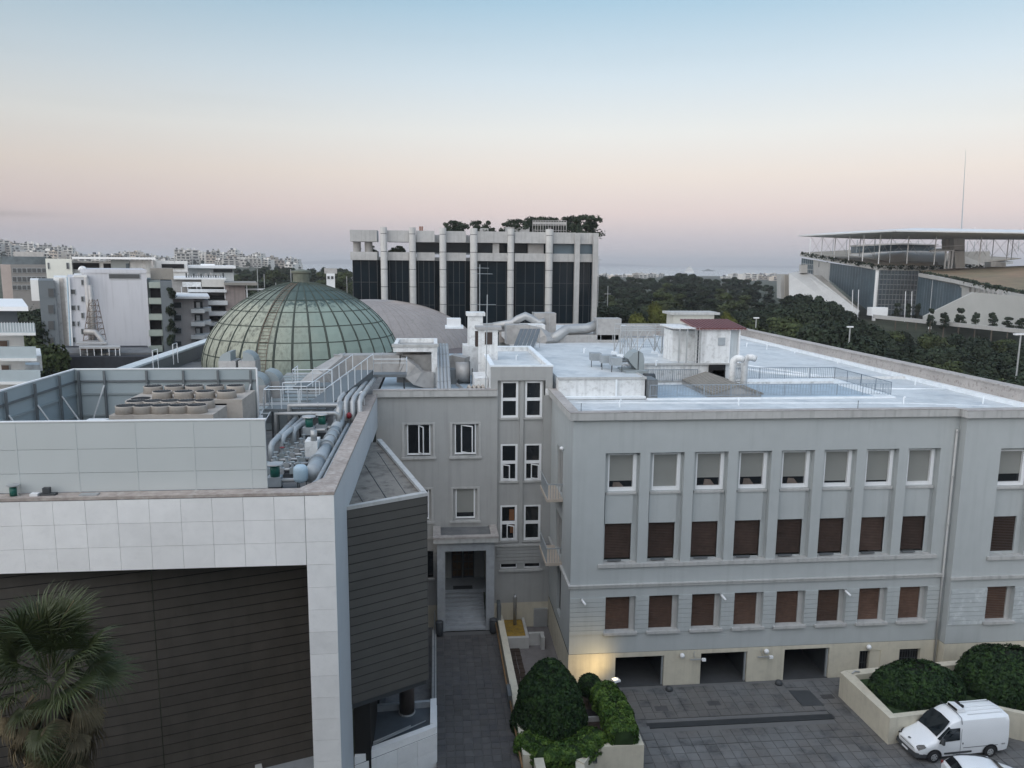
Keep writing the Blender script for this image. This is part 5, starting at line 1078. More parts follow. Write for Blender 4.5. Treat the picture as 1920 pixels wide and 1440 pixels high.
def hedge(pts,hw,z0,z1,name,label,n,m,cm_):
    r=thing(name,label,'hedge',(pts[0][0],pts[0][1],z0)); P=[Vector((a,b,0)) for a,b in pts]; L=[(q_-p).length for p,q_ in zip(P,P[1:])]; T=sum(L)
    def at(s):
        for (p,q_),l in zip(zip(P,P[1:]),L):
            if s<=l: return p+(q_-p)*(s/l),(q_-p).normalized()
            s-=l
        return P[-1],(P[-1]-P[-2]).normalized()
    def samp(rd):
        s=rd.uniform(-hw*.8,T+hw*.8); p,t=at(min(max(s,0),T)); off=s-min(max(s,0),T); sd=Vector((-t.y,t.x,0)); a=rd.uniform(-.25,math.pi+.25); pw=.55
        cx=math.copysign(abs(math.cos(a))**pw,math.cos(a)); sz=math.copysign(abs(math.sin(a))**pw,math.sin(a)); k=math.sqrt(max(0.05,1-(off/hw)**2)) if off else 1
        nm=(sd*cx+Vector((0,0,max(sz,0)))+t*(off/hw)).normalized(); pt=p+t*off+sd*cx*hw*k+Vector((0,0,(z0+z1)/2+sz*(z1-z0)/2*(.6+.4*k))); return pt+nm*wob(pt,3.5,.05),nm
    mb=MB(); N=10; st_=24; rings=[]
    for i in range(st_+1):
        s=-hw*.8+(T+1.6*hw)*i/st_; cs=min(max(s,0),T); p,t=at(cs); off=s-cs; sd=Vector((-t.y,t.x,0)); k=math.sqrt(max(0.05,1-(off/hw)**2)) if off else 1
        for j in range(N):
            a=-.35+(math.pi+.7)*j/(N-1); cx=math.copysign(abs(math.cos(a))**.55,math.cos(a)); sz=math.copysign(abs(math.sin(a))**.55,math.sin(a)); pt=p+t*off+sd*cx*(hw-.05)*k+Vector((0,0,(z0+z1)/2+sz*(z1-z0)/2*.94*(.6+.4*k))); mb.v.append(tuple(pt+wob(pt,3.5,.05)*sd*cx))
    for i in range(st_):
        for j in range(N-1): a=i*N+j; mb.f.append((a,a+1,a+N+1,a+N))
    mb.f+=[tuple(range(N)),tuple(range(st_*N,st_*N+N))]
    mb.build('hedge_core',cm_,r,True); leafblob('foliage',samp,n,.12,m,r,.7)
hedge([(4.9,38.2),(5.6,37.3),(7.2,37.2),(8.5,38.3)],.72,.9,2.0,'low_hedge','bright green low hedge curving round the foot of the big bush',8500,M['hedgeleaf'],corem2)
hedge([(9.9,41.9),(10.15,40.0),(10.05,38.2)],.85,1.3,2.6,'planter_hedge','bright green rounded hedge along the planter beside the garage court',9500,M['hedgeleaf'],corem2)
PL=thing('planter','cream walled planter between the alley and the garage court','planter',(9.9,37.8,0))
MB().prism([(8.3,37.45),(11.15,37.45),(11.2,42.6),(10.9,42.6),(10.85,37.8),(8.4,37.8)],0,1.65).build('planter_wall',M['beige'],PL)
MB().prism([(7.2,36.6),(7.6,36.2),(8.42,37.46),(8.3,37.8)],0,1.62).build('planter_wall',M['beige'],PL); MB().prism([(6.9,34.5),(7.4,34.5),(7.6,36.2),(7.2,36.6)],0,1.55).build('planter_wall',M['beige'],PL)
MB().prism([(5.05,35),(7.0,34.6),(7.25,36.7),(8.5,37.8),(10.87,37.8),(10.92,42.6),(8.4,44.2),(5.05,44)],-.2,1.0).build('planting_soil',M['soil'],PL)
MB().prism([(5.0,33),(5.5,33),(5.5,36.7),(5.0,36.7)],-.4,1.75).build('planter_wall',M['beige'],PL)
r=thing('folding_sign','small leaning dark metal triangle frame at the planter wall corner','stand',(8.4,37.2,0)); m=MB(); m.tube([(8.15,37.25,.9),(8.45,37.3,2.1),(8.5,37.2,.9),(8.15,37.25,.9)],.025,5); m.quad((8.18,37.24,.95),(8.48,37.2,.95),(8.46,37.28,1.75),(8.43,37.29,1.8)); m.build('frame',M['dark'],r)
for (x,y),l in (((9.0,41.4),'pale edged dark drain box behind the round bush'),((8.9,39.3),'brown edged square shaft cover beside the rounded hedge')):
    r=thing('shaft_box',l,'shaft',(x,y,1)); m=MB(); m.box(x-.45,x+.45,y-.6,y-.5,1,1.3); m.box(x-.45,x-.35,y-.5,y+.5,1,1.3); m.build('edge',M['trim'] if y>41 else M['skylight'],r); MB().box(x-.34,x+.45,y-.5,y+.5,1,1.12).build('cover',M['black'] if y>41 else mat('rusty_cover',(.05,.03,.025),.8),r)
# flood light on its bracket, and the light it throws on the wall
FLt=thing('floodlight','lit white floodlight by the left garage shining on the cream wall','floodlight',(11.25,44.9,1.1))
MB().obox((11.35,44.9,1.15),.45,.4,.12,R(20)).build('housing',M['white'],FLt); MB().obox((11.28,44.95,1.22),.3,.26,.015,R(20)).build('lens',emis('lamp_glow',(1,.86,.6),1.2),FLt); MB().cyl((11.35,44.9,0),(11.35,44.9,1.1),.04,6).build('post',M['galv'],FLt)
ld=bpy.data.lights.new('wall_wash','SPOT'); lo_=bpy.data.objects.new('wall_wash',ld); col.objects.link(lo_); lo_.location=(10.5,44.1,1.5); ld.energy=130; ld.color=(1,.72,.33); ld.spot_size=R(125); ld.spot_blend=1.0; ld.shadow_soft_size=.15
lo_.rotation_euler=(Vector((9.7,46,2.2))-Vector((10.5,44.1,1.5))).to_track_quat('-Z','Y').to_euler(); lo_.parent=FLt; lo_.matrix_parent_inverse=Matrix.Translation((-11.25,-44.9,-1.1))
# wall lamps, cameras, mirrors
for (px,py),l in (((1279,1229),'white globe wall lamp between the left and middle garages'),((1437,1221),'white globe wall lamp between the middle and right garages'),((1629,1213),'white globe wall lamp over the narrow cellar shutter')):
    v=aY(px,py,45.8); o=MB().lathe((v.x,45.78,v.z),[(.02,-.17),(.12,-.12),(.17,0),(.12,.12),(.02,.17)],14).build('globe_lamp',M['white'],smooth=True); tag(o,l,'lamp')
for (px,py),l in (((1093,1129),'small white security camera left of the first ground floor window'),((1355,1120),'small white security camera between the third and fourth ground floor windows'),((1588,1112),'small white security camera between the sixth and seventh ground floor windows')):
    v=aY(px,py,45.7); r=thing('security_camera',l,'camera',(v.x,45.9,v.z)); MB().cyl((v.x-.1,45.95,v.z+.2),(v.x-.05,45.8,v.z+.1),.025,6).build('arm',M['galv'],r); MB().cyl((v.x-.05,45.85,v.z+.1),(v.x+.12,45.45,v.z-.08),.075,8).build('camera_body',M['white'],r,True)
for (px,py),l in (((1308,1236),'thin white traffic barrier sensor on the wall left of the middle garage'),((1434,1231),'thin white bracket with cables under the right globe lamp')):
    v=aY(px,py,45.8); r=thing('wall_bracket',l,'bracket',(v.x,45.9,v.z)); MB().box(v.x-.5,v.x+.5,45.75,45.8,v.z-.04,v.z+.04).build('bar',M['galv'],r); MB().tube([(v.x-.1,45.88,v.z),(v.x-.25,45.9,v.z+.3),(v.x-.15,45.93,v.z+.5)],.02,5).build('cable',M['galv'],r); MB().box(v.x+.25,v.x+.5,45.6,45.75,v.z-.07,v.z+.1).build('head',M['white'],r)
for (x,y),l in (((15.0,45.3),'black rounded guard stone at the right jamb of the left garage'),((23.0-.5,45.4),'black rounded guard stone at the left jamb of the right garage')):
    o=MB().lathe((x,y,0),[(.24,0),(.25,.15),(.18,.3),(.03,.36)],14).build('guard_stone',M['dark'],smooth=True); tag(o,l,'guard stone')
# right planter
RP=thing('raised_bed','long cream walled raised bed holding two big hedges beside the parked van','planter',(30,42,0))
WB=M['beige']; 
m=MB(); m.prism([(26.15,43.9),(25.75,43.7),(26.0,38.6),(26.45,38.65),(26.5,43.3)],0,1.7); m.build('bed_wall',WB,RP)
m=MB(); m.prism([(26.46,38.66),(29.3,38.95),(29.3,39.3),(26.46,39.05)],0,1.69); m.prism([(29.3,38.95),(33,39.0),(36,37.2),(36.2,37.5),(33.1,39.35),(29.3,39.3)],0,1.69); m.build('bed_wall',WB,RP)
m=MB(); m.prism([(26.16,43.9),(26.5,43.31),(41.5,44.6),(41.5,45.0)],0,1.71); m.build('bed_wall',WB,RP)
MB().prism([(26.5,39.1),(29.3,39.35),(33.2,39.35),(36.3,37.5),(41.5,38),(41.5,44.55),(26.55,43.3)],-.1,1.35).build('bed_soil',M['grass'],RP)
r=thing('large_shrub','broad dark green clipped shrub overhanging the corner of the raised bed','bush',(29.3,41.2,1.3)); c=(29.35,41.25,.9); ellcore(c,2.75,1.75,2.35,corem,r,2.6,.1,2); leafblob('foliage',ellsamp(c,2.8,1.8,2.4,2.6,.1,f=2),14000,.15,M['bushleaf'],r)
r=thing('large_shrub','tall dark shrub at the right edge of the picture behind the van','bush',(35.3,41.6,1.3)); c=(35.5,41.4,.9); ellcore(c,2.9,2.4,3.0,corem,r,2.6,.14,2); leafblob('foliage',ellsamp(c,2.95,2.45,3.05,2.6,.14,f=2),15000,.16,M['bushleaf'],r)
for (x,y,z),l in (((26.6,43.5,1.75),'small pale pipe fitting on the corner of the raised bed wall'),((35.5,44.4,1.76),'thin grey pipe lying on the back wall of the raised bed')):
    o=MB().tube([(x-.25,y-.1,z),(x,y,z+.1),(x+.35,y+.05,z)],.05,6).build('pipe_fitting',M['galv'],smooth=True); tag(o,l,'pipe')

def loft(st,name,m,parent,T,cap=True):
    """st: list of (x, [(half width, z)...]); mirrored skin"""
    mb=MB(); k=len(st[0][1]); w_=2*k-1
    for x,s in st:
        row=[Vector((x,-y,z)) for y,z in s]+[Vector((x,y,z)) for y,z in reversed(s[:-1])]
        mb.v+=[tuple(T@p) for p in row]
    for i in range(len(st)-1):
        for j in range(w_-1): a=i*w_+j; mb.f.append((a,a+1,a+w_+1,a+w_))
    if cap: mb.f.append(tuple(range(w_))); n=len(st)-1; mb.f.append(tuple(range(n*w_,n*w_+w_))[::-1])
    o=mb.build(name,m,parent,True)
    md=o.modifiers.new('sub','SUBSURF'); md.levels=md.render_levels=1
    md=o.modifiers.new('es','EDGE_SPLIT'); md.split_angle=R(35)
    return o
def patch(pts,T,name,m,parent,th=.0):
    return MB().poly([T@Vector(p) for p in pts]).build(name,m,parent)
def wheel(T,x,y,r_,parent,w_=.22):
    s=1 if y>0 else -1; c=Vector((x,y,r_)); 
    o=MB().tube([T@(c+Vector((0,-s*w_*.5,0))),T@(c+Vector((0,s*w_*.42,0))),T@(c+Vector((0,s*w_*.5,0)))],r_,24,True,[r_,r_,r_*.93]).build('wheel',M['tyre'],parent)
    MB().tube([T@(c+Vector((0,s*w_*.44,0))),T@(c+Vector((0,s*(w_*.5+.012),0)))],r_*.6,20,True,[r_*.62,r_*.55]).build('rim',M['galv'],o)
    for k in range(5):
        a=2*math.pi*k/5; d=Vector((math.cos(a),0,math.sin(a)))*r_*.38; MB().tube([T@(c+d+Vector((0,s*(w_*.5+.013),0))),T@(c+d+Vector((0,s*(w_*.5+.02),0)))],r_*.09,8).build('rim_hole',M['black'],o)
VAN=thing('parked_van','white high-roof panel van with roof ventilation unit parked beside the raised bed','van',(29.45,37.95,0))
TV=Matrix.Translation((26.62,37.78,.0))@Matrix.Rotation(R(3.2),4,'Z')@Matrix.Diagonal((1.035,1,1.05,1))      # x runs from nose to tail
st=[(-.02,[(.5,.38),(.66,.46),(.70,.62),(.66,.74),(.45,.80),(0,.82)]),
(.08,[(.84,.34),(.92,.46),(.94,.68),(.88,.84),(.5,.92),(0,.94)]),
(.45,[(.93,.30),(.99,.55),(.99,.86),(.92,1.00),(.5,1.10),(0,1.13)]),
(1.00,[(.95,.30),(1.0,.65),(1.0,1.02),(.94,1.16),(.6,1.27),(0,1.30)]),
(1.08,[(.95,.30),(1.0,.66),(1.0,1.05),(.94,1.20),(.6,1.32),(0,1.35)]),
(1.55,[(.95,.30),(1.0,.7),(1.0,1.12),(.90,1.66),(.66,1.78),(0,1.83)]),
(1.98,[(.95,.30),(1.0,.7),(1.0,1.16),(.88,1.98),(.74,2.14),(0,2.22)]),
(2.45,[(.95,.30),(1.0,.7),(1.0,1.18),(.89,2.10),(.79,2.33),(0,2.42)]),
(2.52,[(.95,.30),(1.0,.7),(1.0,1.18),(.92,2.12),(.83,2.35),(0,2.44)]),
(4.4,[(.95,.30),(1.0,.7),(1.0,1.2),(.92,2.12),(.83,2.35),(0,2.45)]),
(5.25,[(.95,.32),(1.0,.7),(1.0,1.2),(.92,2.12),(.83,2.34),(0,2.43)]),
(5.42,[(.90,.36),(.96,.7),(.96,1.2),(.88,2.06),(.76,2.26),(0,2.34)])]
loft(st,'body',M['carpaint'],VAN,TV)
MB().add([TV@Vector(p) for p in [(1.13,-.78,1.385),(1.13,0,1.435),(1.13,.78,1.385),(1.9,.72,2.15),(1.9,0,2.225),(1.9,-.72,2.15),(1.52,-.80,1.78),(1.52,.80,1.78)]],[(0,1,4,5,6),(1,2,7,3,4)]).build('windscreen',M['carglass'],VAN)
for s in (-1,1):
    y=s*1.012; yt=s*.935
    patch([(1.25,s*.985,1.27),(1.15,y,1.10),(1.45,y,1.06),(1.52,y,1.17),(2.40,y,1.20),(2.40,yt,1.86),(1.78,yt,1.86)],TV,'side_window',M['carglass'],VAN)
    MB().add([TV@Vector(p) for p in [(1.12,s*.86,1.30),(1.22,s*.97,1.26),(1.80,s*.94,1.9),(1.74,s*.87,1.96)]],[(0,1,2,3)]).build('window_pillar_glass',M['carglass'],VAN)
    MB().obox(TV@Vector((1.28,s*1.14,1.28)),.12,.2,.34,R(3)).build('wing_mirror',M['plastic'],VAN)
    MB().add([TV@Vector(p) for p in [(.02,s*.60,.80),(.05,s*.90,.74),(.42,s*1.0,.92),(.38,s*.86,1.02),(.16,s*.70,.94)]],[(0,1,2,3,4)]).build('headlight',M['carglass'],VAN)
    MB().obox(TV@Vector((.14,s*.80,.845)),.10,.14,.06,R(3)).build('headlight_reflector',M['bright'],VAN)
    MB().obox(TV@Vector((2.6,s*1.0,.98)),.06,.02,.10,R(3)).build('door_handle',M['dark'],VAN)
    m=MB(); m.obox(TV@Vector((2.47,s*.999,1.1)),.012,.012,1.5,R(3)); m.obox(TV@Vector((3.7,s*1.001,.72)),2.2,.008,.03,R(3)); m.build('door_joint',M['plastic'],VAN)
    MB().obox(TV@Vector((2.35,s*1.0,.48)),1.7,.03,.10,R(3)).build('side_moulding',M['plastic'],VAN)
    for x in (.92,4.32):
        m=MB(); c=TV@Vector((x,s*1.004,.36)); N=20; vs=[TV@Vector((x+math.cos(math.pi*k/N)*.47,s*1.008,.34+math.sin(math.pi*k/N)*.45)) for k in range(N+1)]; m.poly(vs); m.build('wheel_arch',M['black'],VAN)
        wheel(TV,x,s*.93,.34,VAN)
    MB().obox(TV@Vector((5.1,s*1.0,.75)),.22,.015,.08,R(3)).build('marker_light',M['galv'],VAN)
MB().add([TV@Vector(p) for p in [(-.06,-.86,.30),(.5,-1.0,.30),(.5,-1.01,.52),(-.06,-.80,.56),(-.06,.80,.56),(-.06,.86,.30),(.5,1.01,.52),(.5,1.0,.3),(-.12,-.4,.3),(-.12,.4,.3),(-.12,-.4,.58),(-.12,.4,.58)]],[(0,1,2,3),(8,0,3,10),(9,8,10,11),(5,9,11,4),(7,5,4,6)]).build('bumper',M['plastic'],VAN)
MB().add([TV@Vector(p) for p in [(-.03,-.56,.70),(-.035,.56,.70),(.02,.60,.80),(.02,-.60,.80)]],[(0,1,2,3)]).build('grille',M['black'],VAN)
MB().lathe(TV@Vector((.12,0,.955)),[(.085,-.01),(.09,.012),(.02,.02)],16).build('badge',M['steelblue'],VAN)
MB().obox(TV@Vector((-.13,0,.42)),.012,.5,.11,R(3)).build('number_plate',M['white'],VAN)
m=MB(); m.tube([TV@Vector((2.5,y_,z_)) for y_,z_ in ((-.93,2.05),(-.84,2.36),(-.5,2.43),(0,2.46),(.5,2.43),(.84,2.36),(.93,2.05))],.018,5); m.build('roof_joint',M['dark'],VAN)
for k in range(5): 
    y_=-.6+k*.3; MB().obox(TV@Vector((4.1,y_,2.435-.05*abs(y_))),2.2,.04,.03,R(3)).build('roof_rib',M['carpaint'],VAN)
RU=MB().add([TV@Vector(p) for p in [(2.56,-.42,2.42),(3.05,-.42,2.42),(3.05,.46,2.42),(2.56,.46,2.42),(2.60,-.38,2.62),(3.0,-.38,2.56),(3.0,.42,2.56),(2.60,.42,2.62)]],[(0,3,2,1),(4,5,6,7),(0,1,5,4),(1,2,6,5),(2,3,7,6),(3,0,4,7)]).build('roof_unit',M['carpaint'],VAN)
MB().add([TV@Vector(p) for p in [(2.553,-.36,2.46),(2.553,.40,2.46),(2.585,.38,2.59),(2.585,-.34,2.59)]],[(0,1,2,3)]).build('intake_grille',M['black'],RU)
for y_ in (.1,.42): MB().lathe(TV@Vector((3.15,y_,2.46)),[(.17,0),(.17,.06),(.12,.09)],16).build('roof_fan',M['black'],RU)
CAR=thing('parked_car','pale white hatchback parked in front of the van, cut off by the picture corner','car',(29.3,34.6,0))
TC=Matrix.Translation((27.15,35.0,0))@Matrix.Rotation(R(-9),4,'Z')     # x from tail to nose
st=[(0.0,[(.60,.35),(.72,.5),(.74,.75),(.66,.90),(.4,.93),(0,.95)]),(.10,[(.78,.30),(.85,.5),(.86,.85),(.72,1.0),(.5,1.04),(0,1.06)]),
(.45,[(.82,.25),(.87,.55),(.87,.92),(.68,1.30),(.55,1.38),(0,1.43)]),(.8,[(.82,.25),(.87,.6),(.87,.95),(.66,1.40),(.52,1.46),(0,1.50)]),(1.7,[(.82,.25),(.87,.6),(.87,.95),(.66,1.42),(.52,1.47),(0,1.51)]),
(2.4,[(.82,.25),(.87,.6),(.86,.93),(.64,1.30),(.5,1.37),(0,1.41)]),(3.0,[(.82,.25),(.87,.6),(.85,.90),(.74,.96),(.5,1.02),(0,1.04)]),(3.6,[(.80,.25),(.84,.5),(.82,.78),(.7,.84),(.4,.88),(0,.90)]),(3.9,[(.62,.3),(.68,.45),(.68,.62),(.6,.68),(.4,.70),(0,.72)])]
loft(st,'body',M['carpaint'],CAR,TC)
MB().add([TC@Vector(p) for p in [(.10,-.60,1.06),(.09,0,1.10),(.10,.60,1.06),(.43,.52,1.40),(.43,0,1.45),(.43,-.52,1.40)]],[(0,1,4,5),(1,2,3,4)]).build('rear_window',M['carglass'],CAR)
MB().add([TC@Vector(p) for p in [(2.92,-.68,1.04),(2.95,0,1.09),(2.92,.68,1.04),(2.42,.58,1.38),(2.42,0,1.45),(2.42,-.58,1.38)]],[(0,1,4,5),(1,2,3,4)]).build('windscreen',M['carglass'],CAR)
for s in (-1,1):
    patch([(.55,s*.885,.98),(2.8,s*.875,.97),(2.35,s*.70,1.30),(1.6,s*.705,1.37),(.75,s*.715,1.36)],TC,'side_window',M['carglass'],CAR)
    MB().tube([TC@Vector(p) for p in ((.5,s*.62,1.42),(1.2,s*.60,1.475),(2.2,s*.59,1.43))],.018,5).build('roof_strip',M['plastic'],CAR)
    MB().obox(TC@Vector((2.55,s*1.0,1.0)),.1,.18,.13,R(-9)).build('wing_mirror',M['carpaint'],CAR)
    MB().obox(TC@Vector((.06,s*.70,.84)),.10,.22,.2,R(-9)).build('rear_light',mat('tail_light',(.20,.02,.02),.3),CAR)
    for x in (.75,3.15): wheel(TC,x,s*.80,.3,CAR,.2)
# ============ palm ============
PA=thing('fan_palm','tall fan palm with green crown and skirt of dead fronds before the dark wall','palm tree',(-11.4,24.2,0))
pc=aY(92,1255,24.2); PA.location=(pc.x,24.2,0); ORG[PA.name]=Vector((pc.x,24.2,0))
MB().tube([(pc.x,24.2,-.1),(pc.x+.05,24.2,6),(pc.x,24.2,pc.z-.4)],.3,12,True,[.38,.27,.33]).build('trunk',M['bark'],PA,True)
def frond(seed,L,dry):
    r=random.Random(seed); mb=MB(); n=34 if not dry else 22; pet=L*.60
    mb.tube([(0,0,0),(pet*.5,0,.04),(pet,0,0)],.018,4,False)
    for k in range(n):
        a=(k/(n-1)-.5)*R(200 if not dry else 100); bl=L*.56*(1-.28*abs(a/R(125))**1.5)*r.uniform(.9,1.06); d=Vector((math.cos(a),math.sin(a),0)); wd=.016+.012*math.cos(a*.5)
        fold=.05*(1 if k%2 else -1); tipd=(.12+.3*r.random()**2+(.35 if dry else 0))*bl
        pr=Vector((-d.y,d.x,0)); P=[Vector((pet,0,0))+d*bl*t+Vector((0,0,-tipd*max(0,t-.45)**2*3+.06*math.sin(t*3)-abs(a)*.05*t*bl)) for t in (0,.35,.62,.84,1)]
        ws=[.006,wd*1.1,wd*.85,wd*.45,.003]
        b=len(mb.v)
        for p,w2 in zip(P,ws): mb.v+=[tuple(p-pr*w2+Vector((0,0,fold*w2*8))),tuple(p+pr*w2-Vector((0,0,fold*w2*8)))]
        for i in range(4): mb.f.append((b+2*i,b+2*i+1,b+2*i+3,b+2*i+2))
    return mb.build('frond_mesh',M['palmdry'] if dry else M['palmleaf'],data_only=True)
FG=[frond(k,1.9+.15*k,False) for k in range(4)]; FDy=[frond(20+k,1.75,True) for k in range(3)]
rp=random.Random(5)
def putfrond(me,name,az_,elv,roll,z,sc_):
    Mx=Matrix.Rotation(az_,3,'Z')@Matrix.Rotation(-elv,3,'Y')@Matrix.Rotation(roll,3,'X'); inst(me,name,PA,(pc.x+math.cos(az_)*.15,24.2+math.sin(az_)*.15,pc.z+z),Mx.to_euler(),(sc_,)*3)
for k in range(46):
    f=k/45; putfrond(FG[k%4],'frond',k*2.399+rp.uniform(-.2,.2),R(86-f*96+rp.uniform(-9,9)),rp.uniform(-.8,.8),.15-.55*f,rp.uniform(.8,1.08))
for k in range(56):
    f=k/55; putfrond(FDy[k%3] if k%4 else FG[k%4],'dead_frond' if k%4 else 'frond',k*2.399+1+rp.uniform(-.2,.2),R(-30-f*48+rp.uniform(-10,10)),rp.uniform(-.9,.9),-.35-f*1.9,rp.uniform(.75,1.08))
m=MB()
for a in (0.4,1.9): m.tube([(pc.x,24.2,pc.z),(pc.x+.5*math.cos(a),24.2,pc.z+1.6),(pc.x+.9*math.cos(a)+.1,24.2,pc.z+2.3)],.012,4)
m.build('flower_stalk',M['palmdry'],PA)
# ============ black glass building ============
BB=thing('glass_office_block','large black glass office block with pale stone columns and roof-top pines','building',(7,140,0))
Yb=140.0
def bx(px,Y=Yb): return aY(px,450,Y).x
def bz(py,px=850,Y=Yb): return aY(px,py,Y).z
zt_,zb_=bz(434),bz(455); z2t,z2b=bz(474),bz(489)
pan=[(658,708,0),(727,767,0),(781,815,0),(836,873,0),(893,949,.6),(963,1020,.6),(1033,1077,0),(1081,1118,-.5)]
for a,b,dy in pan:
    for (c,d,nm) in ((zb_,zt_,'stone_parapet'),(z2b,z2t,'stone_band')):
        x0,x1=bx(a),bx(b); t=MB().box(x0,x1,Yb-1.6-dy,Yb+2.5,c,d).build(nm,M['travertine'],BB)
        # darker stone joint lines stand proud as thin seams
    g=MB(); x0,x1=bx(a),bx(b)
    g.box(x0+.3,x1-.1,Yb-.9-dy,Yb+1,10,z2b-.02); g.build('glass_bay',M['darkglass'],BB)
    m=MB(); n=3
    for k in range(n+1): x=x0+.3+(x1-x0-.4)*k/n; m.box(x-.04,x+.04,Yb-.95-dy,Yb-.9-dy,10,z2b-.05)
    for z in range(12,29,4): m.box(x0+.3,x1-.1,Yb-.93-dy,Yb-.905-dy,z,z+.07)
    m.build('glass_mullions',M['dark'],BB)
MB().box(bx(662),bx(1116),Yb+1,Yb+30,8,z2b-.03).build('glass_body',M['darkglass'],BB)
MB().box(bx(660),bx(1117),Yb+.9,Yb+31,z2b,z2b+.6).build('terrace_floor',M['travertine'],BB)
MB().box(bx(775),bx(1116),Yb+1.2,Yb+28,z2t,zb_).build('penthouse_glass',M['darkglass'],BB)
MB().box(bx(775),bx(1118),Yb+.5,Yb+31,zb_,zt_-.6).build('roof_slab',M['travertine'],BB)
for a,b in ((893,925),(1035,1076),(1082,1112)): MB().box(bx(a)+.2,bx(b),Yb-.6,Yb+1.1,z2t+.02,zb_-.02).build('terrace_glass',M['blueglass'] if a>1000 else M['darkglass'],BB)
MB().box(bx(923),bx(935),Yb-1.2,Yb+1,z2t,zb_).build('stone_pier',M['travertine'],BB); MB().box(bx(990),bx(1019),Yb-.5,Yb+1.15,z2t,zb_).build('grey_wall',M['concrete'],BB)
for px,w in ((721,1.1),(774,1.1),(830,1.12),(887,1.2),(955.5,1.1),(1026.5,1.2)):
    x=bx(px); z=8.0; k=0
    while z<zt_+.4:
        h=min(3.05,zt_+.5-z); MB().cyl((x,Yb-2.3,z+.10),(x,Yb-2.3,z+h),w*.54,18).build('column_drum',mat('column_stone',(.52,.52,.51),.7,var=.12,scale=1.5,streak=.15),BB); z+=h; k+=1
    MB().cyl((x,Yb-2.3,8),(x,Yb-2.3,zt_+.2),w*.49,14).build('column_core',M['dark'],BB)
for px in (1079,1113):
    x=bx(px); MB().box(x-.45,x+.45,Yb-2.2,Yb-1.4,8,zt_-.1).build('stone_pier',M['travertine'],BB)
for px in (668,690): x=bx(px); MB().cyl((x,Yb+1.0,z2t),(x,Yb+1.0,zb_),.7,14).build('stone_pier',M['concrete'],BB)
for a,b,yy,h in ((905,920,Yb+6,1.9),(1012,1035,Yb+8,2.0)): MB().box(bx(a),bx(b),yy,yy+4,zt_-.6,zt_+h-1).build('roof_housing',M['concrete'],BB)
m=MB().box(bx(955),bx(1000),Yb+6,Yb+9,zt_-.5,zt_+1.2); m.build('roof_housing',M['concrete'],BB)
m=MB(); 
for k in range(14): x=bx(1005)+(bx(1070)-bx(1005))*k/13; m.box(x-.04,x+.04,Yb+5,Yb+5.08,zt_-.4,zt_+2.4)
for z in (zt_+.6,zt_+1.5,zt_+2.4): m.box(bx(1005),bx(1070),Yb+5,Yb+5.05,z,z+.07)
m.box(bx(1005),bx(1070),Yb+5.1,Yb+5.15,zt_+1.7,zt_+2.2); m.build('roof_screen',M['ductgrey'],BB)
for px in (787,791): MB().cyl((bx(px),Yb+4,zt_-.5),(bx(px),Yb+4,zt_+1),.15,8).build('flue',mat('terracotta',(.25,.12,.08)),BB)

# ============ trees ============
def crownmesh(seed,n,size,R0,H0,lobes=9,m='leaf',flatten=1.0,gap=.35):
    r=random.Random(seed); mb=MB(); L=[]
    for k in range(lobes):
        t=r.random()**.8; a=r.uniform(0,6.28); rad=R0*(.75-.5*abs(t-.35))*r.uniform(.4,1.0); L.append((Vector((math.cos(a)*rad,math.sin(a)*rad,H0*(.18+.70*t))),R0*r.uniform(.30,.55)*(1.1-.45*t)))
    L.append((Vector((0,0,H0*.5)),R0*.55)); L.append((Vector((r.uniform(-.3,.3),0,H0*.85)),R0*.3))
    for _ in range(n):
        c,rr=r.choice(L); v=Vector((r.gauss(0,1),r.gauss(0,1),r.gauss(0,1)*.85)).normalized(); p=c+v*rr*r.uniform(.72,1.06)*(1,1.15)[r.random()<.12]; p.z=c.z+(p.z-c.z)*flatten
        nm=(v+Vector((r.gauss(0,.5),r.gauss(0,.5),r.gauss(0,.5)+.2))).normalized(); a=nm.orthogonal().normalized(); a=Matrix.Rotation(r.uniform(0,6.28),3,nm)@a; b=nm.cross(a); s=size*r.uniform(.5,1.3)
        mb.v+=[tuple(p-a*s*.5-b*s*.3),tuple(p+a*s*.45-b*s*.35),tuple(p+a*s*.55+b*s*.3),tuple(p-a*s*.35+b*s*.4)]; k=len(mb.v); mb.f.append((k-4,k-3,k-2,k-1))
    for c,rr in L:    # small core octahedra added inside the lobes to stop the light
        q=rr*.62; b=len(mb.v); mb.v+=[tuple(c+Vector(d)*q) for d in ((1,0,0),(0,1,0),(-1,0,0),(0,-1,0),(0,0,flatten),(0,0,-flatten))]
        mb.f+=[(b,b+1,b+4),(b+1,b+2,b+4),(b+2,b+3,b+4),(b+3,b,b+4),(b+1,b,b+5),(b+2,b+1,b+5),(b+3,b+2,b+5),(b,b+3,b+5)]
    return mb.build('crown_mesh',M[m],data_only=True)
def trunkmesh(seed,h,r0):
    r=random.Random(seed); mb=MB(); mb.tube([(0,0,-2),(r.uniform(-.1,.1),0,h*.4),(r.uniform(-.3,.3),r.uniform(-.2,.2),h*.8)],r0,6,True,[r0,r0*.75,r0*.35])
    for k in range(4): a=r.uniform(0,6.28); mb.tube([(0,0,h*(.35+.1*k)),(math.cos(a)*h*.16,math.sin(a)*h*.16,h*(.52+.1*k))],r0*.3,4,True,[r0*.35,r0*.12])
    return mb.build('trunk_mesh',M['bark'],data_only=True)
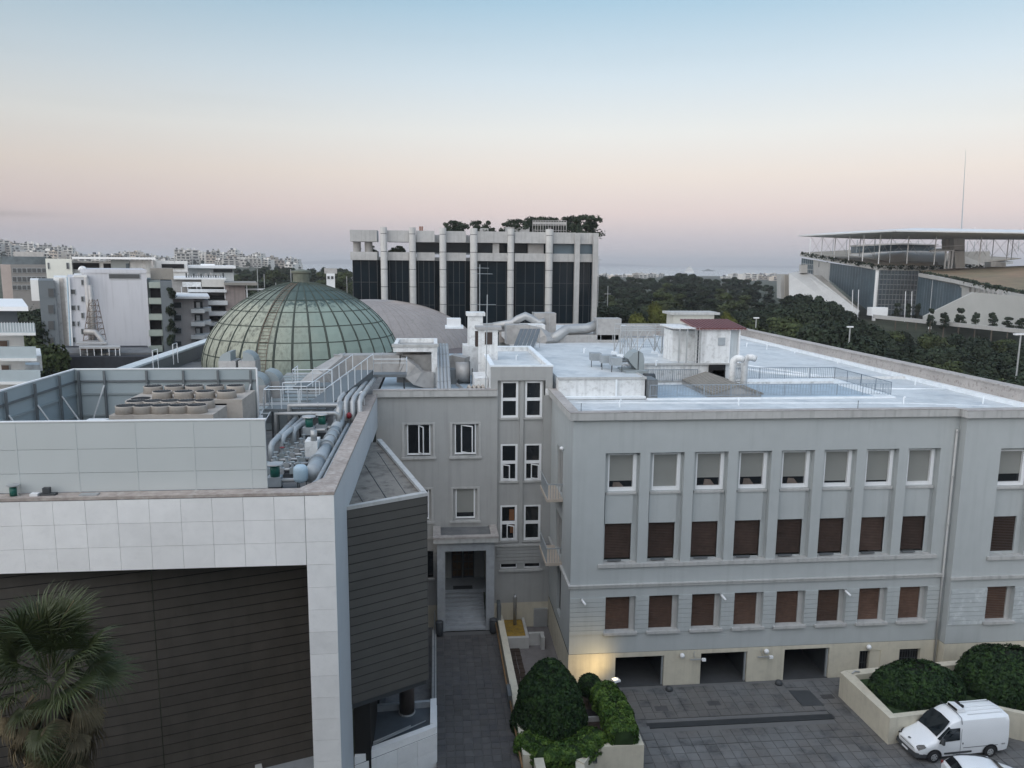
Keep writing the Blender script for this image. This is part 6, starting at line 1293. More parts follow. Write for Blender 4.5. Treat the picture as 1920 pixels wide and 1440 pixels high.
CR={'dark':[crownmesh(s,2600,.62,3.9,12,12,'leaf') for s in range(4)],'olive':[crownmesh(10+s,2400,.62,3.8,11.5,11,'leaf2') for s in range(2)],'yel':[crownmesh(20+s,2400,.6,3.6,11.5,11,'leaf3') for s in range(2)],'pine':[crownmesh(30+s,900,.34,2.6,3.6,7,'leaf',.6) for s in range(3)],'young':[crownmesh(40+s,1500,.2,1.0,4.2,15,'leaf') for s in range(2)]}
CRN={'dark':[crownmesh(50+s,8500,.30,3.9,12,16,'leaf') for s in range(3)],'olive':[crownmesh(60+s,8500,.30,3.8,11.5,15,'leaf2') for s in range(2)],'yel':[crownmesh(70,7000,.30,3.6,11.5,14,'leaf3')]}
TM=[trunkmesh(s,11,.28) for s in range(3)]; TMp=[trunkmesh(9+s,3.4,.16) for s in range(2)]
rt=random.Random(21); NTREE=0
def zone(px,Y,kind):
    row='far row' if Y>=300 else 'middle rows' if Y>=150 else 'nearest rows'
    lm=next(l for x_,l in ((1180,'beside the black glass block'),(1262,'below the distant harbour'),(1345,'behind the cream roof hut'),(1400,'behind the red-roofed lift room'),(1475,'left of the pale end wall'),(1560,'below the big pale ramp'),(1640,'at the foot of the stair ramp'),(1740,'below the glass corner of the cultural centre'),(1830,'below the sloping pale wall'),(9999,'at the right edge of the picture')) if px<x_)
    return {'dark':'dark evergreen tree','olive':'olive green tree','yel':'yellow green tree'}[kind]+' in the '+row+' '+lm
def tree(kind,x,y,zb,zt,label,group,wf=1.0,name='tree'):
    h=zt-zb; base={'dark':12.6,'olive':12,'yel':12,'pine':4.0,'young':4.8}[kind]; s=h/base
    r=thing(name,label,'tree',(x,y,zb),group); r.rotation_euler=(0,0,rt.uniform(0,6.28)); sw=s*wf*rt.uniform(.88,1.15)
    me=rt.choice((CRN if (y<=185 and kind in CRN) else CR)[kind]); c=bpy.data.objects.new('crown',me); col.objects.link(c); c.parent=r; c.scale=(sw,sw,s*.98)
    t=bpy.data.objects.new('trunk',rt.choice(TMp if kind in('pine','young') else TM)); col.objects.link(t); t.parent=r; t.scale=(s,s,s)
    return r
def layer(Y,prof,x0,x1,dx,kinds,label,group,jit=4,wf=1.0,zmin=6):
    px=x0
    while px<x1:
        p=px+rt.uniform(-.3,.3)*dx; yt=lerp(p,prof)+rt.uniform(-jit*.5,jit); Yy=Y*rt.uniform(.95,1.05); v=aY(p,yt,Yy); zb=gz(v.x,Yy); h=max(v.z-zb,zmin); k=rt.choice(kinds)
        tree(k,v.x,Yy,zb,zb+h,(zone(p,Y,k) if p>1100 else (label[k] if isinstance(label,dict) else label)),group if isinstance(group,str) else group[k],wf); px+=dx
LB={'dark':'dark evergreen tree in the wood beyond the white roof','olive':'olive green tree in the wood beyond the white roof','yel':'yellow green tree in the wood beyond the white roof'}
GB={'dark':'dark trees of the wood beyond the roof','olive':'olive trees of the wood beyond the roof','yel':'yellow green trees of the wood beyond the roof'}
pf=[(1115,510),(1200,519),(1262,510),(1300,508),(1330,515),(1400,519),(1440,528),(1480,544)]
layer(430,pf,1120,1480,15,['dark'],LB,GB,5,1.35)
layer(330,[(a,b+16) for a,b in pf],1116,1480,22,['dark','dark','olive'],LB,GB,7,1.7)
layer(240,[(a,b+32) for a,b in pf],1118,1470,27,['dark','dark','olive'],LB,GB,8,1.8)
layer(170,[(1115,560),(1250,566),(1480,580)],1125,1440,34,['dark','dark','olive'],LB,GB,8,1.5)
layer(128,[(1115,586),(1200,588),(1480,596)],1130,1420,44,['dark','olive'],LB,GB,6,1.4)
for px,py,Y,l in ((1128,583,130,'yellow green tree beside the right foot of the black glass block'),(1200,572,140,'low yellow green tree left of the tallest yellow one beyond the roof'),(1236,552,150,'tallest yellow green tree beyond the white roof, left of the cream hut'),(1264,574,145,'yellow green tree half hidden behind the cream roof hut'),(1368,570,150,'rounded yellow green tree right of the cream roof hut')):
    v=aY(px,py,Y); zb=gz(v.x,Y); tree('yel',v.x,Y,zb,v.z,l,None,.62)
pf2=[(1380,566),(1440,566),(1480,548),(1517,540),(1545,552),(1575,566),(1620,584),(1660,590),(1720,603),(1800,606),(1870,604),(1925,614)]
LR_={'dark':'dark tree in the dense row behind the right roof parapet','olive':'greener tree in the dense row behind the right roof parapet','yel':''}; GR_={'dark':'dark trees behind the right parapet','olive':'greener trees behind the right parapet'}
layer(205,[(a,b-2) for a,b in pf2],1440,1600,19,['dark'],LR_,GR_,5)
layer(165,[(a,b+6) for a,b in pf2],1385,1640,28,['dark'],LR_,GR_,6)
layer(135,[(a,b+10) for a,b in pf2],1400,1930,30,['dark','dark','olive'],LR_,GR_,7)
layer(112,[(a,b+28) for a,b in pf2],1420,1940,36,['dark','dark','olive'],LR_,GR_,8)
layer(92,[(a,b+50) for a,b in pf2],1560,1960,44,['dark','dark','olive'],LR_,GR_,8)
layer(75,[(1640,660),(1920,672)],1660,1990,54,['dark','olive'],LR_,GR_,8)
# left woods
LL={'dark':'dark tree in the wood between the city hill and the green dome','olive':'olive tree in the wood between the city hill and the green dome'}; GL={'dark':'dark trees left of the black glass block','olive':'olive trees left of the black glass block'}
pf3=[(300,500),(430,502),(500,492),(560,499),(620,497),(662,496)]
layer(470,pf3,330,665,17,['dark'],LL,GL,4)
layer(360,[(a,b+9) for a,b in pf3],425,665,20,['dark','dark','olive'],LL,GL,5,1.4)
layer(270,[(a,b+22) for a,b in pf3],440,665,26,['dark','dark','olive'],LL,GL,6,1.6)
layer(190,[(a,b+36) for a,b in pf3],470,662,32,['dark'],LL,GL,6,1.5)
LN={'dark':'dark tree behind the white balcony house at the left edge','olive':'brown green tree behind the white balcony house at the left edge'}; GN={'dark':'dark trees at the left edge','olive':'brown green trees at the left edge'}
layer(128,[(0,538),(60,556),(100,560)],-60,100,26,['dark'],LN,GN,5,.8); layer(105,[(0,566),(90,572)],-60,95,30,['dark','olive'],LN,GN,8,.8); layer(86,[(20,600),(95,610)],10,90,36,['olive'],LN,GN,5,.7)
# pines on the black block
for k,(px,yt,w_) in enumerate(((838,414,.6),(858,410,1.3),(896,408,1.0),(914,409,.9),(925,424,.8),(948,413,1.0),(970,405,1.3),(990,410,1.0),(1006,401,1.2),(1022,402,1.1),(1040,402,1.1),(1062,400,1.2),(1080,402,1.0),(1099,396,1.5),(1108,415,.8),(868,428,.8),(888,428,.6))):
    v=aY(px,yt,Yb+7+3*(k%3)); w_*=.8; tree('pine',v.x,v.y,zt_-.6,v.z,'small umbrella-shaped pine growing on the roof of the black glass block','pines on the black block',w_,'pine_tree')
for px,yt in ((672,464),(698,458),(745,458),(752,459),(842,462),(736,462)):
    v=aY(px,yt,Yb+3); tree('pine',v.x,v.y,z2t-.3,v.z,'little potted tree on the open top terrace of the black glass block','terrace trees on the black block',1.0,'pine_tree')

# ============ cultural centre on the right ============
CC=thing('cultural_centre','large pale concrete centre with glass walls and broad flat canopy on thin columns','building',(130,240,10))
def P3(px,py,Y): return aY(px,py,Y)
def wallpoly(name,pts,m,parent,th=1.2):
    a=[P3(*p) for p in pts]; n=len(a); d=Vector((.25,1,0)).normalized()*th; b=[p+d for p in a]
    return MB().add(a+b,[tuple(range(n)),tuple(range(n,2*n))[::-1]]+[(i,(i+1)%n,n+(i+1)%n,n+i) for i in range(n)]).build(name,m,parent)
CP=M['concretepale']
YA,YC,YD=300,240,285        # far left end, near corner, right end of the second glass wall
# glass walls with fins
def finwall(name,A,B_,ztA,zbA,ztB,zbB,n,rows,parent,glass='blueglass'):
    """A,B: (x,y) ends"""
    A=Vector((A[0],A[1],0)); B_=Vector((B_[0],B_[1],0)); d=(B_-A); nr=Vector((d.y,-d.x,0)).normalized()
    if nr.y>0: nr=-nr
    MB().add([A+Vector((0,0,zbA)),B_+Vector((0,0,zbB)),B_+Vector((0,0,ztB)),A+Vector((0,0,ztA))],[(0,1,2,3)]).build(name,M[glass],parent)
    f=MB()
    for k in range(n+1):
        t=k/n; p=A+d*t; zt=ztA+(ztB-ztA)*t; zb=zbA+(zbB-zbA)*t; q_=p+nr*.22; u=d.normalized()*.11; f.hexa([p-u+Vector((0,0,zb)),p+u+Vector((0,0,zb)),q_+u+Vector((0,0,zb)),q_-u+Vector((0,0,zb)),p-u+Vector((0,0,zt)),p+u+Vector((0,0,zt)),q_+u+Vector((0,0,zt)),q_-u+Vector((0,0,zt))])
    f.build('glass_fins',mat('fin_metal',(.30,.33,.35),.5,metal=.2),parent)
    f=MB()
    for r_ in range(1,rows):
        for a,b in ((A,B_),):
            z0=zbA+(ztA-zbA)*r_/rows; z1=zbB+(ztB-zbB)*r_/rows; f.add([a+nr*.2+Vector((0,0,z0)),b+nr*.2+Vector((0,0,z1)),b+nr*.2+Vector((0,0,z1+.25)),a+nr*.2+Vector((0,0,z0+.25))],[(0,1,2,3)])
    f.build('floor_lines',M['pipegrey'],parent)
a0=P3(1504,484,YA); a1=P3(1643,505,YC); a2=P3(1556,493,277); b0=P3(1643,590,YC); e=P3(1722,506,262)
fA=P3(1526,488,292)
finwall('glass_wall',(a0.x,a0.y),(fA.x,fA.y),a0.z,P3(1504,515,YA).z,fA.z,P3(1526,515,292).z,6,3,CC)
wallpoly('concrete_wall',[(1525,487,292),(1557,493,276),(1555,530,276),(1525,520,292)],CP,CC)
for r_ in range(2):
    for k in range(3): v=P3(1533+k*4,[491,509][r_],288); MB().box(v.x-.25,v.x+.25,286.0-k*1.2,286.6-k*1.2,v.z-2,v.z).build('window',M['citywin'],CC)
a2=P3(1557,493,276); finwall('glass_wall',(a2.x,a2.y),(a1.x,a1.y),a2.z,P3(1557,525,276).z,a1.z,b0.z,17,9,CC)
ee=P3(1800,512,275); finwall('glass_wall',(a1.x,a1.y),(ee.x,ee.y),a1.z,b0.z,ee.z+.5,P3(1800,592,275).z,26,9,CC)
MB().cyl((a1.x,a1.y-.8,8),(a1.x,a1.y-.8,a1.z),.55,12).build('corner_column',M['white'],CC)
# upper roof edge with terrace
def slabpoly(name,pts,th,m,parent):
    t=[P3(*p) for p in pts]; b=[p-Vector((0,0,th)) for p in t]; n=len(t)
    return MB().add(b+t,[tuple(range(n))[::-1],tuple(range(n,2*n))]+[(i,(i+1)%n,n+(i+1)%n,n+i) for i in range(n)]).build(name,m,parent)
UR=[(1500,475,302),(1645,500,238),(1772,503,268),(1900,490,330),(1640,470,400)]
slabpoly('upper_roof_edge',UR,1.1,CP,CC)
# sloping wall of the upper garden and penthouse
mead=mat('dry_meadow',(.25,.175,.115),.95,var=.35,scale=.25,c2=(.17,.14,.09)); wallc=mat('upper_wall',(.42,.39,.35),.9,var=.1,scale=.3)
slabpoly('garden_roof',[(1502,473.5,303),(1646,496,241),(1775,499,272),(1915,484,338),(1640,466,400)],.3,mat('roof_garden',(.24,.21,.17),.95,var=.3,scale=.4),CC)
wallpoly('upper_wall',[(1590,478,300),(1655,472,292),(1700,470,285),(1772,471,282),(1772,497,270),(1700,496,266),(1655,488,262)],wallc,CC,6)
wallpoly('upper_wall',[(1790,472,285),(1856,471,300),(1856,499,300),(1790,500,280)],wallc,CC,6)
wallpoly('penthouse_glass',[(1606,462,300),(1650,458,296),(1700,456,294),(1755,458,294),(1755,471,294),(1606,474,300)],M['blueglass'],CC,8)
wallpoly('penthouse_roof',[(1606,459,299),(1690,455.5,292),(1760,458,292),(1760,460,292),(1690,458,292),(1606,462,299)],M['ductgrey'],CC,10)
wallpoly('lift_tower',[(1788,443,262),(1809,443,262),(1809,505,262),(1792,505,262)],CP,CC,5); wallpoly('tower_wall',[(1774,443,266),(1789,443,266),(1789,470,266),(1774,470,266)],wallc,CC,4)
slabpoly('bridge_deck',[(1742,470,262),(1808,468,262),(1808,464,275),(1750,466,275)],.4,M['white'],CC)
MB().tube([P3(1744,463,262),P3(1808,460,262)],.1,4).build('bridge_rail',M['white'],CC)
for px in (1774,1781,1787): a=P3(px,470,262); MB().cyl((a.x,262,P3(px,505,262).z),(a.x,262,a.z),.3,8).build('tower_column',M['white'],CC)
wallpoly('white_kiosk',[(1858,491,262),(1872,491,262),(1886,492,258),(1886,509,258),(1858,507,262)],M['white'],CC,5)
for px in (1862,1868): v=P3(px,501,261); MB().box(v.x-.6,v.x+.4,260.5,261.5,v.z-1.3,v.z+.1).build('kiosk_opening',M['black'],CC)
# lower wing: sloping meadow roof, glass wall, pale wall
slabpoly('meadow_roof',[(1724,508,232),(1790,519,205),(1860,535,185),(1925,549,168),(2010,560,160),(2010,492,235),(1925,498,262),(1835,508,268),(1770,504,262)],.5,mead,CC)
slabpoly('lower_roof_edge',[(1722,512.5,229),(1790,524,202),(1860,540,182),(1925,553,165),(2010,570,157),(2010,560,175),(1860,530,200),(1725,509,236)],1.0,CP,CC)
c0_=P3(1722,516,230); c1_=P3(1804,530,200); finwall('glass_wall',(c0_.x,c0_.y),(c1_.x,c1_.y),c0_.z,P3(1722,590,230).z,c1_.z,P3(1804,600,200).z,16,8,CC)
v=P3(1748,522,220); MB().cyl((v.x,219,8),(v.x,219,v.z),.45,10).build('corner_column',M['white'],CC)
wallpoly('pale_wall',[(1803,529,200),(1925,551,167),(1925,620,167),(1803,605,200)],CP,CC)
wallpoly('ramp_wall',[(1732,593,198),(1825,548,178),(1925,556,160),(1925,622,160),(1732,600,198)],mat('ramp_concrete',(.52,.52,.50),.85,var=.08,scale=.3),CC,.8)
for k in range(8): v=P3(1815+k*8.6+(k//3)*2,536+k*1.3,190); MB().add([P3(1813+k*8.6,537+k*1.1,195-k*3.7)+Vector((0,-.8,0)),P3(1817+k*8.6,537.5+k*1.1,195-k*3.7)+Vector((0,-.8,0)),P3(1817+k*8.6,547+k*1.1,195-k*3.7)+Vector((0,-.8,0)),P3(1813+k*8.6,547+k*1.1,195-k*3.7)+Vector((0,-.8,0))],[(0,1,2,3)]).build('window',M['ductgrey'],CC)
# left ramps and walls
wallpoly('ramp_wall',[(1502,508,275),(1521,513,270),(1612,583,225),(1600,600,225),(1480,600,250),(1480,512,275)],CP,CC,1)
wallpoly('stair_ramp',[(1524,516,268),(1540,516,268),(1610,578,226),(1612,590,226)],mat('stair_stone',(.33,.31,.28),.9,var=.2,scale=1),CC,1)
wallpoly('end_wall',[(1464,514,285),(1479,514,285),(1479,560,285),(1464,560,285)],CP,CC,8); wallpoly('end_recess',[(1471,516,283),(1479,516,283),(1479,560,283),(1471,560,283)],wallc,CC,1); wallpoly('pier',[(1502,496,270),(1514,496,270),(1514,512,270),(1502,512,270)],CP,CC,3)
# hanging plants along the two roof edges
rr_=random.Random(3)
def hang(p,q_,n,name='hanging_plants'):
    mb=MB(); p=P3(*p); q_=P3(*q_)
    for _ in range(n):
        t=rr_.random(); t=t-.03*math.sin(t*40); c=p+(q_-p)*t+Vector((rr_.uniform(-.3,.3),-.4+rr_.uniform(-.4,.3),rr_.uniform(-.5-.5*abs(math.sin(t*31)),.45))); s=rr_.uniform(.2,.45); a=Vector((rr_.gauss(0,1),rr_.gauss(0,1),rr_.gauss(0,1))).normalized(); b=a.orthogonal().normalized()
        mb.v+=[tuple(c-a*s),tuple(c+b*s),tuple(c+a*s),tuple(c-b*s)]; k=len(mb.v); mb.f.append((k-4,k-3,k-2,k-1))
    o=mb.build(name,M['leaf'],CC); o['kind']='stuff'
hang((1503,474.5,300),(1645,499,238),700); hang((1645,499,238),(1772,502,267),450); hang((1724,510,231),(1790,522,203),300); hang((1790,522,203),(1925,551,166),1100); hang((1800,497,275),(1915,505,255),500)
# canopy
def dsk(px,py,Y): return P3(px,py,Y)
L_=dsk(1487,443.5,272); N1=dsk(1655,436.5,222); N2=dsk(1990,443,222); Fz=L_.z
m=MB(); zc=38.0
c4=[Vector((L_.x,268,zc)),Vector((N1.x+4,222,zc)),Vector((N1.x+100,226,zc)),Vector((N1.x+104,268,zc)),Vector((L_.x+34,286,zc))]
cen=sum(c4,Vector())/5; n=len(c4)
inner=[cen+(p-cen)*.72 for p in c4]
vs=[p+Vector((0,0,-.05)) for p in c4]+[p+Vector((0,0,.35)) for p in c4]+[p+Vector((0,0,-.35)) for p in inner]+[p+Vector((0,0,1.5)) for p in inner]
fs=[(i,(i+1)%n,n+(i+1)%n,n+i) for i in range(n)]+[(i,2*n+i,2*n+(i+1)%n,(i+1)%n) for i in range(n)]+[(n+i,n+(i+1)%n,3*n+(i+1)%n,3*n+i) for i in range(n)]+[tuple(range(2*n,3*n)),tuple(range(3*n,4*n))]
m.add(vs,fs); m.build('canopy',mat('canopy_grey',(.62,.63,.64),.6,var=.06,scale=.2),CC)
cols__=[(1518,475,285,1),(1540,477,275,1),(1561,475,292,0),(1564,482,264,1),(1586,478,288,0),(1591,486,254,1),(1606,472,290,0),(1611,482,268,0),(1617,488,246,1),(1638,484,266,0),(1647,493,240,1),(1641,458,298,0),(1668,491,244,0),(1700,493,246,1),(1678,456,296,0),(1722,456,296,0),(1751,495,248,1),(1765,456,290,0),(1813,470,290,0),(1826,470,296,0),(1835,498,250,1),(1849,470,290,0),(1860,482,262,0),(1887,488,262,1),(1896,486,262,0),(1909,470,290,0)]
prev=None
for px,py,Y,w_ in cols__:
    v=P3(px,py,Y); MB().cyl((v.x,Y,v.z-.3),(v.x,Y,zc-.2),.17 if w_ else .13,8).build('canopy_column',M['white'] if w_ else M['pipegrey'],CC)
for a,b in ((1518,1540),(1540,1564),(1564,1591),(1591,1617),(1611,1638),(1647,1668),(1668,1700),(1700,1722),(1722,1751),(1813,1835),(1835,1860),(1860,1887),(1887,1909),(1889,1925),(1826,1849)):
    Ya=258
    for p_,q_ in ((a,b),(b,a)): MB().tube([P3(p_,480,Ya),(P3(q_,480,Ya).x,Ya,zc-.4)],.06,4,False).build('cross_brace',M['ductgrey'],CC)
v0=dsk(1803,432,260); v1=dsk(1811,281,260); MB().tube([(v0.x,260,zc+.8),(v1.x,260,v1.z)],.16,6,True,[.22,.05]).build('mast',M['pipegrey'],CC)
m=MB(); v=dsk(1805,428,262); m.box(v.x-4,v.x+5,260,264,zc+.9,zc+1.3); m.box(v.x-2,v.x+1,260,263,zc+1.3,zc+1.8); m.tube([(v.x+3.2,260,zc+1),(v.x+3.2,260,zc+3.8)],.08,4); m.build('roof_equipment',M['white'],CC)
# young trees, lamp posts and flagpoles before it
for px,yt in ((1748,568),(1773,576),(1802,567),(1832,576),(1864,576),(1893,588),(1918,590),(1683,560),(1706,560),(1722,560)):
    v=aY(px,yt,158 if px>1730 else 190); b=aY(px,612 if px>1730 else 594,v.y); tree('young',v.x,v.y,b.z-1,v.z,'slim young street tree before the pale walls of the cultural centre','young trees at the cultural centre',1.0 if px<1885 else 1.9,'young_tree')
for px in (1598,1609,1697,1709):
    v=aY(px,590,205); t=aY(px+1,543 if px<1650 else 546,205); r=thing('flagpole','tall thin white flagpole before the glass walls','flagpole',(v.x,205,v.z),'flagpoles before the cultural centre'); MB().cyl((v.x,205,v.z-2),(t.x,205,t.z),.09,6).build('pole',M['white'],r)
o=wallpoly('street_wall',[(1640,590,180),(1925,618,140),(1925,626,140),(1640,597,180)],M['concretepale'],None); tag(o,'long low pale street wall in front of the cultural centre','wall')
v=aY(1650,587,190); o=MB().box(v.x-3,v.x+1.5,189,191,v.z-.6,v.z+1.5).build('white_kiosk',M['white']); tag(o,'small white kiosk at the foot of the tall corner column','kiosk')
for (px,pt,pb,Y),l in (((1418,597,640,112),'short street lamp post right of the red-roofed lift room'),((1594,614,672,100),'street lamp post with wide white head behind the parapet'),((1914,628,745,80),'tall lamp post with bracket head at the right picture edge'),((1123,480,600,200),'thin lattice antenna pole beside the black glass block'),((1140,536,570,190),'thin white cross-armed pole in front of the dark wood')):
    t=aY(px,pt,Y); r=thing('street_lamp' if 'lamp' in l else 'antenna_pole',l,'lamp post' if 'lamp' in l else 'pole',(t.x,Y,gz(t.x,Y))); MB().tube([(t.x,Y,gz(t.x,Y)),(t.x,Y,t.z)],.09,6).build('pole',M['galv'],r)
    if 'lamp' in l: MB().obox((t.x,Y,t.z+.08),.8 if px<1900 else 1.6,.35,.18).build('lamp_head',M['white'],r)
    else: MB().obox((t.x,Y,t.z-(1 if px<1130 else .0)+(0 if px<1130 else -2.0)),1.6,.1,.12).build('cross_arm',M['galv'],r)
for px,pt in ((482,500),(495,514),(545,505),(650,518),(517,530)):
    t=aY(px,pt,150); o=MB().tube([(t.x,150,3),(t.x,150,t.z)],.07,5).build('utility_pole',M['galv']); tag(o,'thin pale pole rising before the dark trees behind the green dome','pole','poles behind the green dome')

# ============ buildings on the left ============
def pxb(x0,x1,yt,yb,Y):
    a=aY((x0+x1)/2,yt,Y); b=aY((x0+x1)/2,yb,Y); return aY(x0,(yt+yb)/2,Y).x,aY(x1,(yt+yb)/2,Y).x,b.z,a.z
def fbox_px(name,x0,x1,yt,yb,Y,dep,m,parent,dn=0):
    # side walls run along the block's own skewed axis
    a,b,c,d=pxb(x0,x1,yt,yb,Y); k=(a+b)/2/Y*dep; return MB().prism([(a,Y),(b,Y),(b+k,Y+dep),(a+k,Y+dep)],c-dn,d).build(name,m,parent)
def wins(parent,xs,ys_,Y,m=None,fr=None,name='window'):
    for x0,x1 in xs:
        for y0,y1 in ys_:
            a,b,c,d=pxb(x0,x1,y0,y1,Y); 
            o=MB().box(a-.06,b+.06,Y-.05,Y+.02,c-.06,d+.06).build(name,fr or M['pipegrey'],parent); MB().box(a,b,Y-.08,Y-.051,c,d).build('pane',m or M['citywin'],o)
paleblue=mat('pale_render',(.50,.51,.545),.9,var=.05,scale=.5,streak=.14); whitebld=mat('white_render',(.66,.67,.67),.85,var=.06,scale=.5,streak=.1)
GRY=thing('blank_wall_block','tall pale apartment block with huge blank side wall and narrow balconies','building',(-47,105,0))
fbox_px('blank_wall',162,279,507,662,105,16,paleblue,GRY,8)
fbox_px('top_wall',150,275,505,512,104.9,16,paleblue,GRY)
wins(GRY,[(205,262)],[(514,522)],104.95)
fbox_px('stair_wall',131,163,519,664,103.5,15,paleblue,GRY,8)
wins(GRY,[(134,141)],[(543,551),(573,581),(603,611),(633,641)],103.45); wins(GRY,[(153,157)],[(525,534),(556,565),(587,596),(617,626)],103.45); wins(GRY,[(146,148.5)],[(573,581),(603,611)],103.45)
fbox_px('pale_strip',106,131,520,664,104.3,12,M['oldwhite'],GRY,8); fbox_px('stain_strip',116,124,522,662,104.2,1,M['ductgrey'],GRY)
for px in (126,129.5): a=aY(px,520,103.2); b=aY(px+7,660,103.2); MB().tube([(a.x,103.2,a.z),(b.x+.0,103.2,b.z)],.1,6).build('drain_pipe',M['tank'] if px<128 else M['white'],GRY)
fbox_px('dark_side_wall',77,108,526,662,103,12,mat('slate_render',(.13,.15,.165),.9,var=.08),GRY,8)
wins(GRY,[(91,101)],[(541,556),(572,587),(602,617),(633,647)],102.95,M['citywin'],MATS['slate_render'])
fbox_px('white_side_block',58,79,525,564,107,10,whitebld,GRY)
fbox_px('roof_lip',138,163,516,520,103.4,14,whitebld,GRY)
fbox_px('balcony_wall',279,304,525,660,106,14,mat('green_grey_render',(.20,.23,.23),.9,var=.1),GRY,8); fbox_px('balcony_wall',304,326,527,660,104,14,mat('slate_render',(.13,.15,.165)),GRY,8)
for k in range(5):
    y=529+k*30; fbox_px('balcony_opening',282,303,y+12,y+30,105.95,.1,M['black'],GRY); fbox_px('balcony_front',279,305,y,y+11,104.6,1.4,mat('balcony_green',(.30,.34,.31),.9,var=.1),GRY)
    if k<4: 
        v=aY(321,548+k*29,103.6); r=inst(CR['pine'][k%3],'balcony_plants',GRY,(v.x,103.6,v.z-1.2),(0,0,k),(.30,.3,.5))
fbox_px('roof_shed',282,325,503,524,107,6,M['skylight'],GRY); 
DIS=MB().lathe((aY(155,505,106).x,106,aY(155,507,106).z),[(.55,0),(.48,.3),(.28,.5),(.03,.58)],18).build('satellite_dome',M['oldwhite'],smooth=True); tag(DIS,'round white dome on the roof edge of the blank-walled block','dome')
# lattice mast in front
LM=thing('lattice_tower','thin rusty lattice tower with two flues standing before the blank wall','lattice tower',(-46,96,10)); Yl=96
m=MB(); tp=[aY(164,562,Yl),aY(174,562,Yl)]; bt=[aY(156,640,Yl),aY(186,640,Yl)]
L4=[]
for dy in (0,2.0): 
    for k in range(2): L4.append((Vector((bt[k].x,Yl+dy,bt[k].z)),Vector((tp[k].x,Yl+dy*.4+.5,tp[k].z))))
for a,b in L4: m.tube([a,b],.045,4)
for k in range(7):
    t,t2=k/7,(k+1)/7
    for i,j in ((0,1),(2,3),(0,2),(1,3)):
        a,b=L4[i]; c,d=L4[j]; m.tube([a+(b-a)*t,c+(d-c)*t],.028,4); m.tube([a+(b-a)*t,c+(d-c)*t2],.024,4)
m.build('lattice',mat('rust_steel',(.16,.12,.10),.8),LM)
for px,yt in ((162,520),(169,535)): a=aY(px,yt,97.5); MB().tube([(a.x,97.5,bt[0].z),(a.x,97.5,a.z)],.28,9).build('flue',M['ductgrey'],LM,True)
a=aY(178,622,95.5); MB().tube([(a.x-1.2,95.6,a.z),(a.x,95.5,a.z),(a.x+.9,95.5,a.z-1.2),(a.x+1.3,95.5,a.z-2.4)],.3,9).build('bent_flue',M['ductgrey'],LM,True)
PB=thing('roof_pavilion','low roof terrace with white slab, thin posts and clutter under the lattice tower','building',(-47,94,8))
fbox_px('roof_slab',143,200,643,646,94,3,M['concrete'],PB); fbox_px('roof_slab',148,226,651,654,92,2.5,M['concrete'],PB); fbox_px('back_wall',150,224,654,672,96,1,mat('terrace_brown',(.12,.085,.07),.9,var=.6,scale=2),PB)
for px in (150,163,176,190,204,216,224): fbox_px('post',px,px+1.2,654,670,92,.2,M['white'],PB)
for px,w_,h in ((160,7,5),(176,6,7),(188,9,4),(199,5,6)): fbox_px('crate',px,px+w_,668-h,669,92.6,.8,M['skylight'] if w_%2 else M['citywin'],PB)
fbox_px('dark_base',90,290,669,700,91,12,mat('dark_facade',(.03,.033,.04),.9,var=.3),PB,6); fbox_px('roof_deck',105,288,662,669,93,6,M['roofdark'],PB)
# white modern block
WM=thing('white_modern_block','long low white modern block with dark ribbon window and flat roof','building',(-62,150,0))
fbox_px('wall',88,137,485,560,150,14,mat('cream_white',(.64,.65,.60),.8,var=.05),WM,5); fbox_px('wall',137,353,491,530,152,14,whitebld,WM,5); fbox_px('roof',135,291,482,486,149,18,M['white'],WM)
fbox_px('ribbon_window',137,186,493,505,151.9,.2,M['black'],WM); fbox_px('ribbon_window',194,208,494,505,151.9,.2,M['black'],WM); fbox_px('grey_panel',208,243,487,505,151.6,.5,M['bluegrey'],WM); fbox_px('glass_panel',236,242,494,505,151.5,.2,M['blueglass'],WM)
for k in range(9): fbox_px('facade_panel',244+k*12,255.4+k*12,487.5+k*.2,510,151.7,.25,whitebld,WM)
fbox_px('ribbon_window',303,345,495,503,151.5,.3,M['black'],WM); wins(WM,[(125,129),(90,92)],[(493,504)],149.9)
fbox_px('chimney',267,271,496,506,149,1,M['ductgrey'],WM); fbox_px('chimney',284,287,489,502,149,1,M['ductgrey'],WM)
# brown grey office far left
BO=thing('brown_office_block','brown grey office block with rows of square windows and planted top storey','building',(-100,172,0))
fbox_px('side_wall',5,25,496,600,172,16,mat('pinkish_render',(.36,.31,.29),.9,var=.08),BO,5); fbox_px('front_wall',24,95,496,600,171,16,mat('taupe_render',(.20,.195,.19),.9,var=.08),BO,5)
wins(BO,[(24+k*9.2,31+k*9.2) for k in range(7)],[(503,511),(519,528),(535,543)],170.9); fbox_px('top_storey',3,87,481,496,175,12,mat('top_storey',(.10,.12,.13),.9,var=.5,scale=1),BO); fbox_px('roof_house',25,82,472,482,180,8,M['ductgrey'],BO)
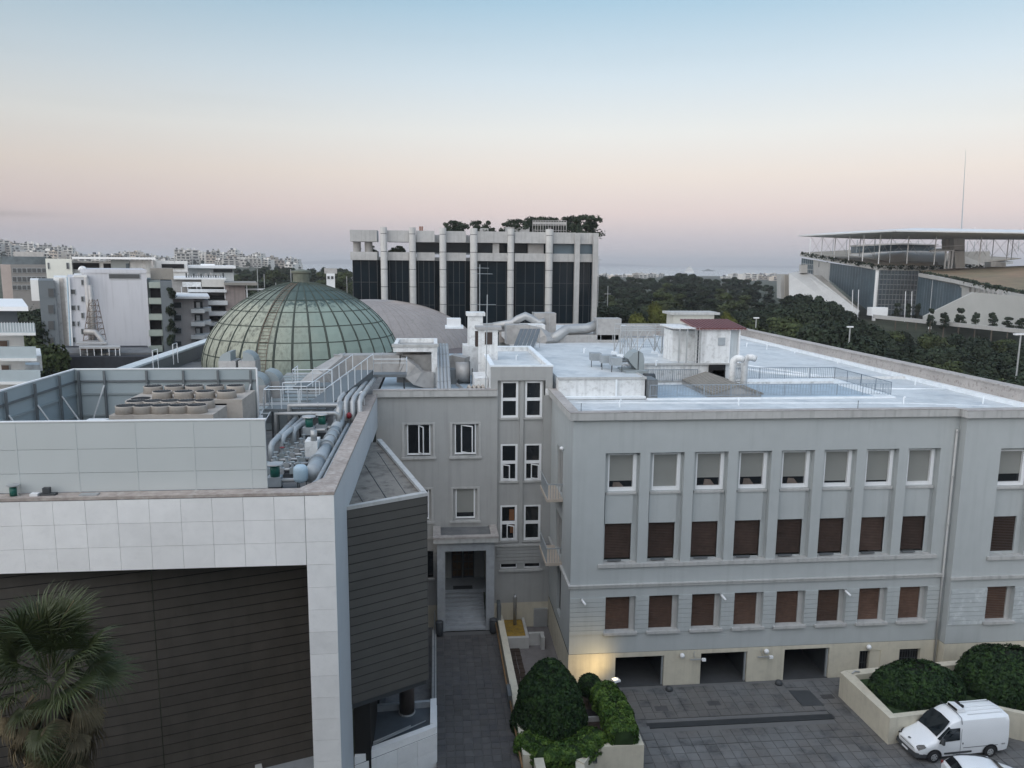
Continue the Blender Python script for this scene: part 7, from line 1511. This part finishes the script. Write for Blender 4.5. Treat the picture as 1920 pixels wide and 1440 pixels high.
# pale balcony block right of the blank wall
BC=thing('balcony_block','pale stepped apartment block with stacked white balconies left of the green dome','building',(-40,115,0))
fbox_px('wall',327,366,560,668,116,14,mat('pinkgrey_render',(.42,.40,.40),.9,var=.08,streak=.15),BC,6); fbox_px('wall',357,393,563,668,119,12,mat('pinkgrey_render',(.42,.40,.40)),BC,6)
wins(BC,[(326,340)],[(567,577),(591,601),(616,625),(640,648)],115.9)
for k in range(4):
    y=580+k*24.5; fbox_px('balcony_front',358,384,y,y+7,115.2,3.4,whitebld,BC); fbox_px('balcony_front',381,396,y-3,y+4,117.2,3,whitebld,BC); fbox_px('balcony_opening',360,380,y-15,y,118.9,.1,M['citywin'],BC); fbox_px('curtain',368,375,y-13,y,118.8,.1,M['white'],BC)
fbox_px('roof_edge',320,393,556,560,114.5,15,whitebld,BC)
BD=thing('penthouse_block','grey apartment block with awnings, long white balconies and crowded roof','building',(-36,128,0))
fbox_px('wall',325,424,524,660,130,16,mat('warmgrey_render',(.34,.33,.32),.9,var=.1,streak=.15),BD,6); fbox_px('awning',378,421,524,538,128,2,mat('awning_cloth',(.50,.48,.45),.9,var=.1),BD); fbox_px('awning',342,377,529,538,128.3,2,M['oldwhite'],BD)
for (a,b,y,h) in ((352,425,543,5),(384,427,564,8),(386,428,584,8),(388,428,604,7)): fbox_px('balcony_front',a,b,y,y+h,126.5,3.4,whitebld,BD); fbox_px('balcony_opening',a+6,b-6,y-10,y,129.9,.1,M['citywin'],BD)
for px in (340,352,369,377,421): fbox_px('post',px,px+1,538,560,127,.2,M['white'],BD)
for k in range(16): px=348+k*4.6; fbox_px('roof_clutter',px,px+3,512+(k*7)%5,522,131+(k%3),1.5,M['ductgrey'] if k%3 else M['citywin'],BD)
fbox_px('roof_edge',323,424,521,524,129,16,whitebld,BD)
BE=thing('brown_flat_block','low brown-grey block with metal roof stair left behind the green dome','building',(-34,125,0)); fbox_px('wall',424,462,534,640,127,12,mat('brownpink_render',(.30,.255,.24),.9,var=.1,streak=.2),BE,5); fbox_px('roof',420,482,530,535,126,10,M['skylight'],BE); fbox_px('post',462,464,535,560,127,.3,M['white'],BE); fbox_px('rail_wall',460,505,541,544,128,.3,M['oldwhite'],BE)
WF=thing('white_flat_block','bright white flat-roofed block with long white eaves behind the crowded roof','building',(-55,165,0)); fbox_px('wall',352,438,503,520,168,14,whitebld,WF,5); fbox_px('roof',350,442,498,503,166,18,M['white'],WF); fbox_px('roof_house',376,403,495,499,170,8,M['white'],WF); fbox_px('ribbon_window',400,436,505,511,167.9,.1,M['citywin'],WF)
WH=thing('white_villa','small white house among the dark trees left of the black glass block','house',(-30,230,10)); fbox_px('wall',612,628,513,536,230,8,M['white'],WH,2); fbox_px('roof',608,632,503,513,231,9,M['ductgrey'],WH); wins(WH,[(614,618),(621,625)],[(518,523)],229.9)
# house at the left edge
HL=thing('balcony_house','white house with long glass-railed balconies at the left picture edge','building',(-34,60,0)); Yh=60
fbox_px('roof',-60,53,575,583,Yh-2.2,12,M['white'],HL); fbox_px('top_storey',-60,33,583,610,Yh,8,mat('top_grey',(.07,.085,.10),.7),HL)
for k,(yt,yb,xe) in enumerate(((606,632,66),(650,680,68),(694,724,76))):
    fbox_px('balcony_front',-60,xe,yt+(0 if k else 0),yb-8,Yh-3.6,.12,mat('balcony_glass',(.34,.40,.43),.4,var=.08),HL); fbox_px('balcony_slab',-60,xe+1,yb-8,yb-3,Yh-3.7,4,whitebld,HL)
    if k==0:
        for j in range(14): fbox_px('railing_bar',-8+j*5.4,-7+j*5.4,604,622,Yh-3.65,.05,M['white'],HL)
fbox_px('wall',-60,45,626,652,Yh,8,whitebld,HL); fbox_px('wall',-60,48,674,700,Yh,8,whitebld,HL); fbox_px('wall',-60,50,716,800,Yh,8,whitebld,HL,10)
wins(HL,[(1,15)],[(639,663)],Yh-.02,mat('brown_shutter',(.10,.07,.055),.7)); wins(HL,[(5,18)],[(685,708)],Yh-.02,mat('brown_shutter',(.10,.07,.055)))
r=thing('low_terraces','low pale terraced roofs and plants between the left house and the screen','building',(-38,72,0)); fbox_px('terrace',46,78,667,674,70,6,M['oldwhite'],r,1); fbox_px('terrace',47,75,684,690,66,1.5,M['oldwhite'],r,.5)
for px,yt,Y in ((78,655,76),(92,668,72),(60,664,78),(104,690,66),(70,690,62),(86,640,90)):
    v=aY(px,yt,Y); tree('dark',v.x,Y,gz(v.x,Y),v.z,'dark bushy tree between the left balcony house and the plant screen','trees by the balcony house',.5)

# ============ city on the hills ============
def cityblock(seed):
    rc=random.Random(seed); w_=rc.uniform(10,19); d=rc.uniform(10,14); fl=rc.randint(3,5); h=fl*3.1
    me=bpy.data.meshes.new('city_mesh'); mb=MB(); mb.box(-w_/2,w_/2,0,d,-9,h); nb=1; mi=[0]*6
    for k in range(fl):
        z=k*3.1
        nw=rc.randint(2,4)
        for j in range(nw):
            a=-w_/2+w_*(j+.15)/nw; b=-w_/2+w_*(j+.8)/nw; mb.box(a,b,-.06,.0,z+.5,z+2.5); mi+=[1]*6
        mb.box(-w_/2-.2,w_/2+.2,-1.3,-.05,z+2.85,z+3.1); mi+=[0]*6
        if rc.random()<.6: mb.box(-w_/2*.9,w_/2*rc.uniform(.0,.9),-1.35,-1.25,z-.1,z+.9); mi+=[0]*6
        mb.box(w_/2,w_/2+.05,2,5,z+.8,z+2.2); mi+=[1]*6
    for k in range(3):
        a=rc.uniform(-w_/2+1,w_/2-3); mb.box(a,a+rc.uniform(1.5,4),2,5,h,h+rc.uniform(1,2.8)); mi+=[0 if k else 1]*6
    me.from_pydata(mb.v,[],mb.f); me.materials.append(M['city1'] if seed%5<3 else M['city2']); me.materials.append(M['citywin']); me.polygons.foreach_set('material_index',mi); return me
CB=[cityblock(s) for s in range(9)]; rc=random.Random(77)
for Y,n in ((1010,40),(1130,46),(1250,52),(1380,50)):
    for k in range(n):
        px=-30+(k+rc.uniform(.1,.9))*(620/n); t=aY(px,488,Y).x/Y
        hk=lerp(t,HK)
        if hk<15: continue
        if Y>1200 and (178<px<196 or 308<px<342): continue
        if 180<px<192 or 310<px<338:
            if rc.random()<.8: continue
        x=t*Y; y=Y*rc.uniform(.97,1.03); o=inst(rc.choice(CB),'hillside_house',None,(x,y,gz(x,y)-.5),(0,0,rc.uniform(-.5,.5)),(rc.uniform(.8,1.15),1,rc.uniform(.8,1.2)))
        sec='on the left hill' if px<180 else 'on the middle hill' if px<320 else 'on the right hill slope'
        tag(o,'pale flat-roofed apartment house with balconies '+sec+' far behind','building','distant apartment houses '+sec)
for k in range(60):
    px=rc.uniform(0,590); Y=rc.uniform(880,1300); v=aY(px,480,Y); 
    tree('dark',v.x,Y,gz(v.x,Y)-.5,gz(v.x,Y)+rc.uniform(6,10),'dark tree between the distant hillside houses','trees among the distant houses',1.0)
# far harbour: yacht, ship, boats and sheds
r=thing('motor_yacht','large white motor yacht with stacked decks on the distant sea','yacht',(aY(1293,508,1900).x,1990,-1)); x=aY(1293,505,1990).x
zs=aY(1293,512,1990).z
for k,(w_,y0,y1) in enumerate(((22,512,507.5),(17,507.5,504.5),(12,504.5,502),(7,502,500))):
    c=aY(1293,y0,1990).z; d=aY(1293,y1,1990).z; MB().box(x-w_/2,x+w_/2,1988,1996,c,d-.6).build('deck',M['white'],r); MB().box(x-w_/2+.5,x+w_/2-.5,1988.4,1995,d-.6,d).build('deck_windows',M['dark'],r)
MB().tube([(x,1992,aY(1293,500,1990).z),(x,1992,aY(1293,496.5,1990).z)],.5,5).build('mast',M['white'],r)
x=aY(1329,505,2600).x; zz_=aY(1329,508.5,2600).z; r=thing('grey_ship','low grey ship with peaked silhouette on the distant sea','ship',(x,2600,-1)); MB().add([(x-24,2600,zz_+2.5),(x+24,2600,zz_+2.5),(x+20,2600,zz_),(x-20,2600,zz_),(x-24,2608,zz_+2.5),(x+24,2608,zz_+2.5),(x+20,2608,zz_),(x-20,2608,zz_)],[(0,1,2,3),(4,5,6,7),(0,1,5,4),(3,2,6,7),(0,3,7,4),(1,2,6,5)]).build('hull',M['steelblue'],r)
MB().add([(x-15,2601,zz_+2.5),(x+15,2601,zz_+2.5),(x-3,2601,zz_+7.5),(x-15,2606,zz_+2.5),(x+15,2606,zz_+2.5),(x-3,2606,zz_+7.5)],[(0,1,2),(3,5,4),(0,2,5,3),(1,4,5,2)]).build('superstructure',M['steelblue'],r)
boat=MB(); boat.add([(-6,-1.5,1.4),(5,-1.5,1.4),(8,0,1.8),(5,1.5,1.4),(-6,1.5,1.4),(-5.5,-1,0),(4,-1,0),(5,0,0),(4,1,0),(-5.5,1,0)],[(0,1,2,3,4),(0,5,6,1),(1,6,7,2),(2,7,8,3),(3,8,9,4),(4,9,5,0)]); boat.box(-3,2,-1.1,1.1,1.4,3); boat.tube([(0,0,3),(0,0,13)],.12,4); bm=boat.build('boat_mesh',M['white'],data_only=True)
for k in range(60):
    px=rc.uniform(1130,1262) if k%2 else rc.uniform(1360,1500); Y=rc.uniform(1995,2090); x=aY(px,510,Y).x; o=inst(bm,'moored_boat',None,(x,Y,-1),(0,0,rc.uniform(0,6.28)),(1.3,1.3,1.2)); tag(o,'tiny white boat with mast moored in the distant harbour','boat','moored boats in the distant harbour')
for k in range(34):
    px=rc.uniform(1125,1250) if k%3==0 else rc.uniform(1365,1480); Y=rc.uniform(1150,1850); x=aY(px,510,Y).x; o=inst(CB[k%9],'harbour_shed',None,(x,Y,gz(x,Y)-4-rc.uniform(0,3)),(0,0,rc.uniform(-1,1)),(1.4,1,.9)); tag(o,'low pale building by the distant harbour','building','low buildings by the distant harbour')
# ============ air ============
hz=MB().box(-6800,6800,-70,12900,-6,118).build('haze',M['white']); hz['kind']='stuff'
hm=bpy.data.materials.new('haze_air'); hm.use_nodes=True; t=hm.node_tree; t.nodes.clear(); o_=t.nodes.new('ShaderNodeOutputMaterial'); vo=t.nodes.new('ShaderNodeVolumePrincipled'); vo.inputs['Color'].default_value=(.90,.90,.93,1); vo.inputs['Density'].default_value=.00018; vo.inputs['Anisotropy'].default_value=0.1; t.links.new(vo.outputs[0],o_.inputs['Volume'])
hz.data.materials.clear(); hz.data.materials.append(hm)
